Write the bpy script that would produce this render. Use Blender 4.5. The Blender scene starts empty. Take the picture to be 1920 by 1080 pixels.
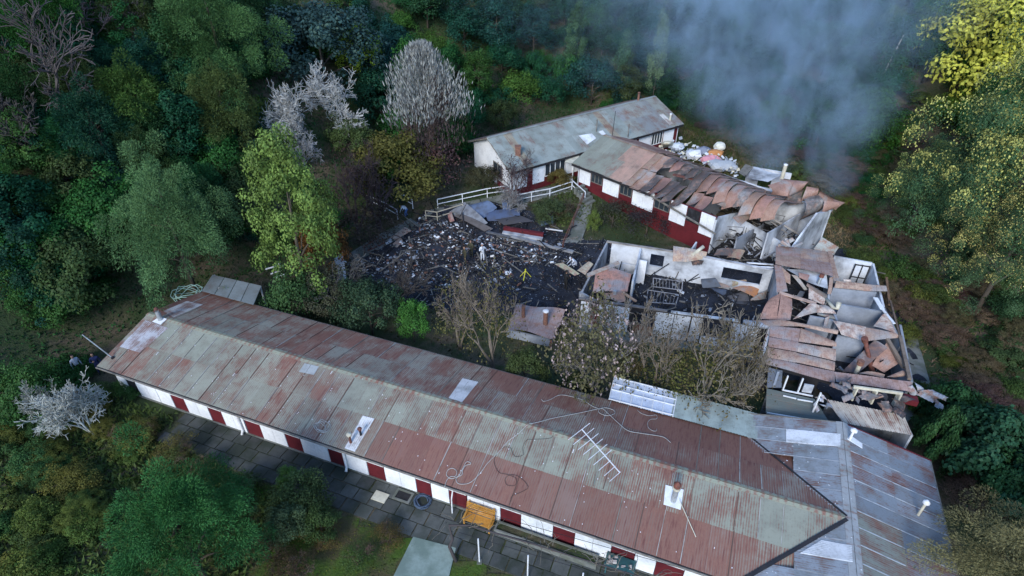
import bpy, bmesh, math, random
import numpy as np
from mathutils import Vector, Matrix, noise as mnoise
R = math.radians
random.seed(7); rng = np.random.default_rng(7)
sc = bpy.context.scene
col = sc.collection

# ---------------------------------------------------------------- camera, world, sun, exposure
F_PX, PITCH, CAM_H = 1100.0, 35.3, 27.0
cam_d = bpy.data.cameras.new('camera'); cam = bpy.data.objects.new('camera', cam_d); col.objects.link(cam)
cam.location = (0, 0, CAM_H); cam.rotation_euler = (R(90 - PITCH), 0, 0)
cam_d.sensor_width = 36; cam_d.lens = F_PX / 1920 * 36; cam_d.clip_end = 1500; cam_d.clip_start = .5
sc.camera = cam
SUN_EL, SUN_AZ = 30.0, 202.0            # azimuth measured clockwise from +Y
world = bpy.data.worlds.new('World'); sc.world = world; world.use_nodes = True
wn = world.node_tree.nodes; wl = world.node_tree.links; wn.clear()
sky = wn.new('ShaderNodeTexSky'); sky.sky_type = 'NISHITA'; sky.sun_disc = False
sky.sun_elevation = R(SUN_EL); sky.sun_rotation = R(SUN_AZ); sky.air_density = 1.0; sky.dust_density = .2; sky.ozone_density = 4.0
bg = wn.new('ShaderNodeBackground'); bg.inputs['Strength'].default_value = .15
wo = wn.new('ShaderNodeOutputWorld'); wl.new(sky.outputs[0], bg.inputs[0]); wl.new(bg.outputs[0], wo.inputs[0])
sun_d = bpy.data.lights.new('sun', 'SUN'); sun_d.energy = 1.3; sun_d.angle = R(18); sun_d.color = (1, .97, .92)
sun = bpy.data.objects.new('sun', sun_d); col.objects.link(sun)
sdir = Vector((math.sin(R(SUN_AZ)) * math.cos(R(SUN_EL)), math.cos(R(SUN_AZ)) * math.cos(R(SUN_EL)), math.sin(R(SUN_EL))))
sun.rotation_euler = sdir.to_track_quat('Z', 'Y').to_euler(); sun.location = (0, 0, 80)
vs = sc.view_settings; vs.view_transform = 'Standard'; vs.look = 'None'; vs.gamma = 1; vs.use_curve_mapping = False
vs.exposure = 1.35
sc.render.engine = 'CYCLES'
cy = sc.cycles; cy.use_denoising = True; cy.max_bounces = 5; cy.diffuse_bounces = 3; cy.glossy_bounces = 2
cy.transmission_bounces = 3; cy.transparent_max_bounces = 6; cy.volume_bounces = 1; cy.volume_step_rate = 2.0; cy.volume_max_steps = 96
cy.caustics_reflective = False; cy.caustics_refractive = False; cy.sample_clamp_indirect = 4

# ---------------------------------------------------------------- photo pixel (1920x1080) -> place
_p = R(PITCH)
FW = Vector((0, math.cos(_p), -math.sin(_p))); UP = Vector((0, math.sin(_p), math.cos(_p))); CP = Vector((0, 0, CAM_H))
def ray(x, y): return Vector((1, 0, 0)) * ((x - 960) / F_PX) + UP * ((540 - y) / F_PX) + FW
def P(x, y, z=0.0):
    d = ray(x, y); return CP + d * ((z - CAM_H) / d.z)
def on_plane(x, y, o, n):
    d = ray(x, y); return CP + d * ((o - CP).dot(n) / d.dot(n))
def Q(X):
    v = Vector(X) - CP; w = v.dot(FW)
    return 960 + F_PX * v.x / w, 540 - F_PX * v.dot(UP) / w

# ---------------------------------------------------------------- materials
MATS = {}
def nmat(name):
    m = bpy.data.materials.new(name); m.use_nodes = True; nt = m.node_tree; nt.nodes.clear()
    out = nt.nodes.new('ShaderNodeOutputMaterial'); MATS[name] = m
    return m, nt, out
class N:
    def __init__(s, nt): s.nt = nt
    def n(s, t, **kw):
        a = s.nt.nodes.new(t)
        for k, v in kw.items():
            if k.startswith('i_'):
                key = k[2:]; key = int(key) if key.isdigit() else key.replace('_', ' ')
                s.link(v, a.inputs[key]) if isinstance(v, bpy.types.NodeSocket) else setattr(a.inputs[key], 'default_value', v)
            else: setattr(a, k, v)
        return a
    def link(s, a, b): s.nt.links.new(a, b)
    def math(s, op, a, b=None, c=None, clamp=False):
        m = s.n('ShaderNodeMath', operation=op, use_clamp=clamp)
        for i, v in enumerate((a, b, c)):
            if v is None: continue
            s.link(v, m.inputs[i]) if isinstance(v, bpy.types.NodeSocket) else setattr(m.inputs[i], 'default_value', v)
        return m.outputs[0]
    def mix(s, fac, a, b, blend='MIX'):
        m = s.n('ShaderNodeMix', data_type='RGBA', blend_type=blend)
        for i, v in ((0, fac), (6, a), (7, b)):
            if isinstance(v, bpy.types.NodeSocket): s.link(v, m.inputs[i])
            else: m.inputs[i].default_value = v if i == 0 else (tuple(v) + (1,))[:4]
        return m.outputs[2]
    def noise(s, vec, scale, detail=4, rough=.55, dist=0):
        a = s.n('ShaderNodeTexNoise', i_Scale=scale, i_Detail=detail, i_Roughness=rough, i_Distortion=dist)
        if vec is not None: s.link(vec, a.inputs['Vector'])
        return a.outputs['Fac']
    def ramp(s, fac, lo, hi):
        m = s.n('ShaderNodeMapRange', interpolation_type='SMOOTHSTEP'); s.link(fac, m.inputs[0])
        m.inputs[1].default_value = lo; m.inputs[2].default_value = hi
        return m.outputs[0]
def pos(n): return n.n('ShaderNodeNewGeometry').outputs['Position']
def surf(nt, out, n, colr, rough=.8, bump=None, metal=0, spec=.3):
    b = n.n('ShaderNodeBsdfPrincipled'); b.inputs['Roughness'].default_value = rough
    b.inputs['Metallic'].default_value = metal; b.inputs['Specular IOR Level'].default_value = spec
    if isinstance(colr, bpy.types.NodeSocket): n.link(colr, b.inputs['Base Color'])
    else: b.inputs['Base Color'].default_value = tuple(colr) + (1,)
    if bump is not None:
        bp = n.n('ShaderNodeBump', i_Strength=bump[1], i_Distance=bump[2]); n.link(bump[0], bp.inputs['Height']); n.link(bp.outputs[0], b.inputs['Normal'])
    n.link(b.outputs[0], out.inputs['Surface']); return b
def plain(name, c, c2=None, scale=2.0, rough=.8, lo=.4, hi=.65, bump=None, metal=0, spec=.3):
    """base colour with a second colour in soft noise patches"""
    m, nt, out = nmat(name); n = N(nt); p = pos(n)
    f = n.noise(p, scale, 6, .62)
    cc = n.mix(n.ramp(f, lo, hi), c, c2 if c2 else tuple(x * .72 for x in c))
    f2 = n.noise(p, scale * 9, 3)
    cc = n.mix(n.math('MULTIPLY', n.ramp(f2, .35, .75), .35), cc, tuple(x * .6 for x in c))
    surf(nt, out, n, cc, rough, (f2, bump[0], bump[1]) if bump else None, metal, spec); return m

def iron_mat():
    m, nt, out = nmat('corrugated_iron'); n = N(nt)
    oi = n.n('ShaderNodeObjectInfo'); uv = n.n('ShaderNodeUVMap').outputs[0]; p = pos(n)
    vm = n.n('ShaderNodeVectorMath', operation='MULTIPLY'); n.link(uv, vm.inputs[0]); vm.inputs[1].default_value = (15, 1.3, 1)
    va = n.n('ShaderNodeVectorMath', operation='ADD'); n.link(vm.outputs[0], va.inputs[0])
    cb = n.n('ShaderNodeCombineXYZ'); n.link(n.math('MULTIPLY', oi.outputs['Random'], 300.0), cb.inputs[2]); n.link(n.math('MULTIPLY', oi.outputs['Random'], 77.0), cb.inputs[1])
    n.link(cb.outputs[0], va.inputs[1])
    streak = n.noise(va.outputs[0], 1.0, 5, .6); blot = n.noise(p, .9, 6, .62); fine = n.noise(p, 9, 4, .65)
    mm = n.math('ADD', n.math('MULTIPLY', streak, .40), n.math('MULTIPLY', blot, .60))
    thr = n.math('SUBTRACT', .78, n.math('MULTIPLY', oi.outputs['Alpha'], .56))
    sx_ = n.n('ShaderNodeSeparateXYZ'); n.link(uv, sx_.inputs[0])
    rib_ = n.math('SINE', n.math('MULTIPLY', sx_.outputs[0], 56.55)); mm = n.math('MULTIPLY_ADD', rib_, .085, mm)
    mm = n.math('MULTIPLY_ADD', n.math('SUBTRACT', fine, .5), .22, mm)
    rust = n.ramp(n.math('SUBTRACT', mm, thr), -.10, .13)
    rcol = n.mix(fine, (.180, .072, .052), (.265, .145, .105))
    rcol = n.mix(n.ramp(streak, .5, .7), rcol, (.145, .058, .047))
    base = n.mix(n.ramp(blot, .4, .7), oi.outputs['Color'], (.135, .14, .115), 'MIX')
    base = n.mix(.55, oi.outputs['Color'], base)
    base = n.mix(n.math('MULTIPLY', n.ramp(fine, .5, .75), .35), base, (.12, .11, .09))
    vr = n.math('ADD', .90, n.math('MULTIPLY', oi.outputs['Random'], .18))
    hs = n.n('ShaderNodeHueSaturation', i_Color=n.mix(rust, base, rcol), i_Value=vr)
    surf(nt, out, n, hs.outputs[0], .62, None, 0, .35); return m
iron_mat()

def burnt_iron_mat():
    m, nt, out = nmat('burnt_iron'); n = N(nt)
    oi = n.n('ShaderNodeObjectInfo'); p = pos(n)
    a = n.noise(p, .55, 5, .6); b = n.noise(p, 2.6, 5, .65); c = n.noise(p, 12, 3, .6)
    cc = n.mix(n.ramp(b, .42, .66), oi.outputs['Color'], (.33, .19, .14))
    cc = n.mix(n.math('MULTIPLY', n.ramp(a, .5, .66), .75), cc, (.30, .31, .31))
    soot = n.ramp(n.math('ADD', n.math('MULTIPLY', a, .6), n.math('MULTIPLY', b, .4)), .63, .42)
    cc = n.mix(n.math('MULTIPLY', soot, n.math('SUBTRACT', 1.0, oi.outputs['Alpha'])), cc, (.035, .035, .038))
    cc = n.mix(n.math('MULTIPLY', n.ramp(c, .46, .75), .5), cc, (.10, .065, .05))
    rb_ = n.n('ShaderNodeSeparateXYZ', i_0=n.n('ShaderNodeUVMap').outputs[0]); cc = n.mix(n.math('MULTIPLY', n.ramp(n.noise(n.n('ShaderNodeCombineXYZ', i_0=n.math('MULTIPLY', rb_.outputs[0], 9.0), i_1=n.math('MULTIPLY', rb_.outputs[1], .8)).outputs[0], 1.0, 3), .5, .7), .45), cc, (.16, .10, .085))
    surf(nt, out, n, cc, .65, None, 0, .3); return m
burnt_iron_mat()

def foliage_mat():
    m, nt, out = nmat('foliage'); n = N(nt)
    oi = n.n('ShaderNodeObjectInfo'); at = n.n('ShaderNodeAttribute', attribute_name='tint').outputs['Fac']
    f = n.math('ADD', .38, n.math('MULTIPLY', at, 1.15))
    v = n.n('ShaderNodeVectorMath', operation='SCALE'); n.link(oi.outputs['Color'], v.inputs[0]); n.link(f, v.inputs['Scale'])
    hs = n.n('ShaderNodeHueSaturation', i_Color=v.outputs[0], i_Value=1.0); n.link(n.math('ADD', .47, n.math('MULTIPLY', n.math('MULTIPLY', oi.outputs['Random'], .06), 1.0)), hs.inputs['Hue'])
    cl = n.mix(n.math('MULTIPLY', n.ramp(at, .80, 1.0), .25), hs.outputs[0], (.13, .14, .03))
    d = n.n('ShaderNodeBsdfPrincipled', i_Roughness=.55); d.inputs['Specular IOR Level'].default_value = .12; n.link(cl, d.inputs['Base Color'])
    t = n.n('ShaderNodeBsdfTranslucent'); n.link(cl, t.inputs[0])
    mx = n.n('ShaderNodeMixShader'); mx.inputs[0].default_value = .16; n.link(d.outputs[0], mx.inputs[1]); n.link(t.outputs[0], mx.inputs[2])
    n.link(mx.outputs[0], out.inputs[0]); return m
foliage_mat()
def object_colour_mat(name, rough=.75, var=.35, scale=5):
    m, nt, out = nmat(name); n = N(nt); oi = n.n('ShaderNodeObjectInfo'); f = n.noise(pos(n), scale, 5, .6)
    cc = n.mix(n.math('MULTIPLY', n.ramp(f, .4, .7), var), oi.outputs['Color'], (.05, .045, .04))
    surf(nt, out, n, cc, rough); return m
object_colour_mat('bark', .9, .5, 3); object_colour_mat('paint', .6, .15, 3); object_colour_mat('cloth', .9, .2, 12); object_colour_mat('scorched', .85, .6, 1.6)

plain('white_wall', (.82, .83, .84), (.70, .71, .72), .8, .7)
plain('red_paint', (.125, .016, .021), (.09, .012, .016), 1.2, .6)
plain('sooty_wall', (.62, .65, .69), (.10, .10, .105), .45, .8, .38, .74)
plain('sooty_wall_dark', (.30, .32, .35), (.05, .05, .055), .5, .85, .42, .66)
plain('grey_plaster', (.30, .33, .38), (.21, .23, .26), .7, .85)
plain('cream_wall', (.62, .58, .45), (.45, .42, .33), 1.5, .8)
plain('fascia_black', (.022, .022, .026), (.035, .03, .03), 2, .6)
plain('timber_grey', (.20, .185, .16), (.12, .11, .095), 3, .85)
plain('char', (.018, .018, .02), (.04, .04, .045), 2, .9)
plain('bench_wood', (.58, .29, .06), (.46, .21, .04), 4, .5)
plain('white_metal', (.78, .79, .80), (.66, .66, .66), 3, .5)
plain('galvanised', (.42, .45, .47), (.30, .32, .33), 4, .4, metal=.4)
plain('rope', (.46, .46, .43), None, 8, .8)
plain('rust_pipe', (.19, .07, .05), (.10, .05, .04), 5, .8)
plain('concrete', (.19, .195, .18), (.105, .115, .09), .9, .9, .38, .62, (.3, .02))
plain('slab_stone', (.066, .071, .067), (.030, .038, .028), .7, .85, .4, .62, (.3, .02))
plain('slab_pale', (.098, .104, .098), (.052, .060, .050), .7, .88, .4, .62, (.3, .02))
plain('pale_slab', (.24, .30, .26), (.15, .20, .165), .8, .9, .4, .6, (.3, .02))
plain('door_brown', (.20, .095, .06), (.13, .06, .04), 3, .6)
plain('brick', (.24, .12, .085), (.15, .08, .06), 6, .9)
plain('skin', (.42, .25, .18), None, 5, .6)
plain('plastic_sheet', (.62, .68, .78), (.50, .55, .64), 3, .35)
def glass_mat():
    m, nt, out = nmat('window_glass'); n = N(nt)
    surf(nt, out, n, (.03, .04, .05), .06, None, 0, .8)
glass_mat()
def ember_mat():
    m, nt, out = nmat('ember'); n = N(nt); e = n.n('ShaderNodeEmission', i_Strength=6.0); e.inputs[0].default_value = (1, .22, .03, 1); n.link(e.outputs[0], out.inputs[0])
ember_mat()

def ground_mat():
    m, nt, out = nmat('ground_soil'); n = N(nt); p = pos(n)
    a = n.noise(p, .16, 6, .6); b = n.noise(p, 1.3, 6, .65); c = n.noise(p, 7, 4, .6)
    cc = n.mix(n.ramp(a, .40, .58), (.034, .056, .018), (.105, .080, .052))
    cc = n.mix(n.ramp(b, .42, .66), cc, (.034, .052, .015))
    cc = n.mix(n.math('MULTIPLY', n.ramp(c, .4, .7), .5), cc, (.022, .020, .014))
    surf(nt, out, n, cc, .95, (c, .8, .08)); return m
ground_mat()
def ash_mat():
    m, nt, out = nmat('ash_ground'); n = N(nt); p = pos(n)
    a = n.noise(p, .35, 6, .65); b = n.noise(p, 2.2, 6, .7); c = n.noise(p, 11, 4, .7)
    cc = n.mix(n.ramp(a, .38, .62), (.009, .011, .017), (.026, .030, .042))
    cc = n.mix(n.math('MULTIPLY', n.ramp(b, .58, .74), .7), cc, (.13, .135, .145))
    cc = n.mix(n.math('MULTIPLY', n.ramp(c, .62, .74), .8), cc, (.42, .43, .44))
    surf(nt, out, n, cc, .95, (b, .9, .12)); return m
ash_mat()
def lawn_mat():
    m, nt, out = nmat('lawn_grass'); n = N(nt); p = pos(n)
    a = n.noise(p, .5, 6, .6); c = n.noise(p, 9, 4, .6)
    cc = n.mix(n.ramp(a, .4, .62), (.055, .10, .012), (.075, .060, .028))
    cc = n.mix(n.math('MULTIPLY', n.ramp(c, .4, .7), .5), cc, (.03, .05, .01))
    surf(nt, out, n, cc, .95, (c, .8, .06)); return m
lawn_mat()

# ---------------------------------------------------------------- object helpers
def tag(o, label=None, cat=None, group=None, kind=None):
    if label: o['label'] = label
    if cat: o['category'] = cat
    if group: o['group'] = group
    if kind: o['kind'] = kind
    return o
def thing(name, label, cat, loc=(0, 0, 0), rotz=0, group=None):
    o = bpy.data.objects.new(name, None); col.objects.link(o); o.empty_display_size = .3
    o.location = loc; o.rotation_euler = (0, 0, rotz); return tag(o, label, cat, group)
def link(name, me, mat, parent=None, colour=None, world=True):
    """mesh given in world coordinates unless world=False; parented without moving it"""
    o = bpy.data.objects.new(name, me); col.objects.link(o)
    if mat and not me.materials: me.materials.append(MATS[mat] if isinstance(mat, str) else mat)
    if colour: o.color = colour if len(colour) == 4 else tuple(colour) + (1,)
    if parent:
        o.parent = parent
        if world: o.matrix_parent_inverse = full(parent).inverted()
    return o
def full(o):
    m = o.matrix_basis.copy()
    if o.parent: m = full(o.parent) @ o.matrix_parent_inverse @ m
    return m
def mesh(verts, faces, smooth=False, uvs=None):
    me = bpy.data.meshes.new('mesh'); me.from_pydata([tuple(v) for v in verts], [], faces); 
    if uvs is not None:
        l = me.uv_layers.new(name='UVMap'); fl = [uvs[i] for f in faces for i in f]
        l.data.foreach_set('uv', np.array(fl, dtype=np.float32).ravel())
    if smooth: me.polygons.foreach_set('use_smooth', [True] * len(me.polygons))
    me.update(); return me
class MB:
    """collects boxes, bars and tubes into one mesh"""
    def __init__(s): s.v = []; s.f = []; s.mi = []
    def _add(s, vs, fs, mi=0):
        k = len(s.v); s.v += [tuple(v) for v in vs]; s.f += [tuple(i + k for i in f) for f in fs]; s.mi += [mi] * len(fs); return s
    def hexa(s, b, t, mi=0):
        return s._add(list(b) + list(t), [(3, 2, 1, 0), (4, 5, 6, 7), (0, 1, 5, 4), (1, 2, 6, 5), (2, 3, 7, 6), (3, 0, 4, 7)], mi)
    def box(s, o, ux, uy, uz, mi=0):
        o, ux, uy, uz = map(Vector, (o, ux, uy, uz)); b = [o, o + ux, o + ux + uy, o + uy]
        return s.hexa(b, [q + uz for q in b], mi)
    def bar(s, a, b, w, h=None, up=(0, 0, 1), mi=0):
        a, b = Vector(a), Vector(b); h = h or w; d = (b - a)
        if d.length < 1e-6: return s
        dn = d.normalized(); r = dn.cross(Vector(up))
        if r.length < 1e-3: r = dn.cross(Vector((1, 0, 0)))
        r.normalize(); n = r.cross(dn).normalized()
        return s.box(a - r * w / 2 - n * h / 2, r * w, n * h, d, mi) if True else s
    def tube(s, pts, rad, k=6, cap=True, mi=0):
        pts = [Vector(p) for p in pts]; rads = rad if isinstance(rad, (list, tuple)) else [rad] * len(pts)
        vs = []; fs = []; prev = None
        for i, p in enumerate(pts):
            d = (pts[min(i + 1, len(pts) - 1)] - pts[max(i - 1, 0)]); d = d.normalized() if d.length > 1e-9 else Vector((0, 0, 1))
            a = prev if prev is not None else d.orthogonal(); a = (a - d * a.dot(d)); a = a.normalized() if a.length > 1e-6 else d.orthogonal().normalized(); prev = a; b = d.cross(a)
            for j in range(k):
                t = 2 * math.pi * j / k; vs.append(p + (a * math.cos(t) + b * math.sin(t)) * rads[i])
        for i in range(len(pts) - 1):
            for j in range(k): fs.append((i * k + j, i * k + (j + 1) % k, (i + 1) * k + (j + 1) % k, (i + 1) * k + j))
        if cap: fs += [tuple(range(k - 1, -1, -1)), tuple((len(pts) - 1) * k + j for j in range(k))]
        return s._add(vs, fs, mi)
    def quad(s, a, b, c, d, mi=0): return s._add([a, b, c, d], [(0, 1, 2, 3)], mi)
    def prism(s, poly, z0, z1, mi=0):
        n = len(poly); b = [(p[0], p[1], z0) for p in poly]; t = [(p[0], p[1], z1) for p in poly]
        return s._add(b + t, [tuple(range(n - 1, -1, -1)), tuple(range(n, 2 * n))] + [(i, (i + 1) % n, (i + 1) % n + n, i + n) for i in range(n)], mi)
    def me(s, smooth=False):
        m = mesh(s.v, s.f, smooth)
        if any(s.mi): m.polygons.foreach_set('material_index', s.mi)
        return m
    def build(s, name, mat, parent=None, colour=None, smooth=False, world=True):
        me = s.me(smooth)
        if isinstance(mat, (list, tuple)):
            for k in mat: me.materials.append(MATS[k])
            mat = None
        return link(name, me, mat, parent, colour, world)

def wave_mesh(nw=9, amp=.02, rows=1):
    n = nw * 2; vs = []; uv = []; fs = []
    for r in range(rows + 1):
        for i in range(n + 1):
            vs.append((i / n, r / rows, amp if i % 2 else -amp)); uv.append((i / n, r / rows * 2))
    for r in range(rows):
        for i in range(n): k = r * (n + 1) + i; fs.append((k, k + 1, k + n + 2, k + n + 1))
    return mesh(vs, fs, True, uv)
WAVE = wave_mesh(); WAVE.materials.append(MATS['corrugated_iron'])
def sheet_at(o, ux, uy, parent, colour, name='roof_sheet'):
    """one corrugated sheet: ux across the waves, uy along them (shared mesh)"""
    ob = bpy.data.objects.new(name, WAVE); col.objects.link(ob)
    n = ux.cross(uy).normalized()
    if n.z < 0: n = -n
    m = Matrix(((ux.x, uy.x, n.x, o.x), (ux.y, uy.y, n.y, o.y), (ux.z, uy.z, n.z, o.z), (0, 0, 0, 1)))
    if parent: ob.parent = parent; ob.matrix_parent_inverse = full(parent).inverted()
    ob.matrix_basis = m; ob.color = colour; return ob
def patch(name, q, parent, mat='burnt_iron', colour=(.45, .27, .2, .5), bulge=0, nx=None, ny=8, wave=.012, wl=.1, jit=.0, curl=0, seed=0, flip=False):
    """a bent sheet between four corner points (c00,c10,c11,c01); waves run along 0->1 of the second direction"""
    q = [Vector(c) for c in q]; W = ((q[1] - q[0]).length + (q[2] - q[3]).length) / 2; L = ((q[3] - q[0]).length + (q[2] - q[1]).length) / 2
    nx = nx or max(6, min(60, int(W / wl) * 2)); nrm = (q[1] - q[0]).cross(q[3] - q[0]).normalized()
    if nrm.z < 0: nrm = -nrm
    vs = []; uv = []; fs = []; rr = random.Random(seed + int(abs(q[0].x * 97 + q[0].y * 31)))
    ph = rr.random() * 6; ph2 = rr.random() * 6
    for j in range(ny + 1):
        t = j / ny
        for i in range(nx + 1):
            s = i / nx; p = q[0].lerp(q[1], s).lerp(q[3].lerp(q[2], s), t)
            h = bulge * 4 * t * (1 - t) + curl * (s - .5) ** 2 * 4 * (t) + (wave if i % 2 else -wave)
            h += jit * (math.sin(s * W * 1.7 + ph + t * L * .9) * .5 + math.sin(t * L * 1.9 + ph2 + s * W * .6) * .5)
            vs.append(p + nrm * h); uv.append((s * W, t * L))
    for j in range(ny):
        for i in range(nx): k = j * (nx + 1) + i; fs.append((k, k + 1, k + nx + 2, k + nx + 1))
    return link(name, mesh(vs, fs, True, uv), mat, parent, colour)
def pp(q, z=None):
    return [P(c[0], c[1], c[2] if len(c) > 2 else z) for c in q]
def wall_mesh(a, b, z0, z1, th=.14, holes=(), z0b=None, z1b=None):
    """upright wall from a to b (xy); holes = (s0,s1,zb,zt) in metres along and up; ends may differ in height"""
    a, b = Vector((a[0], a[1], 0)), Vector((b[0], b[1], 0)); d = b - a; L = d.length; d.normalize(); n = Vector((-d.y, d.x, 0)) * th
    z0b = z0 if z0b is None else z0b; z1b = z1 if z1b is None else z1b
    mb = MB(); xs = sorted({0, L} | {h[0] for h in holes} | {h[1] for h in holes})
    for x0, x1 in zip(xs, xs[1:]):
        if x1 - x0 < .01: continue
        m = (x0 + x1) / 2; hs = sorted([(h[2], h[3]) for h in holes if h[0] < m < h[1]])
        lo = lambda x: z0 + (z0b - z0) * x / L; hi = lambda x: z1 + (z1b - z1) * x / L
        cuts = []; cur = None
        for zb, zt in hs: cuts.append((cur, zb)); cur = zt
        cuts.append((cur, None))
        for zb, zt in cuts:
            B0 = lo(x0) if zb is None else zb; B1 = lo(x1) if zb is None else zb; T0 = hi(x0) if zt is None else zt; T1 = hi(x1) if zt is None else zt
            if T0 - B0 < .02: continue
            p0, p1 = a + d * x0, a + d * x1; zz = Vector((0, 0, 1))
            mb.hexa([p0 + zz * B0, p1 + zz * B1, p1 + n + zz * B1, p0 + n + zz * B0], [p0 + zz * T0, p1 + zz * T1, p1 + n + zz * T1, p0 + n + zz * T0])
    return mb
class Frame:
    """local building frame: u along, v across, z up"""
    def __init__(s, o, ang): s.o = Vector((o[0], o[1], 0)); s.u = Vector((math.cos(R(ang)), math.sin(R(ang)), 0)); s.v = Vector((-s.u.y, s.u.x, 0))
    def __call__(s, u, v, z=0): return s.o + s.u * u + s.v * v + Vector((0, 0, z))
    def inv(s, p): q = Vector((p[0], p[1], 0)) - s.o; return q.dot(s.u), q.dot(s.v)
# ---------------------------------------------------------------- terrain
POLY = [(-31, -60), (24, -60), (25, 8), (26.5, 20), (28.5, 29), (31, 38), (33.5, 46), (34, 53), (30, 60), (23, 67), (20.5, 76), (8, 75), (-1, 66), (-7, 58), (-12.5, 50), (-17, 42.5), (-24, 37), (-29, 31), (-31, 20)]
_pa = np.array(POLY, float); _pb = np.roll(_pa, -1, 0)
def sdist(X, Y):
    X = np.asarray(X, float); Y = np.asarray(Y, float); d = np.full(X.shape, 1e9); ins = np.zeros(X.shape, bool)
    for a, b in zip(_pa, _pb):
        e = b - a; t = np.clip(((X - a[0]) * e[0] + (Y - a[1]) * e[1]) / (e @ e), 0, 1)
        d = np.minimum(d, np.hypot(X - a[0] - t * e[0], Y - a[1] - t * e[1]))
        c = (a[1] > Y) != (b[1] > Y)
        if abs(e[1]) > 1e-9: ins ^= c & (X < e[0] * (Y - a[1]) / e[1] + a[0])
    return np.where(ins, -d, d)
def _fbm(X, Y, s):
    return (np.sin(X * s + 1.3 * np.sin(Y * s * .7 + .5)) + np.sin(Y * s * 1.13 + 1.1 * np.sin(X * s * .9 + 2.)) + .5 * np.sin((X + Y) * s * 2.1 + 1.7) + .5 * np.sin((X - Y) * s * 2.6)) / 3
def sstep(x): x = np.clip(x, 0, 1); return x * x * (3 - 2 * x)
def gz(X, Y):
    X = np.asarray(X, float); Y = np.asarray(Y, float); d = sdist(X, Y)
    w = sstep((X + 12) / 30.); slope = np.where(Y > 60, .62, .86) * (1 - w) + w * np.where(Y > 66, .60, .44)
    slope = slope + .05 * _fbm(X, Y, .06)
    out = np.maximum(d, 0); h = slope * (np.sqrt(out * out + 9) - 3) + np.minimum(out / 5, 1) * .7 * _fbm(X, Y, .35)
    terr = 1.3 * sstep((Y - 46) / 9.) * sstep((37 - X) / 6)
    return np.minimum(h, 75) + terr + .03 * _fbm(X, Y, 1.1)
def g1(x, y): return float(gz(np.array([x]), np.array([y]))[0])
def grid_sheet(name, xs, ys, mat, zoff=0, kind='structure', keep=None, zf=gz):
    X, Y = np.meshgrid(xs, ys); Z = zf(X, Y) + zoff; nx = len(xs); V = np.stack([X, Y, Z], -1).reshape(-1, 3)
    fs = []
    K = keep(X, Y) if keep else None
    for j in range(len(ys) - 1):
        for i in range(nx - 1):
            if K is not None and not (K[j, i] and K[j, i + 1] and K[j + 1, i] and K[j + 1, i + 1]): continue
            k = j * nx + i; fs.append((k, k + 1, k + nx + 1, k + nx))
    o = link(name, mesh(V, fs, True), mat); return tag(o, kind=kind)
grid_sheet('ground', np.concatenate([np.arange(-260, -70, 6), np.arange(-70, 70, 1.1), np.arange(70, 262, 6)]), np.concatenate([np.arange(-62, 0, 4), np.arange(0, 110, 1.1), np.arange(110, 300, 6)]), 'ground_soil')
def in_poly(pts):
    A = np.array(pts, float); B = np.roll(A, -1, 0)
    def f(X, Y):
        ins = np.zeros(X.shape, bool)
        for a, b in zip(A, B):
            e = b - a
            if abs(e[1]) < 1e-9: continue
            ins ^= ((a[1] > Y) != (b[1] > Y)) & (X < e[0] * (Y - a[1]) / e[1] + a[0])
        return ins
    return f
def pix_poly(pts, z=0): return [tuple(P(x, y, z)[:2]) for x, y in pts]
ASH_POLY = pix_poly([(575, 560), (640, 500), (735, 445), (800, 405), (860, 395), (1000, 400), (1060, 440), (1140, 452), (1230, 466), (1340, 470), (1380, 440), (1500, 460), (1620, 470), (1700, 600), (1740, 760), (1690, 790), (1560, 760), (1440, 700), (1100, 620), (900, 590), (700, 575)])
grid_sheet('burnt_ground', np.arange(-22, 30, .5), np.arange(22, 54, .5), 'ash_ground', .03, keep=lambda X, Y: in_poly(ASH_POLY)(X + .9 * _fbm(X, Y, 1.3), Y + .9 * _fbm(Y, X, 1.1)), zf=lambda X, Y: gz(X, Y) + .22 * np.maximum(0, _fbm(X, Y, 1.7)) + .1 * np.maximum(0, _fbm(X + 5, Y, 4.1)))
YARD_POLY = pix_poly([(360, 850), (700, 975), (1000, 1075), (800, 1300), (300, 1200), (200, 900)])
grid_sheet('lawn', np.arange(-24, 6, .6), np.arange(4, 24, .6), 'lawn_grass', .03, keep=in_poly(YARD_POLY))

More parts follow.
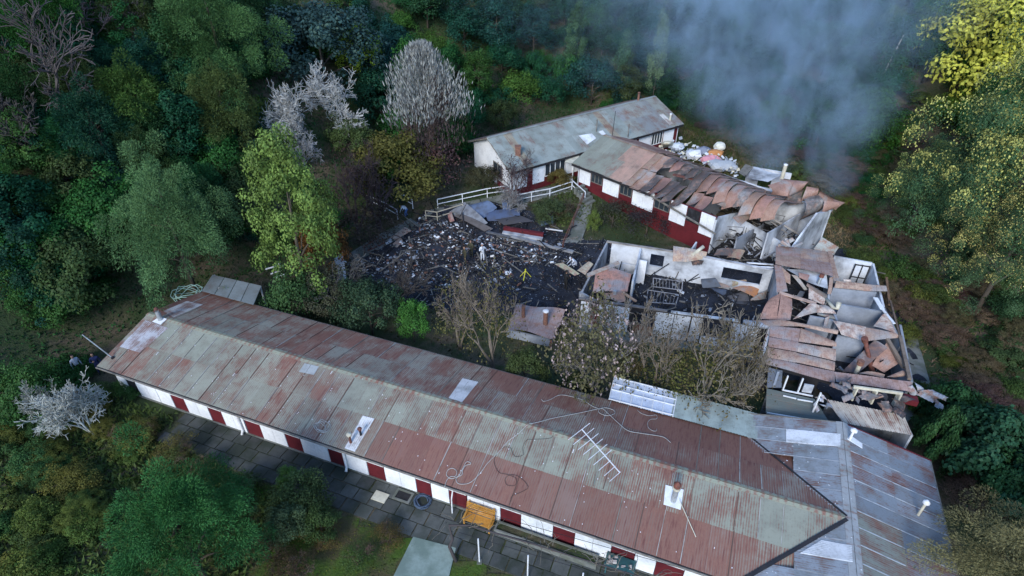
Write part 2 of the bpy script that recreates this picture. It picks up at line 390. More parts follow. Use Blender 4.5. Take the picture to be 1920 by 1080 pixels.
# ---------------------------------------------------------------- long house in front (u along, v across) with its cross wing
A = Frame((-25.264, 26.462), -21.065)
EZ, RZ, HW = 2.4, 3.42, 4.21
def A_near(v, off=0): return EZ + (RZ - EZ) * v / HW + off
nA = (A.u.cross(A(0, HW, RZ) - A(0, 0, EZ))).normalized(); oA = A(0, 0, EZ)
nA2 = (A.u.cross(A(0, HW, RZ) - A(0, 2 * HW, EZ))).normalized(); nA2 = -nA2 if nA2.z < 0 else nA2; oA2 = A(0, 2 * HW, EZ)
long_house = thing('long_house', 'long low house with rusty corrugated roof and red and white front wall', 'house', A(0, 4, 0))
house_wall = wall_mesh(A(.45, .55), A(38, .55), 0, 2.36, .12).me()
hw = link('wall', house_wall, 'fascia_black', long_house)
link('wall', wall_mesh(A(.45, 7.85), A(38, 7.85), 0, 2.36, .12).me(), 'white_wall', long_house)
gb = MB(); gb._add([A(.4, .5, 0), A(.4, 7.9, 0), A(.4, 7.9, 2.36), A(.4, 4.21, 3.3), A(.4, .5, 2.36), A(.52, .5, 0), A(.52, 7.9, 0), A(.52, 7.9, 2.36), A(.52, 4.21, 3.3), A(.52, .5, 2.36)], [(0, 1, 2, 3, 4), (9, 8, 7, 6, 5), (0, 5, 6, 1), (1, 6, 7, 2), (2, 7, 8, 3), (3, 8, 9, 4), (4, 9, 5, 0)])
gb.build('gable_wall', 'white_wall', long_house)
def u_at(px):
    lo, hi = -2., 40.
    for _ in range(40):
        m = (lo + hi) / 2
        if Q(A(m, .47, .1))[0] < px: lo = m
        else: hi = m
    return lo
bays = [('w', 231, 247), ('k', 248, 264), ('w', 266, 303), ('w', 304, 330), ('r', 331, 355), ('w', 356, 399), ('r', 400, 424), ('w', 425, 465), ('r', 467, 495), ('w', 496, 541), ('r', 542, 570), ('w', 571, 620), ('r', 621, 650), ('w', 653, 692), ('r', 693, 724), ('w', 725, 782), ('r', 783, 810), ('w', 811, 843), ('r', 844, 876), ('w', 878, 938), ('r', 939, 976), ('w', 977, 1035), ('r', 1036, 1075), ('w', 1076, 1142), ('r', 1143, 1185), ('w', 1186, 1224), ('r', 1225, 1275), ('w', 1276, 1345), ('r', 1346, 1400)]
for k, a, b in bays:
    u0, u1 = u_at(a), u_at(b)
    if k == 'w':
        if u1 - u0 > 1.5:
            m = (u0 + u1) / 2
            for s, e in ((u0, m - .008), (m + .008, u1)): MB().box(A(s, .47, .14), A.u * (e - s), A.v * .07, (0, 0, 2.2)).build('wall_panel', 'white_wall', long_house)
        else: MB().box(A(u0, .47, .14), A.u * (u1 - u0), A.v * .07, (0, 0, 2.2)).build('wall_panel', 'white_wall', long_house)
    else:
        MB().box(A(u0, .49, .14), A.u * (u1 - u0), A.v * .05, (0, 0, 1.16)).build('wall_panel', 'red_paint' if k == 'r' else 'fascia_black', long_house)
        w = MB()
        w.box(A(u0, .46, 1.31), A.u * (u1 - u0), A.v * .09, (0, 0, .07)); w.box(A(u0, .46, 2.2), A.u * (u1 - u0), A.v * .09, (0, 0, .08))
        for uu in (u0, (u0 + u1) / 2 - .025, u1 - .05): w.box(A(uu, .463, 1.38), A.u * .05, A.v * .085, (0, 0, .82))
        wf = w.build('window', 'white_metal', long_house)
        MB().box(A(u0 + .05, .5, 1.38), A.u * (u1 - u0 - .1), A.v * .015, (0, 0, .82)).build('pane', 'window_glass', wf)
MB().box(A(.4, .43, -.1), A.u * 37, A.v * .12, (0, 0, .23)).build('plinth', 'concrete', long_house)
rf = MB()
for s, v0 in ((1, HW), (-1, HW)):
    for i in range(14):
        a, b = -.12 + i * 3., min(-.12 + (i + 1) * 3. - .01, 41.75)
        if a > 41.4: continue
        z = RZ + .05 + .004 * (i % 2)
        rf._add([A(a, HW - .02 * s, z), A(b, HW - .02 * s, z), A(b, HW - s * .2, z - .05), A(a, HW - s * .2, z - .05), A(a, HW - .02 * s, z - .02), A(b, HW - .02 * s, z - .02), A(b, HW - s * .2, z - .07), A(a, HW - s * .2, z - .07)], [(0, 1, 2, 3), (7, 6, 5, 4), (0, 4, 5, 1), (1, 5, 6, 2), (2, 6, 7, 3), (3, 7, 4, 0)])
roofA = rf.build('roof', 'corrugated_iron', long_house, (.26, .27, .20, .45))
l = roofA.data.uv_layers.new(name='UVMap')
for d_ in (0, 1):
    fb = MB(); v = -.03 if d_ == 0 else 2 * HW - .03
    fb.box(A(-.1, v, 2.16), A.u * 37.6, A.v * .05, (0, 0, .2)); fb.build('fascia', 'fascia_black', roofA)
    gt = MB().tube([A(-.1, v - .05 if d_ == 0 else v + .1, 2.33), A(37.3, v - .05 if d_ == 0 else v + .1, 2.33)], .055, 6); gt.build('gutter', 'timber_grey', roofA)
MB().box(A(-.13, 0, EZ - .14), A.u * .04, A.v * HW + Vector((0, 0, RZ - EZ)), (0, 0, .13)).build('barge_board', 'timber_grey', roofA)
MB().box(A(-.13, 2 * HW, EZ - .14), A.u * .04, -A.v * HW + Vector((0, 0, RZ - EZ)), (0, 0, .13)).build('barge_board', 'timber_grey', roofA)
def roof_colour(slope, row, c, rr):
    g = rr.uniform(-.012, .012); w1 = .10 * math.sin(c * .55 + 1 + row) + .07 * math.sin(c * 1.7 + 2.2 * row) + rr.uniform(-.03, .03)
    bump = lambda a, b: 1 / (1 + math.exp(-(c - a) * 1.6)) * (1 / (1 + math.exp((c - b) * 1.6)))
    if slope == 'far': base, red, k, al = (.275, .262, .208), (.205, .125, .10), bump(30, 60) * (1 if row == 0 else .3), .56 + (.07 if row == 0 else 0)
    elif row == 0: base, red, k, al = (.262, .265, .208), (.195, .088, .072), max(bump(18.5, 23.5), .72 * bump(23, 37)), .47 - .12 * bump(9.5, 13.5)
    else: base, red, k, al = (.268, .278, .218), (.21, .12, .10), .35 * bump(12, 15), .41 - .08 * bump(35, 60)
    return tuple(b * (1 - k) + r * k + g for b, r in zip(base, red)) + (min(.8, al + .07 + w1 + .15 * k),)
rr = random.Random(3)
for c in range(42):
    u0 = -.1 + c * 1.0
    for row in (0, 1):
        va, vb = (-.02, 2.18) if row == 0 else (2.06, HW - .03)
        if u0 > 37.4 + va * 1.015 + (1.6 if row else 2.4): continue
        o = .018 + .010 * row + .006 * (c % 2); w = A.u * 1.03
        sheet_at(A(u0, va, A_near(va, o)), w, A.v * (vb - va) + Vector((0, 0, A_near(vb) - A_near(va))), roofA, roof_colour('near', row, c, rr))
        sheet_at(A(u0, 2 * HW - va, A_near(va, o)), w, -A.v * (vb - va) + Vector((0, 0, A_near(vb) - A_near(va))), roofA, roof_colour('far', row, c, rr))
for c in range(1, 41):          # lapped seams between the sheets
    u0 = -.1 + c * 1.0
    for s_, v00 in ((1, 0), (-1, 2 * HW)):
        for va, vb in ((.0, 2.1), (2.12, HW - .3)):
            if u0 > 37.2 + va * 1.0 or rr.random() < .22: continue
            k = rr.random(); o_ = .045
            MB().bar(A(u0 + rr.uniform(-.02, .02), v00 + s_ * va, A_near(va, o_)), A(u0 + rr.uniform(-.02, .02), v00 + s_ * vb, A_near(vb, o_)), rr.uniform(.025, .05), .02).build('seam', 'scorched', roofA, (.34, .34, .31) if k < .45 else (.12, .075, .06) if k < .8 else (.2, .2, .17))
def lift(px, o, n, off): return [on_plane(x, y, o + n * off, n) for x, y in px]
white_iron = (.72, .73, .74, .12)
patch('roof_patch', lift([(680, 779), (702, 785), (665, 847), (645, 840)], oA, nA, .06), roofA, 'corrugated_iron', (.72, .72, .72, .30), ny=3)
patch('roof_patch', lift([(867, 709), (897, 716), (866, 754), (841, 746)], oA2, nA2, .06), roofA, 'corrugated_iron', (.62, .60, .58, .12), ny=3)
patch('roof_patch', lift([(272, 600), (315, 615), (262, 661), (224, 650)], oA, nA, .06), roofA, 'corrugated_iron', (.50, .51, .54, .44), ny=3)
patch('roof_patch', lift([(350, 564), (380, 571), (325, 595), (306, 583)], oA2, nA2, .06), roofA, 'corrugated_iron', (.48, .47, .45, .46), ny=3)
patch('roof_patch', lift([(571, 681), (598, 687), (588, 703), (560, 697)], oA, nA, .06), roofA, 'corrugated_iron', (.36, .38, .38, .15), ny=2)
# cross wing on the right, ridge along v
UB, HB = 41.67, 4.38
oBr = A(UB + HB, 0, EZ); nBr = (A.v.cross(A(UB, 0, 3.45) - oBr)).normalized(); nBr = -nBr if nBr.z < 0 else nBr
oBl = A(UB - HB, 0, EZ); nBl = (A.v.cross(A(UB, 0, 3.45) - oBl)).normalized(); nBl = -nBl if nBl.z < 0 else nBl
wing = MB()
for s in (1, -1):
    for i in range(5):
        a, b = -5 + i * 3.05, -5 + (i + 1) * 3.05 - .01
        z = 3.515; wing._add([A(UB + .01 * s, a, z), A(UB + .01 * s, b, z), A(UB + s * .28, b, z - .07), A(UB + s * .28, a, z - .07), A(UB + .01 * s, a, z - .02), A(UB + .01 * s, b, z - .02), A(UB + s * .28, b, z - .09), A(UB + s * .28, a, z - .09)], [(0, 1, 2, 3), (7, 6, 5, 4), (0, 4, 5, 1), (1, 5, 6, 2), (2, 6, 7, 3), (3, 7, 4, 0)])
roofB = wing.build('wing_roof', 'corrugated_iron', long_house, (.33, .34, .34, .3)); roofB.data.uv_layers.new(name='UVMap')
for i in range(17):
    v0 = 10.2 - .9 * (i + 1)
    for row in (0, 1):
        for s in (1, -1):
            ua, ub = (HB + .03, 2.1) if row == 0 else (2.25, .06)
            if s < 0 and row == 0 and v0 < 7 and v0 > 1: continue
            zf = lambda w: 3.45 - (3.45 - EZ) * w / HB
            o = .018 + .010 * row + .006 * (i % 2); g = rr.uniform(-.03, .03)
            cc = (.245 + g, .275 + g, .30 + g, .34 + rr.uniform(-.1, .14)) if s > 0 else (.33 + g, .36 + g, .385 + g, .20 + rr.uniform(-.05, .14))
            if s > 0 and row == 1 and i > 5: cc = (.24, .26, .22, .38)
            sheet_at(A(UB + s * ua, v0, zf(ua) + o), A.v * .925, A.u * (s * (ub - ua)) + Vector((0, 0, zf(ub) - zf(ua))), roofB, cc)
for i in range(1, 17):
    v0 = 10.2 - .9 * i
    for ua, ub in ((HB, 2.2), (2.15, .3)):
        for s in (1, -1):
            if s < 0 and (1 < v0 < 7.2 and ua > 3) or rr.random() < .12: continue
            MB().bar(A(UB + s * ua, v0 + .01, 3.45 - 1.05 * ua / HB + .048), A(UB + s * ub, v0 + .01, 3.45 - 1.05 * ub / HB + .048), .035, .02).build('seam', 'scorched', roofB, (.40, .43, .46) if s > 0 else (.34, .36, .38))
patch('roof_patch', lift([(1474, 803), (1474, 829), (1576, 837), (1576, 813)], oBl, nBl, .07), roofB, 'corrugated_iron', white_iron, ny=2)
patch('roof_patch', lift([(1541, 1012), (1500, 1037), (1599, 1054), (1597, 1022)], oBl, nBl, .07), roofB, 'corrugated_iron', white_iron, ny=2)
patch('roof_patch', lift([(1588, 823), (1594, 815), (1617, 831), (1617, 841)], oBr, nBr, .07), roofB, 'corrugated_iron', (.75, .76, .78, 0), ny=2)
MB().bar(A(UB + HB + .05, -5, 2.33), A(UB + HB + .05, 10.2, 2.33), .1, .16).build('gutter', 'timber_grey', roofB)
MB().bar(A(37.5, 8.42, 2.47), A(41.5, 4.3, 3.47), .09, .04).build('valley_flashing', 'fascia_black', roofB)
MB().bar(A(37.3, 0, 2.47), A(41.5, 4.12, 3.47), .16, .05).build('valley_flashing', 'fascia_black', roofB)
MB().box(A(UB, 10.2, 3.3), A.u * (HB + .1) + Vector((0, 0, -1.05)), A.v * .05, (0, 0, .2)).build('barge_board', 'red_paint', roofB)
MB().box(A(UB, 10.2, 3.3), A.u * -(HB + .1) + Vector((0, 0, -1.05)), A.v * .05, (0, 0, .2)).build('barge_board', 'timber_grey', roofB)
link('wall', wall_mesh(A(45.6, -5), A(45.6, 9.8), 0, 2.36, .12).me(), 'grey_plaster', long_house)
gw = MB(); gw._add([A(37.7, 9.8, 0), A(45.6, 9.8, 0), A(45.6, 9.8, 2.36), A(UB, 9.8, 3.3), A(37.7, 9.8, 2.36), A(37.7, 9.92, 0), A(45.6, 9.92, 0), A(45.6, 9.92, 2.36), A(UB, 9.92, 3.3), A(37.7, 9.92, 2.36)], [(4, 3, 2, 1, 0), (5, 6, 7, 8, 9), (0, 1, 6, 5), (1, 2, 7, 6), (2, 3, 8, 7), (3, 4, 9, 8), (4, 0, 5, 9)])
gw.build('gable_wall', 'grey_plaster', long_house)
link('wall', wall_mesh(A(37.7, 8), A(37.7, 9.8), 0, 2.36, .12).me(), 'white_wall', long_house)
# nails and droppings: pale specks along seams
sp = MB()
for i in range(200):
    s = rr.random()
    if s < .7: u, v = rr.choice([round(rr.uniform(0, 37)), rr.uniform(0, 37)]), rr.uniform(.05, 4.0); p = A(u, v, A_near(v, .05)); d = A.v * (HW) + Vector((0, 0, RZ - EZ)); d.normalize()
    else: u, v = UB + rr.uniform(-3.5, .4), rr.uniform(0, 9.5); p = A(u, v, 3.45 - abs(u - UB) * .24 + .07); d = A.u.copy()
    if s < .7 and u > 37.0 + v: continue
    L_ = rr.choice([.03, .04, .04, .05, .07, .22 if s < .12 else .05]); sp.box(p, d * L_, A.u * .035 if s < .7 else A.v * .035, (0, 0, .006))
tag(sp.build('roof_nails', 'white_metal', roofA), kind='stuff')
# downpipes on the front wall
for px in (459, 653):
    u = u_at(px); MB().tube([A(u, -.02, 2.25), A(u, .2, 2.05), A(u, .38, 1.8), A(u, .38, .35), A(u + .05, .2, .16)], .075, 8).build('downpipe', 'white_metal', long_house, smooth=True)

# chimneys and vents standing on that roof
def flue(name, label, base, h, r, mat, cap=None, capr=None, plate=None, capmat='rust_pipe', domed=False):
    t = thing(name, label, 'chimney', base)
    MB().tube([base - Vector((0, 0, .15)), base + Vector((0, 0, h))], r, 12).build('pipe', mat, t, smooth=False)
    if cap:
        cb = MB(); z = base + Vector((0, 0, h + .1))
        if domed: cb.tube([base + Vector((0, 0, h - .02)), base + Vector((0, 0, h + cap * .4)), base + Vector((0, 0, h + cap))], [capr, capr * .95, capr * .35], 12)
        else:
            cb.tube([z, z + Vector((0, 0, cap * .5)), z + Vector((0, 0, cap))], [capr, capr, capr * .3], 12)
            for a in (0, 2.1, 4.2): cb.bar(base + Vector((math.cos(a) * r, math.sin(a) * r, h - .06)), z + Vector((math.cos(a) * r, math.sin(a) * r, .02)), .03)
        cb.build('cowl', capmat, t)
    return t
b = on_plane(302, 601, oA, nA); t = flue('stove_chimney', 'grey metal chimney at the far left end of the rusty roof', b, .8, .15, 'galvanised', .16, .13)
patch('flashing', lift([(300, 593), (313, 598), (301, 609), (285, 603)], oA, nA, .09), t, 'white_metal', wave=0, ny=2, nx=2)
b = on_plane(1262, 941, oA, nA); t = flue('stove_chimney', 'grey chimney with brown cowl on square white plate on the roof', b, 1.05, .13, 'galvanised', .3, .17)
patch('flashing', lift([(1248, 909), (1282, 918), (1276, 956), (1244, 946)], oA, nA, .09), t, 'white_metal', wave=0, ny=2, nx=2)
MB().tube([b + Vector((0, 0, 1.0)), b + Vector((0, 0, 1.12))], .19, 12).build('collar', 'cream_wall', t)
b = on_plane(658, 831, oA, nA); flue('vent_pipe', 'short vent pipe with pale cap on white roof patch, left of the pair', b, .55, .07, 'rust_pipe', .12, .14, capmat='cream_wall')
b = on_plane(677, 817, oA, nA); flue('vent_pipe', 'short dark vent pipe with rusty cap on white roof patch, right of the pair', b, .42, .06, 'char', .1, .12)
b = on_plane(1721, 966, oBr, nBr); flue('vent_pipe', 'pale slanting vent pipe with round white cap on the right roof', b, .95, .06, 'cream_wall', .16, .15, capmat='white_metal', domed=True)
b = on_plane(1592, 826, oBr, nBr); flue('vent_pipe', 'white vent pipe with round cap beside the roof ridge top right', b, .75, .06, 'white_metal', .12, .17, capmat='white_metal', domed=True)
# aerial
b = on_plane(1112, 912, oA, nA); hgt = 2.5
an = thing('television_aerial', 'tall white comb-shaped television aerial on a mast above the roof', 'aerial', b)
MB().tube([b - Vector((0, 0, .1)), b + Vector((0, 0, hgt))], .022, 6).build('mast', 'timber_grey', an)
zt = b.z + hgt; B0, B1 = P(1091, 805, zt), P(1162, 886, zt); MB().bar(B0, B1, .038).build('boom', 'white_metal', an)
eld = (P(1141, 774, zt) - P(1091, 813, zt)); eld.normalize()
for i in range(9):
    c = B0.lerp(B1, i / 8.); ln = 1.5 - .05 * i; e = MB().bar(c - eld * ln * .62, c + eld * ln * (.38 if i < 6 else .05), .022); e.build('rod', 'white_metal', an)
# ropes and cables on the roof
def cable(name, label, pix, plane, rad, mat, closed=False, off=.05):
    o, n = plane
    cps = [on_plane(x, y, o + n * off, n) for x, y in pix] if not callable(plane) else None
    pts = []
    for i in range(len(cps) - 1):
        p0, p1, p2, p3 = cps[max(i - 1, 0)], cps[i], cps[i + 1], cps[min(i + 2, len(cps) - 1)]
        for k in range(5):
            t = k / 5.; pts.append(.5 * ((2 * p1) + (p2 - p0) * t + (2 * p0 - 5 * p1 + 4 * p2 - p3) * t * t + (3 * p1 - p0 - 3 * p2 + p3) * t ** 3))
    pts.append(cps[-1]); return tag(MB().tube(pts, rad, 4).build(name, mat, None, smooth=True), label, 'rope')
zz = lambda L: [(760 + x * .25, 700 + y * .25) for x, y in L]
near = zz([(295, 850), (312, 800), (340, 775), (378, 770), (385, 735), (355, 712), (320, 725), (310, 765), (345, 790), (390, 775), (425, 760), (430, 725), (455, 690), (490, 680), (480, 665), (455, 668), (430, 715), (400, 770), (380, 790), (395, 825), (450, 830), (500, 810), (560, 750), (620, 670), (700, 590), (770, 510), (850, 450), (905, 395), (925, 385)])
cable('roof_rope', 'white looping rope running up the near slope of the roof', near, (oA, nA), .017, 'rope')
far = zz([(930, 380), (1000, 365), (1100, 338), (1200, 318), (1330, 292), (1440, 268), (1500, 258), (1560, 275), (1570, 300), (1520, 318), (1460, 300), (1450, 275), (1480, 265), (1530, 310), (1600, 375), (1670, 430), (1770, 450), (1870, 465), (1940, 480), (1990, 520)])
cable('roof_rope', 'white rope with a loop lying across the far slope of the roof', far, (oA2, nA2), .017, 'rope', off=.07)
cable('roof_rope', 'loose end of white rope curving near the rear gutter', zz([(1020, 195), (1040, 210), (1090, 195), (1140, 168), (1190, 163), (1270, 180), (1340, 205), (1400, 245), (1450, 265)]), (oA2, nA2), .015, 'rope', off=.06)
cable('roof_rope', 'pale S-shaped rope beside the clear roof sheets', zz([(1740, 275), (1770, 300), (1830, 318), (1880, 312), (1885, 340), (1840, 345), (1818, 370), (1825, 410), (1860, 432), (1885, 430), (1885, 415)]), (oA2, nA2), .013, 'rope', off=.06)
z2 = lambda L: [(520 + x * .25, 740 + y * .25) for x, y in L]
coilpts = [(335 + (45 + 14 * math.sin(i * 1.3)) * math.cos(i * .9) + 10 * math.sin(i * .37), 240 + (38 + 12 * math.cos(i * 1.7)) * math.sin(i * .9) + 8 * math.cos(i * .5)) for i in range(34)]
cable('rope_coil', 'tangled coil of pale wire lying near the front gutter', z2(coilpts), (oA, nA), .012, 'rope', off=.06)
cable('roof_cable', 'thin dark cable curling over the near slope below the aerial', zz([(1190, 430), (1120, 440), (1090, 485), (960, 495), (910, 500), (880, 560), (885, 610), (830, 625), (805, 600), (790, 560), (740, 555), (690, 600), (665, 660), (700, 740), (770, 760), (830, 790), (820, 840), (760, 835), (750, 790), (790, 760), (860, 780), (920, 850), (870, 890), (800, 920), (790, 960)]), (oA, nA), .009, 'fascia_black', off=.05)
tag(MB().tube([on_plane(1274, 938, oA + nA * .25, nA), on_plane(1305, 1007, oA + nA * .06, nA)], .02, 5).build('thin_pole', 'cream_wall'), 'thin pale pole lying on the roof below the square white plate', 'pole')
b = on_plane(212, 672, oA, nA); t = thing('flag_pole', 'leaning grey metal pole standing on the left roof corner', 'pole', b)
MB().tube([b, b + Vector((-1.1, 0, 1.9))], .035, 6).build('pole', 'galvanised', t); MB().tube([b - Vector((0, 0, .1)), b + Vector((0, 0, .12))], .1, 8).build('socket', 'fascia_black', t)
# lean-to of clear and green sheets at the rear gutter
lt = thing('lean_to', 'lean-to of clear plastic and mossy corrugated sheets behind the long roof', 'shelter', P(1290, 790, 0))
def lq(a, b, s, e): return a[0] + (b[0] - a[0]) * s, a[1] + (b[1] - a[1]) * s
for i in range(12):
    s0, s1 = i / 12, (i + 1) / 12; up, lo = ((1152, 706), (1427, 777)), ((1142, 749), (1420, 824))
    zs = 2.7
    q = [P(*lq(*up, s0, 0), 2.45), P(*lq(*up, s1, 0), 2.45), P(*lq(*lo, s1, 0), 2.56), P(*lq(*lo, s0, 0), 2.56)]
    clear = s1 < .45
    patch('clear_sheet' if clear else 'roof_sheet', q, lt, 'plastic_sheet' if clear else 'corrugated_iron', (.36, .42, .38, .08), ny=2, wl=.13, wave=.016)
fr = MB()
for s in np.linspace(0, .43, 7): fr.bar(P(*lq((1152, 706), (1427, 777), s, 0), 2.49), P(*lq((1142, 749), (1420, 824), s, 0), 2.6), .05)
for t_ in (.02, .3, .55, .97):
    fr.bar(P(*lq((1152, 706), (1142, 749), t_, 0), 2.5 + t_ * .11), P(*lq((1270, 736), (1261, 779), t_, 0), 2.5 + t_ * .11), .05)
fr.build('frame', 'white_metal', lt)
for s in (.03, .5, .97): 
    q = P(*lq((1152, 708), (1425, 778), s, 0), 2.4); MB().bar((q.x, q.y, 0), q, .09).build('post', 'timber_grey', lt)
# small awning sheet behind the left end
aw = thing('porch_roof', 'small grey corrugated porch roof behind the left end of the long house', 'shelter', P(440, 600, 0))
for i in range(4):
    s0, s1 = i / 4, (i + 1) / 4 - .01
    patch('roof_sheet', [P(*lq((398, 515), (491, 536), s0, 0), 2.5), P(*lq((398, 515), (491, 536), s1, 0), 2.5), P(*lq((378, 546), (476, 572), s1, 0), 2.75), P(*lq((378, 546), (476, 572), s0, 0), 2.75)], aw, 'corrugated_iron', (.25, .27, .26, .2), ny=2)
for x, y in ((402, 516), (488, 537)): q = P(x, y, 2.4); MB().bar((q.x, q.y, g1(q.x, q.y) - .2), q, .1).build('post', 'white_metal', aw)
c0 = P(352, 552, 2.2); pts = [c0 + Vector((math.cos(i * .55) * (1. + .2 * math.sin(i)), math.sin(i * .55) * .7, .35 * math.sin(i * .9) + .1 * math.cos(i * .31))) for i in range(60)]
tag(MB().tube(pts, .03, 4).build('hose_coil', 'paint', None, (.25, .38, .33), True), 'loose coils of pale green hose hanging behind the left roof corner', 'hose')

# ---------------------------------------------------------------- patio, path and things in front of the long house
patio = MB().box(A(5.5, -1.9, -.1), A.u * 32, A.v * 2.3, (0, 0, .13)).build('patio', 'ground_soil'); tag(patio, kind='structure')
SLAB = None
for r in range(3):
    for i in range(38):
        u0 = 5.6 + i * .84 + (.3 if r % 2 else 0) + rr.uniform(-.02, .02); v0 = -1.86 + r * .76
        o = MB().box(A(u0 + .02, v0 + .02, .02), A.u * rr.uniform(.76, .80), A.v * rr.uniform(.68, .73), (rr.uniform(-.01, .01), rr.uniform(-.01, .01), .045 + rr.uniform(0, .02))).build('paving_slab', 'slab_stone' if (u0 < 17 or u0 > 31 or rr.random() < .4) else 'slab_pale', patio)
gp = MB().prism([P(775, 1008)[:2], P(855, 1029)[:2], P(842, 1082)[:2], P(815, 1160)[:2], P(700, 1160)[:2], P(738, 1082)[:2]][::-1], -.05, .085).build('concrete_path', 'pale_slab'); tag(gp, kind='structure')
q = P(713, 932, .1); tag(MB().box(q - A.u * .4 - A.v * .28, A.u * .8, A.v * .56, (0, 0, .05)).build('loose_slab', 'cream_wall', None), 'pale speckled loose slab lying flat on the dark patio', 'slab')
q = P(756, 931, .08); dg = thing('drain_pit', 'square black open drain with concrete rim in the patio', 'drain', q)
m = MB()
for du, dv, a, b in ((-.5, -.32, 1.0, .1), (-.5, .26, 1.0, .1), (-.5, -.22, .12, .48), (.38, -.22, .12, .48)): m.box(q + A.u * du + A.v * dv, A.u * a, A.v * b, (0, 0, .07))
m.build('rim', 'concrete', dg); MB().box(q + A.u * -.38 + A.v * -.22 , A.u * .76, A.v * .48, (0, 0, .015)).build('pit_shade_plate', 'char', dg)  # flat black plate: the shade inside the drain put into its colour
q = P(793, 940, .12); pts = [q + Vector((math.cos(i * .5) * (.26 + .06 * (i % 7) / 7 + .004 * i), math.sin(i * .5) * (.26 + .06 * (i % 5) / 5 + .004 * i), .012 * (i % 9))) for i in range(50)]
tag(MB().tube(pts, .035, 5).build('garden_hose', 'paint', None, (.06, .09, .14), True), 'dark blue garden hose coiled on the patio', 'hose')
# yellow bench
bo = P(897, 985, .1); bt = thing('garden_bench', 'yellow wooden slatted bench standing against the red and white wall', 'bench', bo)
for i in range(5): MB().box(bo + A.u * -.78 + A.v * (-.25 + i * .1) + Vector((0, 0, .46)), A.u * 1.56, A.v * .085, (0, 0, .035)).build('seat_slat', 'bench_wood', bt)
for i in range(5): MB().box(bo + A.u * -.78 + A.v * (.27 + i * .035) + Vector((0, 0, .52 + i * .105)), A.u * 1.56, A.v * .03, (0, 0, .092)).build('back_slat', 'bench_wood', bt)
for s in (-.72, .64):
    for v in (-.24, .2): MB().box(bo + A.u * s + A.v * v, A.u * .08, A.v * .07, (0, 0, .46)).build('leg', 'bench_wood', bt)
    MB().box(bo + A.u * s + A.v * -.25 + Vector((0, 0, .62)), A.u * .08, A.v * .5, (0, 0, .05)).build('armrest', 'bench_wood', bt)
    MB().box(bo + A.u * s + A.v * .37 + Vector((0, 0, .1)), A.u * .07, A.v * .05, A.v * .1 + Vector((0, 0, .95))).build('back_post', 'bench_wood', bt)
# pergola posts with wires and vine
for i, (x, y, l) in enumerate(((899, 1054, 'white pergola post rising in front of the yellow bench'), (989, 1085, 'white pergola post second from the bench'), (1088, 1118, 'white pergola post nearest the right corner'))):
    q = P(x, y, .05); t = thing('pergola_post', l, 'post', q, group='pergola posts'); MB().tube([q, q + Vector((0, 0, 1.95))], .035, 8).build('post', 'white_metal', t); MB().box(q - Vector((.12, .12, .02)), (.24, 0, 0), (0, .24, 0), (0, 0, .08)).build('footing', 'concrete', t)
w0 = P(830, 962, 1.6) ; p1 = P(848, 962, .1); t = thing('pergola_post', 'crooked white pole left of the bench under the gutter', 'post', p1, group='pergola posts')
MB().tube([p1, p1 + Vector((.02, .05, 1.1)), p1 + Vector((.15, .25, 2.0))], .035, 6).build('post', 'white_metal', t)
vine = thing('grape_vine', 'bare grape vine trained on wires in front of the bench', 'vine', P(853, 1050))
wz = 1.95
wm = MB()
for k, (a, b) in enumerate((((812, 967), (1420, 1130)), ((860, 998), (1400, 1160)), ((850, 945), (1400, 1100)))): wm.tube([P(*a, wz), P(*b, wz)], .012, 4)
tag(wm.build('wire', 'fascia_black', vine), kind='stuff')
q = P(855, 1052); tk = [q, q + Vector((-.15, .1, .5)), q + Vector((-.28, .2, .9)), q + Vector((-.1, .3, 1.4)), P(842, 985, 1.9), P(880, 985, 1.98), P(930, 1000, 1.97), P(1000, 1020, 2.0), P(1080, 1045, 1.97), P(1180, 1075, 2.0), P(1260, 1100, 1.97)]
MB().tube(tk, [.1, .085, .08, .07, .06, .05, .045, .04, .035, .03, .02], 7).build('trunk', 'bark', vine, (.06, .05, .05), True)
vm = MB(); r2 = random.Random(5)
for i in range(46):
    p = P(835 + r2.random() * 430, 0, 0); x = 835 + r2.random() * 430; y = 972 + (x - 835) * .285 + r2.uniform(-14, 12); p = P(x, y, wz); pts = [p]
    d = Vector((r2.uniform(-1, 1), r2.uniform(-1, 1), r2.uniform(-.3, .6)))
    for k in range(5): d += Vector((r2.uniform(-.6, .6), r2.uniform(-.6, .6), r2.uniform(-.4, .3))); p = p + d.normalized() * .22; pts.append(p)
    vm.tube(pts, [.022, .02, .016, .014, .01, .006], 4)
tag(vm.build('canes', 'bark', vine, (.16, .14, .11), True), kind='stuff')
# teal table with clutter by the right end of the wall
q = P(1160, 1072, .1); tt = thing('garden_table', 'dark teal table with clutter under the vine', 'table', q)
MB().box(q + A.u * -.7 + A.v * -.35 + Vector((0, 0, .7)), A.u * 1.4, A.v * .7, (0, 0, .04)).build('table_top', 'paint', tt, (.03, .10, .11))
for s in (-.62, .56):
    for v in (-.3, .24): MB().box(q + A.u * s + A.v * v, A.u * .06, A.v * .06, (0, 0, .7)).build('leg', 'paint', tt, (.03, .10, .11))
m = MB()
for i in range(9): c = q + A.u * r2.uniform(-.6, .5) + A.v * r2.uniform(-.3, .2) + Vector((0, 0, .742)); m.box(c, (r2.uniform(.06, .2), 0, 0), (.02, r2.uniform(.06, .2), 0), (0, 0, r2.uniform(.03, .15)))
tag(m.build('table_clutter', 'paint', None, (.5, .45, .42)), 'small pale odds and ends heaped on the teal table', 'clutter', kind='stuff')
pl = thing('planter_box', 'long low concrete planter along the wall right of the bench', 'planter', A(28, .1, .06))
m = MB()
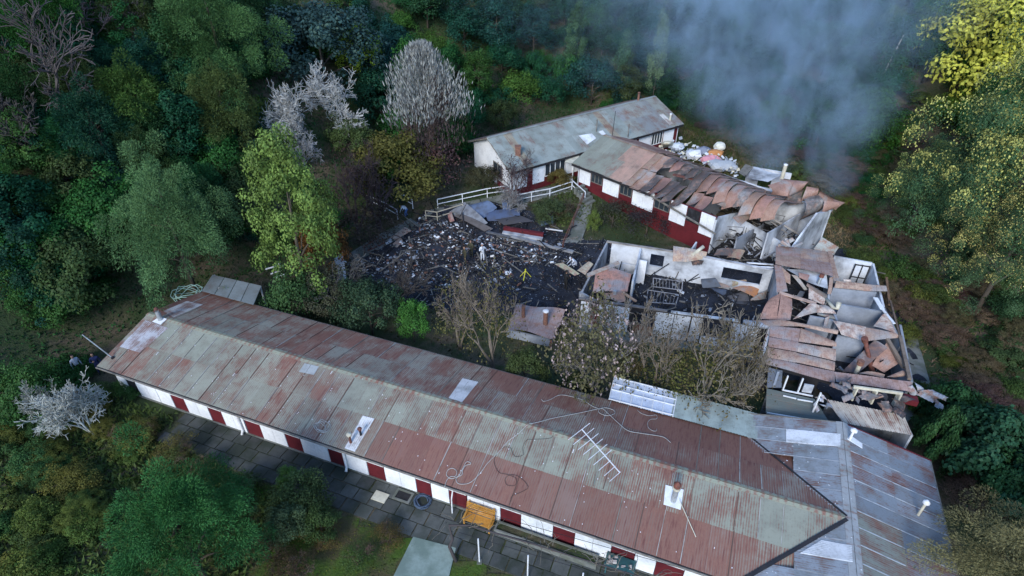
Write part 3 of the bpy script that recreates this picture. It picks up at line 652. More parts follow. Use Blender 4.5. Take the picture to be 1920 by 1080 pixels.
for a, b, c, d in ((26.2, -.25, 5.2, .08), (26.2, .22, 5.2, .08), (26.2, -.17, .08, .39), (31.32, -.17, .08, .39)): m.box(A(a, b, .06), A.u * c, A.v * d, (0, 0, .38))
m.build('box', 'concrete', pl); MB().box(A(26.28, -.17, .08), A.u * 5.04, A.v * .39, (0, 0, .28)).build('soil', 'ground_soil', pl)
# ---------------------------------------------------------------- far house (intact, grey roof)
UPV = Vector((0, 0, 1))
zE, zR = 4.0, 5.85
e0, e1, r0, r1 = P(957, 324, zE), P(1282, 233, zE), P(914, 259, zR), P(1229, 181, zR)
b0 = Vector((2 * r0.x - e0.x, 2 * r0.y - e0.y, zE)); b1 = Vector((2 * r1.x - e1.x, 2 * r1.y - e1.y, zE))
far_house = thing('far_house', 'far white house with weathered grey-green corrugated roof below the forest', 'house', (e0 + b1) / 2 * Vector((1, 1, 0)) if False else ((e0.x + b1.x) / 2, (e0.y + b1.y) / 2, 1.2))
roofC = MB().bar(r0 + UPV * .04, r1 + UPV * .04, .35, .05).build('roof', 'corrugated_iron', far_house, (.30, .32, .30, .2)); roofC.data.uv_layers.new(name='UVMap')
rr = random.Random(11)
def slope_sheets(E0, E1, R0, R1, ncol, rows, parent, colf, over=.03):
    for c in range(ncol):
        s0, s1 = c / ncol, (c + 1) / ncol + .003
        for r in range(rows):
            t0, t1 = r / rows, (r + 1) / rows + (.03 if r < rows - 1 else 0)
            f = lambda s, t: E0.lerp(E1, s).lerp(R0.lerp(R1, s), t)
            o = f(s0, t0) + UPV * (over + .010 * r + .006 * (c % 2)); sheet_at(o, f(s1, t0) - f(s0, t0), f(s0, t1) - f(s0, t0), parent, colf(c, r))
def cC(c, r):
    g = rr.uniform(-.025, .025)
    if c in (2, 15): return (.30, .27, .20, .34)
    if c > 17: return (.25 + g, .265 + g, .25, .30)
    return (.275 + g, .305 + g, .28 + g, .20 + rr.uniform(-.06, .08))
slope_sheets(e0, e1, r0, r1, 26, 2, roofC, cC)
slope_sheets(b0, b1, r0, r1, 26, 2, roofC, lambda c, r: (.26, .24, .20, .5))
def plane_of(E0, E1, R0):
    n = (E1 - E0).cross(R0 - E0).normalized(); return (E0, n if n.z > 0 else -n)
oC, nC = plane_of(e0, e1, r0)
for q, c in (([(1085, 254), (1110, 250), (1118, 259), (1101, 271)], (.7, .71, .73, .1)), ([(1122, 247), (1130, 244), (1137, 252), (1128, 253)], (.66, .67, .68, .15)), ([(1236, 215), (1244, 213), (1262, 231), (1256, 234)], (.6, .58, .55, .3))):
    patch('roof_patch', lift(q, oC, nC, .06), roofC, 'corrugated_iron', c, ny=2)
for a, b in ((e0, e1), (b0, b1)):
    MB().bar(a - UPV * .12, b - UPV * .12, .05, .2).build('fascia', 'fascia_black', roofC)
for a, b in ((e0, r0), (b0, r0), (e1, r1), (b1, r1)): MB().bar(a - UPV * .06, b - UPV * .06, .05, .16).build('barge_board', 'timber_grey', roofC)
du = (e1 - e0).normalized(); dv = Vector((-du.y, du.x, 0)); Lc = (e1 - e0).length; Wc = (b0 - e0).length
C = Frame(e0, math.degrees(math.atan2(du.y, du.x)))
ff = 1.0
cw = wall_mesh(C(.5, .45), C(Lc - .3, .45), ff, 3.9, .14); 
link('wall', cw.me(), 'red_paint', far_house)
for a, b, m, z0_ in ((.55, 2.2, 'white_wall', 1.9), (2.9, 4.3, 'white_wall', 1.9), (4.35, 6.9, 'glass', 2.4), (7.0, 8.7, 'white_wall', 1.9), (9.0, 10.2, 'glass', 2.2), (10.5, 12.5, 'white_wall', 1.6), (12.8, 14.6, 'glass', 2.4), (14.7, 16.6, 'white_wall', 1.6), (17, 18.8, 'white_wall', 1.6), (18.9, 20.6, 'glass', 2.4), (20.8, 22.4, 'white_wall', 1.6)):
    if b > Lc - .4: continue
    if m == 'white_wall': MB().box(C(a, .39, z0_), C.u * (b - a), C.v * .05, (0, 0, 3.88 - z0_)).build('wall_panel', 'white_wall', far_house)
    else:
        w = MB()
        for uu in np.linspace(a, b - .05, 5): w.box(C(uu, .36, z0_), C.u * .05, C.v * .08, (0, 0, 1.3))
        w.box(C(a, .355, z0_ - .06), C.u * (b - a), C.v * .09, (0, 0, .06)); w.box(C(a, .355, z0_ + 1.3), C.u * (b - a), C.v * .09, (0, 0, .06))
        wf = w.build('window', 'white_metal', far_house); MB().box(C(a + .02, .41, z0_), C.u * (b - a - .04), C.v * .02, (0, 0, 1.3)).build('pane', 'window_glass', wf)
vW = (b0 - e0).length
def Cg(u, v, z): return C(u, 0) + (b0 - e0).normalized() * v + UPV * z
gm = MB(); prof = [(.45, ff), (vW - .45, ff), (vW - .45, 3.9), (vW / 2, zR - .2), (.45, 3.9)]
for uu in (.5, Lc - .4):
    k = len(gm.v); gm._add([Cg(uu, v, z) for v, z in prof] + [Cg(uu + .12, v, z) for v, z in prof], [(0, 1, 2, 3, 4), (9, 8, 7, 6, 5), (0, 5, 6, 1), (1, 6, 7, 2), (2, 7, 8, 3), (3, 8, 9, 4), (4, 9, 5, 0)])
    gm.build('gable_wall', 'white_wall', far_house); gm = MB()
w = MB()
for v in (2.4, 3.3, 4.2): w.box(Cg(.42, v, 2.2), C.u * .09, (b0 - e0).normalized() * .06, (0, 0, 1.3))
w.box(Cg(.42, 2.4, 2.14), C.u * .09, (b0 - e0).normalized() * 1.86, (0, 0, .06)); w.box(Cg(.42, 2.4, 3.5), C.u * .09, (b0 - e0).normalized() * 1.86, (0, 0, .06))
wf = w.build('window', 'timber_grey', far_house); MB().box(Cg(.46, 2.46, 2.2), C.u * .02, (b0 - e0).normalized() * 1.74, (0, 0, 1.3)).build('pane', 'window_glass', wf)
MB().box(Cg(.44, .5, ff), C.u * .05, (b0 - e0).normalized() * 3.0, (0, 0, .8)).build('wall_panel', 'red_paint', far_house)
MB().box(C(.2, .3, .3), C.u * (Lc - .5), C.v * (vW - .7), (0, 0, .75)).build('plinth', 'concrete', far_house)
q = on_plane(971, 290, oC, nC); t = thing('brick_chimney', 'small brick chimney near the left corner of the far grey roof', 'chimney', q)
MB().box(q + Vector((-.25, -.25, -.3)), (.5, 0, 0), (0, .5, 0), (0, 0, 1.1)).build('stack', 'brick', t); MB().box(q + Vector((-.31, -.31, .8)), (.62, 0, 0), (0, .62, 0), (0, 0, .1)).build('cap', 'brick', t)
q = r0.lerp(r1, .88); flue('roof_vent', 'orange-red vent pipe standing on the ridge of the far roof', q, .8, .12, 'brick', .1, .16, capmat='brick')
for x, y, h, l in ((1118, 247, 1.1, 'thin dark vent pole on the far roof, leftmost of three'), (1177, 258, 1.3, 'dark leaning vent pole on the far roof beside the burnt corner')):
    q = on_plane(x, y, oC, nC); flue('vent_pole', l, q, h, .05, 'timber_grey', .12, .1, capmat='timber_grey')
q = on_plane(1147, 262, oC, nC); tag(MB().tube([q, q + Vector((.1, .05, 3.0))], .03, 5).build('aerial_pole', 'fascia_black'), 'tall thin black aerial pole between the two far roofs', 'aerial')
q = on_plane(1256, 226, oC, nC); flue('vent_pole', 'pale vent pipe on the white patch at the far roof right end', q, .6, .1, 'cream_wall', .12, .14, capmat='white_metal')
# entrance porch in the corner between the two houses
pt = thing('entrance_porch', 'small white timber porch with yellowed roof between the two houses', 'porch', P(1072, 330, 1.2))
po = P(1066, 336, 1.2)
for i, (x, y) in enumerate(((1058, 332), (1073, 336), (1091, 318))): q = P(x, y, 1.2); MB().bar(q, q + UPV * 2.35, .1).build('post', 'white_metal', pt)
patch('roof_panel', [P(1059, 303, 3.62), P(1080, 309, 3.62), P(1086, 292, 3.8), P(1072, 290, 3.8)], pt, 'cream_wall', wave=.004, ny=2)
MB().bar(P(1058, 331, 2.0), P(1074, 335, 2.0), .06, .5).build('rail_panel', 'white_metal', pt)

# ---------------------------------------------------------------- burnt red and white house (right of the far house)
dE, dR = 3.7, 5.35
d0 = P(1075, 306, dE); d1 = P(1290, 390, dE); ang = math.degrees(math.atan2(d1.y - d0.y, d1.x - d0.x))
D = Frame(d0, ang); DL, DW = 22.0, 9.2
burnt_house = thing('burnt_house', 'red and white house with buckled, smoking iron roof', 'house', D(9, 4.5, .5))
def Dz(v): return dE + (dR - dE) * (v / 4.6 if v < 4.6 else (9.2 - v) / 4.6)
ends = [('w', 0.5, 1.9), ('g', 2.0, 3.4), ('w', 3.5, 5.4), ('g', 5.5, 6.9), ('w', 7.0, 9.3), ('g', 9.4, 11.0), ('w', 11.1, 12.7), ('b', 12.8, 14.0), ('w', 14.1, 15.4)]
def base_z(u): return 1.05 - .055 * u
dw = wall_mesh(D(.4, .5), D(15.5, .5), .6, 3.6, .14, z0b=-.3); link('wall', dw.me(), 'red_paint', burnt_house)
link('wall', wall_mesh(D(15.5, .5), D(15.5, 4.4), -.3, 3.55, .14, z1b=2.6).me(), 'sooty_wall', burnt_house)
for k, a, b in ends:
    zb = 1.75 - .01 * a
    if k == 'w':
        m = (a + b) / 2
        for s, e in ((a, m - .01), (m + .01, b)): MB().box(D(s, .44, zb), D.u * (e - s), D.v * .05, (0, 0, 3.58 - zb)).build('wall_panel', 'white_wall', burnt_house)
    else:
        zb = 2.35; w = MB()
        for uu in np.linspace(a, b - .05, 4): w.box(D(uu, .42, zb), D.u * .05, D.v * .08, (0, 0, 1.15))
        w.box(D(a, .415, zb - .06), D.u * (b - a), D.v * .09, (0, 0, .06))
        wf = w.build('window', 'timber_grey' if k == 'g' else 'char', burnt_house)
        MB().box(D(a, .47, zb), D.u * (b - a), D.v * .02, (0, 0, 1.15)).build('pane', 'window_glass' if k == 'g' else 'char', wf)
# near-end white wall with green window, at the corner
MB().box(D(15.45, .42, -.25), D.u * .06, D.v * .2, (0, 0, 3.6)).build('corner_board', 'white_wall', burnt_house)
link('wall', wall_mesh(D(.4, 8.7), D(21.5, 8.7), .3, 3.5, .14).me(), 'sooty_wall', burnt_house)
link('wall', wall_mesh(D(.4, .5), D(.4, 8.7), .3, 3.6, .14).me(), 'sooty_wall', burnt_house)
# far end gable, pale and scorched
gm = MB(); prof = [(1.5, -.1), (8.8, -.1), (8.8, 3.4), (5.6, 4.4), (3.2, 3.1), (1.5, 2.0)]
gm._add([D(21.3, v, z) for v, z in prof] + [D(21.45, v, z) for v, z in prof], [tuple(range(6)), tuple(range(11, 5, -1))] + [(i, i + 6, (i + 1) % 6 + 6, (i + 1) % 6) for i in range(6)]); gm.build('gable_wall', 'sooty_wall', burnt_house)
for u, v0, v1, zt in ((17.6, .6, 5.4, 2.4), (19.4, 2.0, 8.5, 3.1), (12.5, .7, 8.6, 3.3), (8, .7, 8.6, 3.4)):
    link('partition_wall', wall_mesh(D(u, v0), D(u, v1), -.1, zt, .12, z1b=zt - .5).me(), 'sooty_wall_dark' if u in (17.6, 12.5) else 'sooty_wall', burnt_house)
link('partition_wall', wall_mesh(D(15.5, 3.9), D(21.4, 3.0), -.2, 2.5, .12, holes=((1.6, 2.4, -.2, 1.8),), z1b=2.0).me(), 'sooty_wall', burnt_house)
MB().box(D(.6, .7, -.1), D.u * 20.6, D.v * 7.9, (0, 0, .35)).build('floor', 'char', burnt_house)
roofD = MB().bar(D(0, 4.6, dR + .05), D(6.4, 4.6, dR + .05), .35, .05).build('roof', 'corrugated_iron', burnt_house, (.3, .27, .22, .5)); roofD.data.uv_layers.new(name='UVMap')
def cD(c, r):
    g = rr.uniform(-.02, .02)
    if c > 4 or (c > 3 and r): return (.42 + g, .26, .2, .3)
    return (.235 + g, .25 + g, .205 + g, .34 + .03 * c)
slope_sheets(D(-.1, -.1, dE), D(6.3, -.1, dE), D(-.1, 4.6, dR), D(6.3, 4.6, dR), 7, 2, roofD, cD)
slope_sheets(D(-.1, 9.3, dE), D(6.3, 9.3, dE), D(-.1, 4.6, dR), D(6.3, 4.6, dR), 7, 2, roofD, lambda c, r: (.38, .22, .17, .55))
MB().bar(D(-.1, -.12, dE - .13), D(9.3, -.12, dE - .13), .05, .22).build('fascia', 'fascia_black', roofD)
MB().bar(D(9.3, -.14, dE - .13), P(1342, 439, 2.5), .09, .14).build('hanging_gutter', 'timber_grey', roofD)
# buckled strips (pixel corners with heights)
Z5 = lambda L, z: [(1200 + x / 4.8, 260 + y / 4.8) + (zz_,) for (x, y), zz_ in zip(L, z)]
pink = (.50, .285, .22, .55); pinkd = (.43, .25, .20, .25); dark = (.22, .20, .19, .15)
def buck(L, z, colr, bulge=.25, jit=.05, seed=0, wave=.01, tilt=0):
    q = pp(Z5(L, z)); q[0].z += tilt; q[3].z += tilt; q[1].z -= tilt * .3; q[2].z -= tilt * .3
    return patch('roof_sheet', q, roofD, 'burnt_iron', colr, bulge=bulge, ny=10, jit=jit, seed=seed, wave=wave, wl=.14)
# strips still lying on the rafters, each lapped and curled over its neighbour
r8 = random.Random(88)
def strip(u0, w, va, vb, za, zb, lift_l, lift_r, colr, bulge, seed):
    q = [D(u0, va, za - lift_r * .3), D(u0 + w, va, za + lift_l * .3), D(u0 + w, vb + lift_l * .5, zb + lift_l), D(u0, vb, zb - lift_r)]
    return patch('roof_sheet', q, roofD, 'burnt_iron', colr, bulge=bulge, ny=10, jit=.05, seed=seed, wave=.014, wl=.14)
for i in range(15):
    u0 = 6.1 + i * .86; sag = .035 * i; fade = (.50 + r8.uniform(-.06, .06), .285 + r8.uniform(-.02, .04), .22, r8.uniform(.3, .75)) if r8.random() < .72 else (.26, .22, .20, .2)
    vlo = 2.35 if i < 2 else 3.2 if i < 5 else 2.5 + r8.uniform(-.4, .4); drop = 0 if i < 6 else .2 if i < 9 else .6 + r8.uniform(-.2, .3)
    strip(u0, .98, 4.66, vlo, dR - sag, Dz(vlo) - sag - drop, .04 if i < 2 else .36 + r8.uniform(-.1, .15), .02 if i < 2 else .14, fade, .02 if i < 2 else .22 if i < 9 else .5, i)
    strip(u0, .98, 9.25, 4.62, dE - sag - .2, dR - sag - .02, .06, .05, (.48, .28, .22, .7), .05, i + 50)
    if i < 9: strip(u0, 1.0, 2.4 if i < 5 else 2.2, -.2 - .05 * i if i < 7 else .5, Dz(2.3) - sag - .06, Dz(0) - sag * 1.3 - .02, .04 if i < 2 else .34 + r8.uniform(-.1, .16), .02 if i < 2 else .14, fade, r8.uniform(-.14, .2) if i > 0 else .02, i + 20)
MB().bar(P(1262, 327, 4.7), P(1363, 352, 4.5), .4, .06).build('fallen_ridge_cap', 'rust_pipe', roofD)
# right-hand rows over the burning rooms
Hs = [([(1145, 420), (1290, 375), (1330, 520), (1175, 500)], (5.0, 5.1, 4.3, 4.2), pink, .35), ([(1250, 365), (1390, 375), (1420, 480), (1330, 530)], (5.1, 5.1, 4.3, 4.2), pink, .3),
      ([(1390, 375), (1520, 385), (1450, 470), (1330, 530)], (5.1, 5.1, 4.4, 4.2), pink, .3), ([(1330, 520), (1500, 440), (1470, 590), (1330, 600)], (4.5, 4.8, 3.6, 3.4), dark, .35),
      ([(1500, 430), (1610, 450), (1590, 520), (1450, 560)], (5.0, 5.0, 4.3, 3.9), pink, .35), ([(1470, 540), (1590, 500), (1625, 650), (1430, 740)], (4.2, 4.5, 3.2, 2.6), dark, .8),
      ([(1600, 450), (1740, 540), (1660, 620), (1590, 520)], (5.0, 4.9, 4.0, 4.3), pink, .3), ([(1660, 560), (1840, 575), (1700, 640), (1620, 690)], (4.6, 4.6, 3.6, 3.4), pink, .25), ([(1740, 545), (1845, 577), (1760, 640), (1690, 600)], (4.6, 4.7, 3.9, 4.1), pinkd, .1),
      ([(690, 590), (960, 490), (985, 560), (760, 625)], (3.9, 4.2, 3.7, 3.5), (.36, .30, .25, .6), .1), ([(970, 600), (1140, 460), (1165, 560), (1010, 590)], (3.6, 4.4, 3.9, 3.4), (.36, .24, .20, .6), .2),
      ([(830, 715), (950, 640), (1050, 655), (900, 790)], (3.2, 3.5, 3.3, 2.9), (.33, .25, .19, .7), .05), ([(1120, 500), (1170, 520), (1170, 650), (1130, 640)], (4.0, 4.0, 3.0, 3.0), (.3, .17, .14, .5), .1),
      ([(1000, 560), (1120, 590), (1080, 640), (930, 620)], (3.6, 3.7, 3.3, 3.3), (.36, .22, .17, .6), .1)]
for i, (L_, z, c, bl) in enumerate(Hs): buck(L_, z, c, bl, .06, 60 + i)
# hanging rafters and twisted battens at the open end
z5 = lambda x, y, z: P(1200 + x / 4.8, 260 + y / 4.8, z)
for a, b, w in (((900, 605, 3.4), (1090, 645, 3.3), .16), ((1060, 635, 3.3), (1440, 865, 2.3), .16), ((1050, 650, 3.2), (1320, 850, 2.3), .1), ((1440, 865, 2.3), (1520, 920, 1.6), .1), ((1600, 730, 3.0), (1730, 640, 3.4), .18), ((600, 780, 1.8), (960, 800, 1.8), .04), ((780, 850, 1.4), (960, 920, 1.2), .05), ((940, 790, 2.2), (900, 930, .6), .05), ((960, 800, 2.0), (925, 930, .6), .05), ((770, 800, 1.6), (750, 930, .6), .05), ((780, 860, 1.4), (1000, 985, .6), .07), ((880, 860, 1.4), (1010, 1000, .3), .06), ((980, 830, 1.3), (1070, 960, .5), .08), ((1060, 950, .5), (1210, 1020, .3), .08), ((985, 915, 1.0), (1190, 1020, .3), .08), ((1230, 860, 1.3), (1190, 960, .3), .06), ((600, 885, 1.2), (1230, 925, 1.2), .035), ((970, 785, 1.9), (1250, 850, 1.7), .035), ((1200, 680, 2.6), (1310, 700, 2.6), .06), ((1300, 700, 2.6), (1270, 770, 1.8), .06), ((1000, 1020, .5), (1200, 1030, .5), .05)):
    MB().bar(z5(*a), z5(*b), w, w * .8).build('rafter', 'scorched', burnt_house, (.33, .30, .27) if w > .09 else (.2, .2, .21))
pipeb = P(1467, 341, 3.0); flue('tall_flue', 'tall pale pipe chimney rising behind the buckled roof', P(1466, 335, 3.6), 1.4, .17, 'cream_wall', .08, .2, capmat='white_metal', domed=True)
ah = thing('back_annex', 'low pale annex with collapsed roof behind the buckled iron roof', 'building', P(1420, 330, 1))
link('wall', wall_mesh(P(1398, 333, 2.2)[:2], P(1465, 345, 2.2)[:2], .5, 3.4, .15, holes=((1.2, 2.4, 1.5, 2.8), (3.2, 4.0, 1.5, 2.8))).me(), 'sooty_wall', ah)
patch('roof_panel', [z5(950, 225, 3.7), z5(1020, 255, 3.7), z5(940, 340, 3.5), z5(885, 305, 3.5)], ah, 'timber_grey', ny=2); patch('roof_panel', [z5(1030, 255, 3.6), z5(1280, 330, 3.6), z5(1150, 390, 3.4), z5(960, 340, 3.4)], ah, 'sooty_wall', wave=.01, jit=.15, ny=4)
fl = z5(1418, 690, 1.2); tag(MB().tube([fl, fl + Vector((.1, 0, .25)), fl + Vector((.16, 0, .5))], [.18, .14, .02], 6).build('flame', 'ember'), 'small orange flame inside the burnt house', 'flame')
# rubbish heap behind the burnt house
heap_cols = [(.7, .72, .75), (.62, .28, .32), (.55, .6, .66), (.42, .44, .46), (.5, .22, .08), (.75, .73, .62), (.2, .22, .28)]
r3 = random.Random(21)
names = ['white sack lying left in the rubbish heap behind the burnt house', 'pink sack on the rubbish heap behind the burnt house', 'pale blue sack at the foot of the yellow tarpaulin heap', 'grey sheet of rubble bags behind the buckled roof', 'orange debris bundle at the back of the rubbish heap', 'cream crumpled bag at the right of the rubbish heap', 'dark bundle in the middle of the rubbish heap']
for i, (x, y, s) in enumerate(((1302, 289, .9), (1334, 300, 1.0), (1270, 276, .8), (1353, 310, 1.5), (1341, 288, .8), (1350, 275, .7), (1318, 283, .9))):
    z = 2.0; c = P(x, y, z); g0 = g1(c.x, c.y); bm = bmesh.new(); bmesh.ops.create_icosphere(bm, subdivisions=2, radius=1)
    for v in bm.verts: k = 1 + .35 * mnoise.noise(v.co * 1.6 + Vector((i * 7, 0, 0))); v.co = Vector((c.x + v.co.x * s * k, c.y + v.co.y * s * k * .8, max(c.z + v.co.z * .5 * k, g0)))
    me = bpy.data.meshes.new('m'); bm.to_mesh(me); bm.free(); tag(link('rubbish_sack', me, 'cloth', None, heap_cols[i]), names[i], 'sack', 'rubbish heap behind the burnt house')
hb = MB()
for i in range(240):
    x = 1232 + r3.random() * 150; y = 262 + (x - 1232) * .35 + r3.uniform(-14, 16); c = P(x, y, 1.7 + r3.random() * .6); s = r3.uniform(.1, .45)
    a = Vector((r3.uniform(-1, 1), r3.uniform(-1, 1), r3.uniform(-.4, .4))).normalized() * s; b = a.orthogonal().normalized() * s * r3.uniform(.3, 1); n = a.cross(b).normalized() * .05; hb.box(c, a, b, n, r3.choice((0, 0, 1, 2)))
tag(hb.build('rubbish_scraps', ['sooty_wall', 'grey_plaster', 'cream_wall']), 'pale scraps scattered over the rubbish heap behind the burnt house', 'rubbish', kind='stuff')
tb = [z5(170, 60, 2.2), z5(310, 60, 2.2), z5(285, 0, 3.6), z5(200, -5, 3.6)]
tp = MB(); top = z5(240, -25, 3.9)
k = 9; ring = [P(1252 + 15 * math.cos(i * 2 * math.pi / k), 270 + 6 * math.sin(i * 2 * math.pi / k), 1.9) for i in range(k)]
ring2 = [P(1251 + 9 * math.cos(i * 2 * math.pi / k + .2), 268 + 4 * math.sin(i * 2 * math.pi / k), 2.9) for i in range(k)]
tp._add(ring + ring2 + [P(1250, 268, 3.5)], [(i, (i + 1) % k, k + (i + 1) % k, k + i) for i in range(k)] + [(k + i, k + (i + 1) % k, 2 * k) for i in range(k)])
tag(tp.build('tarpaulin_heap', 'cream_wall', None, smooth=True), 'heap under yellowish tarpaulin at the end of the far house', 'tarpaulin')

# ---------------------------------------------------------------- roofless burnt house in the middle
mid_house = thing('roofless_house', 'roofless burnt house with white inner walls in the middle of the yard', 'house', P(1250, 560, 0))
Z3 = lambda x, y, z: P(1040 + x / 4, 420 + y / 4, z)
TW = 2.5
bw = [Z3(430, 135, TW), Z3(885, 205, TW), Z3(1640, 345, TW)]
L1 = (bw[2] - bw[0]).length
sA = lambda x, y, z: (Z3(x, y, z) - bw[0]).dot((bw[2] - bw[0]).normalized())
link('back_wall', wall_mesh(bw[0], bw[2], -.05, TW, .15, holes=((sA(720, 235, 2.0), sA(825, 240, 2.0), .95, 2.05), (sA(1265, 335, 2.0), sA(1560, 390, 2.0), .95, 2.0))).me(), 'sooty_wall', mid_house)
f0, f1 = P(1085, 560, TW), P(1442, 612, TW); Lf = (f1 - f0).length
fw = wall_mesh(f0, f1, -.05, TW, .14, holes=((3.95, 5.3, 1.0, 2.1), (8.6, 10.4, .9, 2.1)), z1b=2.3); link('front_wall', fw.me(), 'fascia_black', mid_house)
fd = (f1 - f0); fd.z = 0; fd.normalize(); fn = Vector((fd.y, -fd.x, 0))
def fb(s0, s1, z0_, z1_, mat, nm='wall_panel'): 
    p = Vector((f0.x, f0.y, 0)) + fd * s0 + fn * .05; return MB().box(p + UPV * z0_, fd * (s1 - s0), -fn * .05, (0, 0, z1_ - z0_)).build(nm, mat, mid_house)
for s0, s1 in ((.2, .9), (1.5, 2.55), (2.57, 3.6), (5.4, 6.6), (6.65, 7.7), (7.8, 8.5), (10.5, 11.4), (11.45, 12.1)): fb(s0, s1, .25, 2.35, 'sooty_wall')
fb(3.95, 5.3, .15, .98, 'door_brown', 'door'); fb(8.6, 10.4, .15, .88, 'sooty_wall')
fb(.95, 1.45, .2, 2.0, 'red_paint')
MB().box(Vector((f0.x, f0.y, -.1)) + fn * .9, fd * 13, -fn * .9, (0, 0, .3)).build('plinth', 'concrete', mid_house)
for a, b, za, zb_, m in (((390, 130, 2.5), (190, 500, 2.0), 2.5, 1.7, 'sooty_wall_dark'), ((640, 180, 2.5), (580, 420, 2.4), 2.5, 2.3, 'sooty_wall'), ((185, 500, 1.8), (370, 590, 2.4), 1.7, 2.2, 'sooty_wall_dark')):
    p, q = Z3(a[0], a[1], a[2]), Z3(b[0], b[1], b[2]); link('partition_wall', wall_mesh(p, q, -.05, za, .14, z1b=zb_).me(), m, mid_house)
p, q = Z3(590, 440, 0), Z3(665, 455, 0); link('partition_wall', wall_mesh(p, q, 0, 2.2, .1).me(), 'white_wall', mid_house)
p, q = Z3(340, 330, 0.2), Z3(600, 320, .2); link('partition_wall', wall_mesh((bw[0].x + .6, bw[0].y - .8), (bw[0].x + 2.4, bw[0].y - 1.4), 0, 1.0, .1).me(), 'sooty_wall', mid_house)
p, q = Z3(485, 300, .1), Z3(570, 305, .1); link('inner_door', wall_mesh(p, q, .02, 2.1, .05).me(), 'door_brown', mid_house)
link('partition_wall', wall_mesh(Z3(960, 400, 0), Z3(1030, 320, 0), 0, 1.9, .12, z1b=2.4).me(), 'sooty_wall', mid_house)
MB().bar(Z3(390, 130, 2.58), Z3(885, 205, 2.58), .22, .08).build('wall_plate', 'scorched', mid_house, (.3, .27, .24)); MB().bar(Z3(900, 200, 2.58), Z3(1640, 345, 2.58), .2, .08).build('wall_plate', 'scorched', mid_house, (.42, .42, .44))
MB().bar(f0 + UPV * .05, f0.lerp(f1, .48) + UPV * .05, .2, .1).build('wall_plate', 'scorched', mid_house, (.16, .15, .15)); MB().bar(f0.lerp(f1, .5) + UPV * .03, f0.lerp(f1, .85) + UPV * .1, .25, .06).build('wall_plate', 'scorched', mid_house, (.5, .52, .54))
MB().tube([f0.lerp(f1, .87) + UPV * .05, f1 + Vector((.8, -.3, .0))], .2, 10).build('downpipe', 'grey_plaster', mid_house, smooth=True)
rustc = (.46, .26, .19, .9)
def loose(name, label, q, colr=(.3, .28, .27, .3), mat='burnt_iron', bulge=.05, jit=.05, cat='sheet', zf=Z3, wave=.012, ny=6, group='loose iron sheets in the ruins'):
    if max(colr[:3]) < .16: mat = 'scorched'
    o = patch(name, [zf(*c) for c in q], None, mat, colr, bulge=bulge, jit=jit, ny=ny, wave=wave); return tag(o, label, cat, group)
patch('roof_sheet', [Z3(310, 350, 2.3), Z3(440, 325, 2.35), Z3(420, 500, 2.2), Z3(285, 515, 2.1)], mid_house, 'burnt_iron', (.50, .24, .17, 1), bulge=.08, ny=6)
patch('roof_sheet', [Z3(430, 325, 2.38), Z3(575, 375, 2.3), Z3(545, 508, 2.15), Z3(410, 505, 2.22)], mid_house, 'burnt_iron', (.52, .26, .19, 1), bulge=.08, ny=6)
patch('roof_sheet', [Z3(345, 525, 2.3), Z3(525, 500, 2.35), Z3(530, 580, 2.6), Z3(480, 590, 2.6)], mid_house, 'burnt_iron', (.50, .26, .16, 1), bulge=.05, ny=4)
MB().bar(Z3(515, 515, 2.5), Z3(610, 580, 2.6), .18, .08).build('rafter', 'scorched', mid_house, (.42, .27, .18))
q = Z3(450, 530, 2.4); MB().tube([q, q + UPV * .35], .12, 10).build('vent_pipe', 'galvanised', mid_house)
loose('ridge_flashing', 'long tan ridge flashing lying over the left partition', [(240, 370, 2.3), (250, 400, 2.3), (490, 300, 2.5), (475, 275, 2.5)], (.45, .38, .30, 1), bulge=.02)
loose('iron_sheet', 'olive corrugated sheet hanging over the left corner of the ruin', [(0, 300, 1.6), (60, 290, 1.7), (190, 375, 1.5), (150, 390, 1.4)], (.34, .33, .22, 1)); loose('iron_sheet', 'small tan sheet leaning on the left partition wall', [(170, 350, 1.5), (255, 280, 1.9), (290, 300, 1.9), (230, 385, 1.6)], (.42, .38, .28, 1))
patch('roof_sheet', [Z3(890, 165, 2.9), Z3(1000, 180, 2.9), Z3(1000, 285, 2.2), Z3(885, 280, 2.2)], mid_house, 'burnt_iron', (.48, .34, .24, 1), bulge=.1, ny=5); patch('roof_sheet', [Z3(1000, 180, 2.92), Z3(1145, 210, 2.9), Z3(1130, 260, 2.4), Z3(990, 285, 2.22)], mid_house, 'burnt_iron', (.46, .36, .26, 1), bulge=.15, ny=5)
tag(MB().tube([Z3(1030, 235, 2.6), Z3(1118, 168, 3.2)], .14, 10).build('fallen_flue', 'cream_wall', None, smooth=True), 'pale fallen flue pipe lying on the sheet over the back wall', 'pipe')
patch('hanging_sheet', [Z3(1020, 260, 2.3), Z3(1120, 275, 2.3), Z3(1075, 350, 1.2), Z3(1040, 345, 1.2)], mid_house, 'burnt_iron', (.12, .13, .16, 0), ny=4)
def bedframe(label, c, sx, sy, up):
    t = thing('bed_frame', label, 'bed', c[0] * .5 + c[2] * .5, group='burnt bed frames'); m = MB()
    a, b, cc, d = c
    for p, q in ((a, b), (b, cc), (cc, d), (d, a)): m.bar(p, q, .05)
    m.build('frame', 'scorched', t, (.3, .3, .32))
    for i in range(1, 9): MB().bar(a.lerp(b, i / 9), d.lerp(cc, i / 9), .025).build('bar', 'scorched', t, (.28, .28, .3))
    for p in c: MB().bar((p.x, p.y, 0), p, .05).build('leg', 'scorched', t, (.2, .2, .22))
bedframe('black metal bed frame standing against the inner back wall', [Z3(740, 405, .9), Z3(960, 430, .9), Z3(955, 495, .5), Z3(740, 470, .5)], 0, 0, 0)
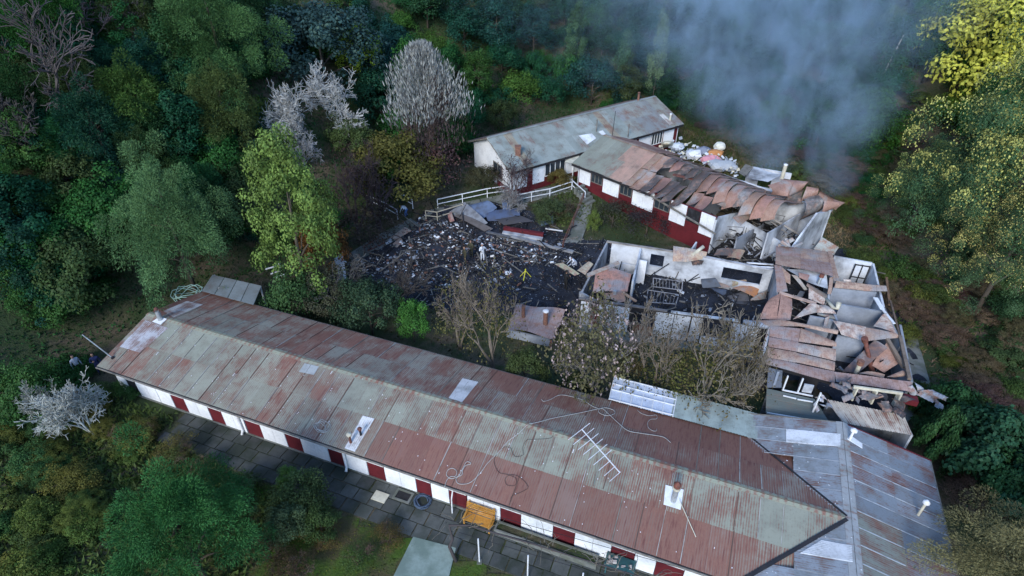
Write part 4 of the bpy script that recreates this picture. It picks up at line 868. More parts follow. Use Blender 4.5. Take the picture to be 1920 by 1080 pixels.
bedframe('collapsed metal bed frame tilted in front of the other one', [Z3(700, 495, .5), Z3(930, 530, .6), Z3(910, 600, .5), Z3(690, 585, .4)], 0, 0, 0)
k3 = [('iron_sheet', 'blue-black curled sheet at the foot of the inner wall', [(1100, 410, .5), (1200, 400, .9), (1250, 470, .5), (1110, 480, .2)], (.10, .115, .14, .3), .3), ('iron_sheet', 'grey-brown sheet under the wide window opening', [(1200, 420, .6), (1310, 430, .6), (1315, 475, .3), (1230, 480, .3)], (.3, .24, .19, .7), .05), ('iron_sheet', 'blue-black sheet bent down into the ashes', [(1170, 480, .4), (1290, 490, .5), (1280, 545, .1), (1230, 548, .1)], (.07, .09, .13, .3), .2), ('iron_sheet', 'rust orange sheet lying under the wide window opening', [(1330, 480, .5), (1440, 450, .7), (1540, 470, .7), (1510, 555, .3)], (.44, .20, .09, 1), .1), ('iron_sheet', 'tan folded sheet propped in the window opening', [(1330, 425, .9), (1435, 415, 1.0), (1440, 440, .6), (1330, 470, .6)], (.36, .34, .22, 1), .15), ('iron_sheet', 'curled grey sheet at the right end of the sheet pile', [(1450, 575, .2), (1540, 520, .6), (1605, 475, .7), (1580, 560, .2)], (.32, .31, .28, .9), .25), ('iron_sheet', 'long dark sheet at the bottom of the pile in the ashes', [(1290, 540, .15), (1440, 500, .3), (1460, 580, .1), (1330, 580, .05)], (.12, .11, .11, .3), .08), ('iron_sheet', 'dark flat sheet half buried in front of the pile', [(1100, 560, .1), (1300, 590, .1), (1480, 610, .1), (1440, 580, .15)], (.09, .09, .1, .2), .02)]
for n_, l_, q_, c_, b_ in k3: loose(n_, l_, q_, c_, bulge=b_)
# pile of wreckage between the roofless and the red house
for n_, l_, q_, c_, b_ in (('iron_sheet', 'dark ribbed sheet lying between the two burnt houses', [(1190, 240, 1.2), (1220, 190, 1.4), (1370, 190, 1.4), (1360, 250, 1.2)], (.18, .17, .16, .4), .2), ('iron_sheet', 'tan scorched sheet leaning beyond the roofless back wall', [(1290, 250, 1.2), (1350, 190, 1.5), (1430, 200, 1.5), (1390, 265, 1.2)], (.38, .29, .2, .8), .15)): loose(n_, l_, q_, c_, bulge=b_)
for i, (a, b) in enumerate((((1310, 10, .9), (1470, 230, .9)), ((1390, 60, 1.2), (1500, 200, .9)), ((1500, 250, .6), (1640, 130, 1.2)), ((1520, 280, .5), (1650, 210, 1.1)), ((1440, 290, 2.6), (1640, 305, 2.6)), ((1480, 320, 2.6), (1640, 325, 2.6)))):
    tag(MB().bar(Z3(*a), Z3(*b), .1, .08).build('charred_beam', 'scorched', None, (.3, .31, .34) if i < 4 else (.7, .7, .72)), ['grey beam slanting from the burnt stair to the wreckage', 'short grey beam beside the slanting one', 'upper crossed beam right of the dark sheets', 'lower crossed beam right of the dark sheets', 'white rail on top of the roofless back wall', 'second white rail below the top rail of the wall'][i], 'beam', 'beams in the ruins')
# ---------------------------------------------------------------- burnt right-hand wing with tan roof sheets
Z6 = lambda x, y, z: P(1420 + x / 5.333, 440 + y / 5.333, z)
Z7 = lambda x, y, z: P(1400 + x / 5.047, 600 + y / 5.047, z)
wingF = thing('burnt_wing', 'burnt wing with open rooms and loose tan roof sheets on the right', 'house', P(1600, 640, 0))
tan = (.46, .32, .24, .85); mauve = (.40, .29, .26, .8); palet = (.56, .47, .40, 1)
def fs(zf, L, z, c=tan, b=.04, j=.03, mat='burnt_iron', w=.012, nm='roof_sheet', ny=5): return patch(nm, [zf(x, y, k) for (x, y), k in zip(L, z)], wingF, mat, c, bulge=b, jit=j, ny=ny, wave=w)
def fw_(zf, a, b, z0_, z1_, mat='grey_plaster', zt2=None, holes=(), nm='wall', th=.14):
    return link(nm, wall_mesh(zf(*a), zf(*b), z0_, z1_, th, holes, z1b=zt2).me(), mat, wingF)
WT = 2.5
fw_(Z6, (770, 215, WT), (1150, 285, WT), -.1, WT, 'sooty_wall'); fw_(Z6, (1150, 285, WT), (1265, 700, WT), -.1, WT, 'sooty_wall', 2.3); fw_(Z6, (1265, 700, WT), (1445, 1060, WT), -.1, 2.3, 'sooty_wall_dark')
fw_(Z7, (1450, 30, 2.4), (1560, 570, 2.4), -.1, 2.3, 'sooty_wall_dark'); fw_(Z6, (760, 535, 2.4), (1195, 578, 2.4), 0, 2.4); fw_(Z6, (830, 700, 2.3), (1245, 772, 2.3), 0, 2.3); fw_(Z6, (525, 815, 2.2), (760, 860, 2.2), 0, 2.2)
fw_(Z7, (860, 150, 2.1), (1130, 200, 2.1), 0, 2.1); fw_(Z6, (760, 225, 2.4), (700, 640, 2.3), 0, 2.3, 'sooty_wall'); fw_(Z6, (700, 640, 2.2), (790, 860, 2.2), 0, 2.2)
fw_(Z6, (180, 300, 2.4), (190, 600, 2.4), 0, 2.4, 'sooty_wall'); fw_(Z7, (215, 60, 2.3), (130, 390, 2.3), 0, 2.3, 'white_wall'); fw_(Z7, (130, 395, 2.3), (850, 590, 2.3), 0, 2.2, 'fascia_black', None, ((.6, 2.4, .6, 2.0), (3.4, 4.4, .5, 2.0)))
MB().prism([Z6(180, 120, .05)[:2], Z6(1140, 300, .05)[:2], Z7(1560, 560, .05)[:2], Z7(150, 400, .05)[:2]][::-1], -.05, .07).build('floor', 'char', wingF)
# panelled inner window
a, b = Z6(985, 268, 2.4), Z6(1130, 290, 2.4); w = MB(); wd = (b - a); wd.z = 0; Lw = wd.length; wd.normalize(); wn_ = Vector((-wd.y, wd.x, 0)); oo = Vector((a.x, a.y, 0)) - wn_ * .25
for s in (0, Lw / 2, Lw): w.box(oo + wd * (s - .04) + UPV * .3, wd * .08, wn_ * .07, (0, 0, 2.0))
for z in (.3, 1.1, 2.2): w.box(oo + wd * .04 + UPV * z + wn_ * .004, wd * (Lw - .08), wn_ * .06, (0, 0, .08))
wf = w.build('window', 'char', wingF)
for s in (0, 1):
    for z in (.39, 1.2): MB().box(oo + wd * (.05 + s * Lw / 2) + UPV * z + wn_ * .03, wd * (Lw / 2 - .1), wn_ * .02, (0, 0, .7 if z < 1 else .98)).build('pane', 'sooty_wall', wf)
fs(Z6, [(185, 110), (420, 132), (430, 232), (183, 205)], (2.75, 2.8, 2.95, 2.9), mauve); fs(Z6, [(183, 200), (430, 228), (432, 340), (180, 297)], (2.92, 2.97, 3.1, 3.05), tan)
fs(Z6, [(420, 132), (712, 172), (732, 285), (430, 232)], (2.8, 2.75, 2.9, 2.95), tan); fs(Z6, [(430, 228), (732, 282), (760, 420), (432, 340)], (2.97, 2.92, 3.0, 3.1), mauve)
fs(Z6, [(700, 165), (742, 165), (822, 460), (768, 460)], (2.85, 2.85, 2.95, 2.95), tan, w=.0); fs(Z6, [(170, 300), (240, 312), (306, 565), (195, 578)], (3.1, 3.1, 2.7, 2.7), mauve, .06); fs(Z6, [(240, 320), (330, 400), (330, 495), (280, 470)], (3.05, 3.0, 2.7, 2.7), tan)
fs(Z6, [(290, 345), (690, 355), (705, 540), (500, 475)], (2.8, 2.8, 2.6, 2.6), (.7, .72, .74, 1), 0, .03, 'sooty_wall', .0); fs(Z6, [(410, 378), (525, 402), (500, 462), (420, 430)], (2.86, 2.86, 2.7, 2.7), (.34, .2, .17, 1)); fs(Z6, [(515, 500), (680, 645), (668, 705), (512, 640)], (2.55, 2.4, 2.2, 2.2), palet, 0, .02, w=.004)
fs(Z6, [(722, 430), (760, 420), (740, 595), (702, 590)], (2.9, 2.9, 2.5, 2.5), tan, .05); fs(Z6, [(340, 400), (400, 410), (505, 550), (470, 555)], (2.7, 2.7, 2.0, 1.9), (.40, .36, .30, .7), .1); fs(Z6, [(500, 480), (700, 600), (690, 650), (490, 510)], (2.62, 2.5, 2.4, 2.55), (.3, .25, .2, .6), .06)
MB().bar(Z6(220, 578, 2.75), Z6(590, 690, 2.6), .32, .05).build('ridge_board', 'scorched', wingF, (.52, .36, .28))
fs(Z6, [(125, 640), (235, 587), (195, 850), (20, 840)], (2.5, 2.8, 2.45, 2.3), (.48, .27, .20, 1), .12); fs(Z6, [(235, 587), (350, 640), (330, 856), (195, 850)], (2.8, 2.6, 2.4, 2.45), (.44, .26, .2, 1), .1)
fs(Z6, [(350, 850), (520, 690), (640, 722), (590, 780)], (2.2, 2.7, 2.6, 2.3), palet, .2, .08); fs(Z6, [(520, 690), (700, 705), (790, 790), (590, 780)], (2.7, 2.5, 2.3, 2.3), palet, .1, .1); fs(Z6, [(590, 780), (740, 800), (820, 860), (600, 800)], (2.3, 2.2, 2.1, 2.2), (.3, .33, .3, .6), .1)
MB().tube([Z6(690, 645, 2.4), Z6(760, 730, 2.4), Z6(800, 740, 2.5), Z6(815, 680, 2.8)], [.12, .12, .13, .2], 10).build('flue_elbow', 'cream_wall', wingF, smooth=True)
q = Z6(610, 490, 2.7); MB().tube([q, q + Vector((.1, .1, .55))], .11, 10).build('vent_pipe', 'galvanised', wingF); MB().tube([q + Vector((.1, .1, .5)), q + Vector((.12, .12, .75))], .16, 10).build('vent_cap', 'rust_pipe', wingF)
fs(Z6, [(790, 458), (1060, 490), (1062, 560), (768, 530)], (2.75, 2.7, 2.55, 2.6), (.52, .37, .27, 1), .03); fs(Z6, [(1060, 490), (1290, 510), (1300, 567), (1062, 560)], (2.7, 2.65, 2.5, 2.55), (.50, .34, .25, 1), .03); fs(Z6, [(860, 440), (930, 445), (940, 470), (865, 465)], (2.8, 2.8, 2.7, 2.7), palet)
fs(Z6, [(750, 860), (1085, 922), (1070, 1060), (840, 1002)], (2.6, 2.6, 2.35, 2.35), palet, .06, .05); fs(Z6, [(1085, 922), (1395, 985), (1420, 1032), (1072, 1068)], (2.6, 2.5, 2.3, 2.35), tan, .05, .06); fs(Z6, [(1160, 915), (1250, 800), (1300, 785), (1395, 985)], (2.3, 2.6, 2.6, 2.45), palet, .08, .08); fs(Z6, [(660, 920), (680, 830), (725, 815), (700, 920)], (2.1, 2.4, 2.45, 2.1), (.45, .37, .31, 1), .05)
MB().bar(Z6(1180, 630, 2.6), Z6(1250, 745, 2.6), .3, .06).build('wall_plate', 'white_wall', wingF); MB().bar(Z6(1250, 745, 2.6), Z6(1370, 890, 2.6), .16, .06).build('wall_plate', 'white_wall', wingF); MB().bar(Z6(1330, 660, 1.6), Z6(1430, 1040, 2.4), .12, .1).build('rafter', 'scorched', wingF, (.2, .14, .1))
MB().bar(Z6(1290, 430, 1.2), Z6(1320, 700, 1.2), .16, .14).build('rafter', 'scorched', wingF, (.2, .12, .07))
fs(Z7, [(220, 60), (512, 80), (492, 208), (214, 155)], (2.75, 2.85, 2.7, 2.6), mauve); fs(Z7, [(214, 160), (490, 212), (480, 302), (200, 252)], (2.66, 2.75, 2.62, 2.5), mauve); fs(Z7, [(200, 258), (472, 308), (462, 405), (160, 345)], (2.55, 2.65, 2.55, 2.42), tan, .05)
fs(Z7, [(512, 78), (850, 205), (850, 250), (492, 205)], (2.85, 2.8, 2.7, 2.72), tan, .08); fs(Z7, [(490, 215), (845, 275), (840, 388), (480, 298)], (2.76, 2.75, 2.55, 2.62), (.47, .34, .26, 1), .08); fs(Z7, [(472, 310), (836, 398), (832, 480), (462, 402)], (2.66, 2.62, 2.5, 2.55), tan, .05)
fs(Z7, [(330, 0), (870, 95), (860, 135), (500, 62)], (2.9, 2.85, 2.75, 2.8), (.46, .33, .25, 1), .06); fs(Z7, [(0, 0), (330, 0), (500, 62), (225, 60)], (2.5, 2.9, 2.85, 2.75), tan, .06); fs(Z7, [(225, 62), (210, 62), (120, 370), (140, 372)], (2.75, 2.7, 2.3, 2.35), palet, .1)
fs(Z7, [(150, 345), (830, 485), (832, 600), (145, 408)], (2.5, 2.55, 2.4, 2.38), mauve, .04, .05); fs(Z7, [(832, 487), (1555, 580), (1590, 682), (850, 582)], (2.56, 2.5, 2.35, 2.4), (.43, .29, .25, 1), .03, .05)
fs(Z7, [(905, 485), (1215, 185), (1335, 265), (1050, 508)], (1.2, 2.2, 2.2, 1.2), (.26, .19, .18, .5), .05, w=.025); fs(Z7, [(1330, 205), (1442, 410), (1300, 500), (1180, 430)], (2.2, 1.7, 1.2, 1.4), (.42, .25, .19, 1), .05)
q = Z7(1190, 490, 1.0); MB().tube([q, Z7(1150, 320, 1.9), Z7(1122, 195, 2.9)], [.16, .13, .13], 10).build('flue', 'rust_pipe', wingF, smooth=True); MB().tube([Z7(1120, 200, 2.85), Z7(1115, 172, 3.1)], .2, 10).build('flue_cap', 'rust_pipe', wingF)
q = Z7(1035, 500, 1.6); MB().tube([q, q + UPV * .75], .13, 10).build('vent_pipe', 'cream_wall', wingF); MB().tube([q + UPV * .7, q + UPV * 1.0], .2, 10).build('vent_cap', 'brick', wingF)
fs(Z7, [(1060, 502), (1150, 482), (1312, 512), (1300, 546)], (2.0, 2.1, 2.1, 2.0), tan, .1, .06); fs(Z7, [(1320, 540), (1480, 475), (1532, 525), (1400, 545)], (1.9, 2.2, 2.1, 1.9), tan, .12, .05)
for a, b, w_ in (((1330, 180, 2.3), (1490, 450, 2.0), .22), ((1450, 150, 2.4), (1540, 560, 2.4), .2), ((850, 460, 1.0), (940, 500, 1.0), .1), ((1390, 160, 1.8), (1400, 300, 1.2), .12)): MB().bar(Z7(*a), Z7(*b), w_, w_ * .7).build('rafter', 'scorched', wingF, (.22, .17, .13))
# lower annex: window frames, green lean-to roof, cream frames, pale ribbed roof
ann = thing('scorched_annex', 'scorched lean-to with dark green corrugated front and bare window frames', 'building', P(1490, 770, 0))
for i in range(5):
    s0, s1 = i / 5, (i + 1) / 5 + .01; L_ = lambda a, b, s: (a[0] + (b[0] - a[0]) * s, a[1] + (b[1] - a[1]) * s)
    A0, A1, B0_, B1_ = (190, 645), (640, 745), (180, 876), (790, 975)
    pa, pb, pc, pd = L_(A0, B0_, s0), L_(A1, B1_, s0), L_(A1, B1_, s1), L_(A0, B0_, s1); z0_, z1_ = 2.5 - .5 * s0, 2.5 - .5 * s1
    patch('roof_sheet', [Z7(*pa, z0_), Z7(*pd, z1_), Z7(*pc, z1_), Z7(*pb, z0_)], ann, 'corrugated_iron', (.11, .13, .12, .25), ny=6, jit=.02)
fm = MB()
for x, y0, y1 in ((340, 480, 665), (480, 520, 690), (625, 560, 870)): fm.bar(Z7(x, y1, 2.45), Z7(x, y1, 2.45) + UPV * (1.15 if x < 600 else 1.5), .07)
fm.bar(Z7(340, 662, 2.5), Z7(625, 720, 2.5), .07); fm.bar(Z7(345, 715, 2.5), Z7(470, 745, 2.5), .06); fm.bar(Z7(480, 750, 2.5), Z7(625, 775, 2.5), .06)
fm.build('window_frame', 'white_metal', ann)
MB().bar(Z7(190, 880, 2.02), Z7(780, 978, 1.98), .06, .1).build('gutter', 'white_metal', ann)
link('wall', wall_mesh(Z7(205, 650, 2.5), Z7(780, 960, 2.3), 0, 1.9, .1).me(), 'sooty_wall_dark', ann); link('wall', wall_mesh(Z7(520, 680, 2.5), Z7(610, 695, 2.5), 2.5, 3.1, .08).me(), 'sooty_wall', ann)
patch('wall_sheet', [Z7(205, 450, 2.7), Z7(340, 480, 2.7), Z7(330, 640, 2.5), Z7(190, 640, 2.5)], ann, 'corrugated_iron', (.16, .17, .19, .1), ny=3); MB().bar(Z7(300, 490, 2.9), Z7(255, 635, 2.5), .12, .05).build('loose_board', 'grey_plaster', ann)
rib = thing('ribbed_roof', 'pale rusty ribbed roof between the burnt wing and the right roof', 'roof', P(1630, 800, 0))
for i in range(8):
    s0, s1 = i / 8, (i + 1) / 8 + .005; t0, t1, l0, l1 = (755, 750), (1490, 900), (915, 975), (1570, 1090)
    q_ = [Z7(*L_(t0, t1, s0), 2.5), Z7(*L_(t0, t1, s1), 2.5), Z7(*L_(l0, l1, s1), 2.32), Z7(*L_(l0, l1, s0), 2.32)]
    patch('roof_sheet', q_, rib, 'corrugated_iron', (.52, .47, .39, .40), ny=2, wave=.03, wl=.15)
link('wall', wall_mesh(Z7(770, 760, 2.4), Z7(1485, 905, 2.4), 0, 2.35, .12).me(), 'sooty_wall_dark', rib); link('wall', wall_mesh(Z7(1485, 905, 2.4), Z7(1560, 1080, 2.3), 0, 2.2, .12).me(), 'sooty_wall', rib)
cfm = thing('cream_frame', 'cream door frames left standing at the end of the burnt wing', 'door frame', Z7(1250, 770, 2.4))
cb_ = MB(); cb_.bar(Z7(1010, 632, 3.3), Z7(1475, 695, 3.3), .1, .16); cb_.build('lintel', 'cream_wall', cfm)
for x, y, w_ in ((1035, 660, .2), (1215, 685, .3), (1440, 715, .3)): p = Z7(x, y, 3.1); MB().bar((p.x, p.y, 2.3), (p.x, p.y, 3.25), w_, .1).build('post', 'cream_wall', cfm)
r4 = random.Random(9)
def scrap(label, zf, cx, cy, z, s, colr, n=5, name='crumpled_metal'):
    t = thing(name, label, 'scrap', zf(cx, cy, z)); c = zf(cx, cy, z)
    for i in range(n):
        d = lambda: Vector((r4.uniform(-s, s), r4.uniform(-s, s), r4.uniform(-.1, s * .7))); p = c + d() * .6
        a, b = Vector((r4.uniform(-1, 1), r4.uniform(-1, 1), r4.uniform(-.3, .8))).normalized() * s * r4.uniform(.5, 1), Vector((r4.uniform(-1, 1), r4.uniform(-1, 1), r4.uniform(-.3, .8))).normalized() * s * r4.uniform(.4, .8)
        patch('metal_piece', [p, p + a, p + a + b, p + b], t, 'burnt_iron', colr, bulge=s * .3, jit=.1, ny=4, nx=8)
    return t
scrap('crumpled silvery metal at the right end of the burnt eave', Z7, 1650, 720, 2.0, .9, (.4, .43, .46, .9), 8); scrap('twisted dark metal strips on the pale ribbed roof', Z7, 930, 690, 2.5, 1.0, (.16, .17, .19, .4), 7); scrap('blackened curled metal under the cream frames', Z7, 1060, 720, 2.5, .6, (.25, .26, .28, .4), 5); scrap('charred metal shreds along the ribbed roof edge', Z7, 1330, 830, 2.45, .9, (.07, .08, .1, .2), 6); scrap('crumpled pale sheeting on the window frame corner', Z7, 700, 800, 2.4, .55, (.62, .64, .68, 1), 5)
q = Z7(1475, 790, 2.3); tag(MB().box(q, A.u * .7, A.v * .5, (0, 0, .35)).build('red_box', 'red_paint'), 'small red box beside the cream frames', 'box')
ap = MB().prism([P(1702, 622, .02)[:2], P(1715, 622, .02)[:2], P(1752, 752, .02)[:2], P(1690, 800, .02)[:2], P(1680, 760, .02)[:2]][::-1], -.2, .12).build('apron_walk', 'concrete'); tag(ap, kind='structure')
loose('iron_sheet', 'grey panel leaning at the end of the burnt gable wall', [(1550, 140, .3), (650, 25, 1.6), (815, 125, 1.4), (765, 210, .3)] if False else [(560, 145, .6), (650, 25, 1.6), (815, 125, 1.4), (765, 205, .5)], (.36, .40, .40, 1), bulge=.02, zf=Z6)
scrap('grey rubble and twisted strips on top of the burnt wing roof', Z6, 300, 120, 2.9, .7, (.4, .4, .4, .8), 6)

# ---------------------------------------------------------------- ramp, rails, path and stairs by the houses
Z8 = lambda x, y, z: P(600 + x / 4, 330 + y / 4, z)
def G8(x, y, up=0):
    """ground point under that pixel"""
    z = .5
    for _ in range(12): p = Z8(x, y, z); z = g1(p.x, p.y)
    p = Z8(x, y, z); return Vector((p.x, p.y, z + up))
def Gp(x, y, up=0): return G8((x - 600) * 4, (y - 330) * 4, up)
rp = MB(); ramp_px = [(770, 330), (860, 255), (1060, 210), (1440, 130), (1900, 60), (1900, 110), (1700, 165), (1440, 215), (1080, 265), (880, 330), (790, 345)]
pts = [G8(x, y, .07) for x, y in ramp_px]
up_e, lo_e = [G8(*c, .08) for c in ((740, 320), (860, 250), (1060, 205), (1440, 130), (1900, 55))], [G8(*c, .08) for c in ((790, 350), (900, 325), (1080, 280), (1450, 225), (1900, 115))]
for i in range(4): rp.hexa([up_e[i] - UPV * .5, lo_e[i] - UPV * .5, lo_e[i + 1] - UPV * .5, up_e[i + 1] - UPV * .5], [up_e[i], lo_e[i], lo_e[i + 1], up_e[i + 1]])
tag(rp.build('concrete_ramp', 'concrete'), kind='structure')
pw = MB(); l_, r_ = [Gp(*c, .06) for c in ((1088, 372), (1075, 410), (1058, 456))], [Gp(*c, .06) for c in ((1112, 376), (1105, 412), (1088, 458))]
for i in range(2): pw.hexa([l_[i] - UPV * .3, l_[i + 1] - UPV * .3, r_[i + 1] - UPV * .3, r_[i] - UPV * .3], [l_[i], l_[i + 1], r_[i + 1], r_[i]])
tag(pw.build('garden_path', 'concrete'), kind='structure')
pw = MB(); l_, r_ = [Gp(*c, .06) for c in ((770, 410), (705, 443), (650, 480))], [Gp(*c, .06) for c in ((790, 425), (722, 462), (668, 494))]
for i in range(2): pw.hexa([l_[i] - UPV * .3, l_[i + 1] - UPV * .3, r_[i + 1] - UPV * .3, r_[i] - UPV * .3], [l_[i], l_[i + 1], r_[i + 1], r_[i]])
tag(pw.build('side_path', 'concrete'), kind='structure')
def railing(label, pix, colr, h=1.0, mid=.5):
    base = [G8(x, y) for x, y in pix]; t = thing('handrail', label, 'railing', base[0])
    for p in base: MB().bar(p - UPV * .1, p + UPV * h, .07).build('post', 'paint', t, colr)
    for p, q in zip(base, base[1:]):
        MB().bar(p + UPV * h, q + UPV * h, .08, .06).build('rail', 'paint', t, colr); MB().bar(p + UPV * mid, q + UPV * mid, .07, .05).build('rail', 'paint', t, colr)
WH = (.72, .73, .74); TN = (.45, .40, .30)
railing('white handrail along the far side of the concrete ramp', [(885, 245), (1070, 205), (1255, 165), (1440, 138)], WH); railing('white handrail on the upper ramp in front of the far house', [(1450, 218), (1585, 190), (1722, 165), (1885, 112)], WH); railing('tan handrail at the bottom of the ramp by the ashes', [(797, 330), (882, 342), (1075, 282)], TN)
railing('white handrail of the side path under the brown bushes', [(425, 118), (468, 138), (580, 185), (698, 245)], WH); railing('broken white handrail of the side path next to the crouching worker', [(300, 190), (395, 228), (490, 270), (585, 325)], WH)
railing('white stair rail beside the entrance porch', [(1890, 105), (1985, 190)], WH, 1.0)
p, q = P(1095, 362, 1.9), P(1056, 452, .9); t = thing('handrail', 'brown iron handrail beside the garden path', 'railing', Gp(1058, 462)); MB().bar(p, q, .06).build('rail', 'rust_pipe', t); MB().bar(p - UPV * .45, q - UPV * .45, .05).build('rail', 'rust_pipe', t)
for s in (0, .5, 1): w_ = p.lerp(q, s); MB().bar((w_.x, w_.y, g1(w_.x, w_.y) - .1), w_, .06).build('post', 'rust_pipe', t)
st = thing('garden_steps', 'dark concrete steps going down beside the burnt red house', 'steps', Gp(1100, 375))
for i in range(5):
    c = P(1093 + i * 5.2, 357 + i * 5.5, 0); c = Gp(1092 + i * 5, 356 + i * 5); MB().box(c + D.v * -.1 - D.v * 1.2 + UPV * (.0), D.u * .32, D.v * 1.3, (0, 0, .65 - i * .12)).build('step', 'concrete', st)
wr = thing('white_pallet', 'three white planks of a fence showing behind the leafy tree', 'fence', P(512, 512, .3))
for i, (a, b) in enumerate((((1350, 100), (1465, 65)), ((1390, 135), (1480, 105)), ((1425, 165), (1500, 135)))):
    p, q = P(160 + a[0] / 4, 480 + a[1] / 4, 1.0 - .25 * i), P(160 + b[0] / 4, 480 + b[1] / 4, 1.0 - .25 * i); MB().bar(p, q, .12, .05).build('plank', 'white_metal', wr)
p = P(525, 500, .9); MB().bar((p.x, p.y, -.1), p + UPV * .3, .12).build('post', 'white_metal', wr)

# ---------------------------------------------------------------- collapsed part: sheets, beams and loose things in the ashes
def L8(name, label, q, colr, bulge=.06, jit=.06, mat='burnt_iron', cat='sheet', wave=.012): 
    mat = 'scorched' if max(colr[:3]) < .24 else mat
    o = patch(name, [G8(x, y, u) for x, y, u in q], None, mat, colr, bulge=bulge, jit=jit, ny=6, wave=wave); return tag(o, label, cat, 'loose iron sheets in the ruins')
bl = (.06, .085, .15, .4); bl2 = (.10, .14, .225, .5)
L8('iron_sheet', 'blue-black sheet at the left end of the collapsed roof pile', [(985, 295, .5), (1090, 260, .9), (1260, 400, .7), (1200, 405, .3)], (.2, .21, .23, .5), .2); L8('iron_sheet', 'curved blue sheet in the middle of the collapsed roof pile', [(1090, 270, .6), (1250, 270, 1.2), (1330, 300, .9), (1190, 365, .3)], bl2, .4); L8('iron_sheet', 'upright blue ribbed sheet sticking out of the roof pile', [(1365, 255, 1.1), (1425, 250, 1.2), (1430, 320, .5), (1375, 315, .5)], bl2, .05)
L8('iron_sheet', 'dark blue sheet under the upright ribbed one', [(1230, 310, .6), (1500, 300, .9), (1500, 355, .4), (1260, 360, .3)], bl, .15); L8('iron_sheet', 'long charred sheet along the front of the roof pile', [(1000, 330, .5), (1060, 330, .7), (1300, 430, .5), (1250, 440, .2)], (.10, .09, .09, .3), .15); L8('iron_sheet', 'small blue sheet lying alone right of the roof pile', [(1650, 345, .3), (1745, 340, .6), (1750, 385, .4), (1660, 390, .2)], bl2, .15); L8('iron_sheet', 'black sheet behind the red beam', [(1310, 360, .5), (1500, 345, .7), (1600, 385, .6), (1380, 395, .4)], (.05, .05, .06, .2), .1)
L8('iron_sheet', 'dark red curled sheet at the left tip of the roof pile', [(960, 320, .4), (990, 305, .6), (1010, 370, .5), (975, 360, .2)], (.25, .09, .09, .8), .1); L8('plywood_board', 'large tan plywood board lying left of the ashes', [(530, 480, .25), (640, 410, .4), (690, 440, .4), (565, 495, .2)], (.40, .33, .27, 1), .02, .02, 'burnt_iron', 'board', 0); L8('plywood_board', 'smaller brown board below the large plywood board', [(545, 520, .15), (610, 475, .3), (625, 510, .2), (570, 550, .1)], (.33, .27, .22, 1), .02, .02, 'burnt_iron', 'board', 0); L8('plastic_sheet', 'white plastic scrap beside the tan plywood board', [(485, 515, .2), (530, 485, .3), (545, 505, .2), (500, 525, .15)], (.7, .7, .72, 1), .1, .05, 'sooty_wall', 'board', 0)
L8('leaning_board', 'pale leaning panel at the far left edge of the ashes', [(120, 690, .9), (185, 640, 1.0), (200, 780, .2), (150, 800, .1)], (.35, .36, .38, 1), .02, .02, 'sooty_wall', 'board', 0)
rb = thing('red_wall_beam', 'long fallen red and grey wall beam in front of the roof pile', 'beam', G8(1530, 450))
a, b = G8(1380, 430, .55), G8(1675, 480, .55); MB().bar(a, b, .35, .3).build('beam', 'red_paint', rb); MB().bar(a + Vector((-.1, -.45, -.2)), b + Vector((-.1, -.45, -.2)), .4, .2).build('sill', 'scorched', rb, (.4, .41, .43))
for i, (a, b, w_, c, l) in enumerate((((980, 290), (1250, 420), .2, (.30, .32, .35), 'grey beam along the left edge of the roof pile'), ((1430, 470), (1900, 590), .3, (.25, .26, .28), 'long grey kerb beam right of the red beam'), ((1690, 415), (1820, 430), .12, (.6, .6, .62), 'white bar lying near the garden path'), ((1250, 440), (1430, 475), .2, (.12, .13, .15), 'dark beam left of the long grey kerb beam'))):
    tag(MB().bar(G8(*a, .3), G8(*b, .25), w_, w_ * .7).build('fallen_beam', 'scorched', None, c), l, 'beam', 'beams in the ruins')
fb_ = thing('rusty_bed_frame', 'rusty bed frame tipped over at the left edge of the ashes', 'bed', G8(400, 540))
a, b, c, d = G8(330, 555, .3), G8(345, 580, .15), G8(490, 515, .2), G8(460, 485, .5)
for p, q in ((a, b), (b, c), (c, d), (d, a)): MB().bar(p, q, .06).build('side_rail', 'rust_pipe', fb_)
for i in range(1, 6): MB().bar(a.lerp(d, i / 6), b.lerp(c, i / 6), .04).build('slat', 'rust_pipe', fb_)
# rubble field
r5 = random.Random(33); spots = [(880, 400, 120, 50, 500), (700, 510, 70, 60, 500), (760, 580, 60, 30, 260), (930, 460, 90, 40, 420), (1080, 480, 110, 40, 400), (1330, 520, 150, 50, 420), (1600, 580, 160, 40, 520), (1680, 620, 140, 25, 320), (520, 680, 140, 60, 420), (1000, 640, 350, 140, 900), (720, 760, 200, 70, 400), (1180, 560, 200, 90, 450), (1350, 720, 260, 80, 300)]
rub = MB(); ashok = in_poly(ASH_POLY)
for cx, cy, sx, sy, n_ in spots:
    for i in range(n_):
        x, y = cx + r5.gauss(0, 1) * sx * .7, cy + r5.gauss(0, 1) * sy * .7; p = P(600 + x / 4, 330 + y / 4, .05)
        if not ashok(np.array([p.x]), np.array([p.y]))[0]: continue
        p.z = g1(p.x, p.y) + .12; s = r5.choice((.05, .06, .08, .1, .14, .2, .28)) * r5.uniform(.7, 1.4)
        a = Vector((r5.uniform(-1, 1), r5.uniform(-1, 1), r5.uniform(-.25, .35))).normalized() * s; b = a.cross(Vector((r5.uniform(-.3, .3), r5.uniform(-.3, .3), 1))).normalized() * s * r5.uniform(.2, .9); nn = a.cross(b).normalized() * s * r5.uniform(.15, .5)
        rub.box(p, a, b, nn, r5.choice((0, 1, 1, 1, 4, 4, 2, 2, 3, 3, 3, 3, 3, 3, 3, 3, 3, 3)))
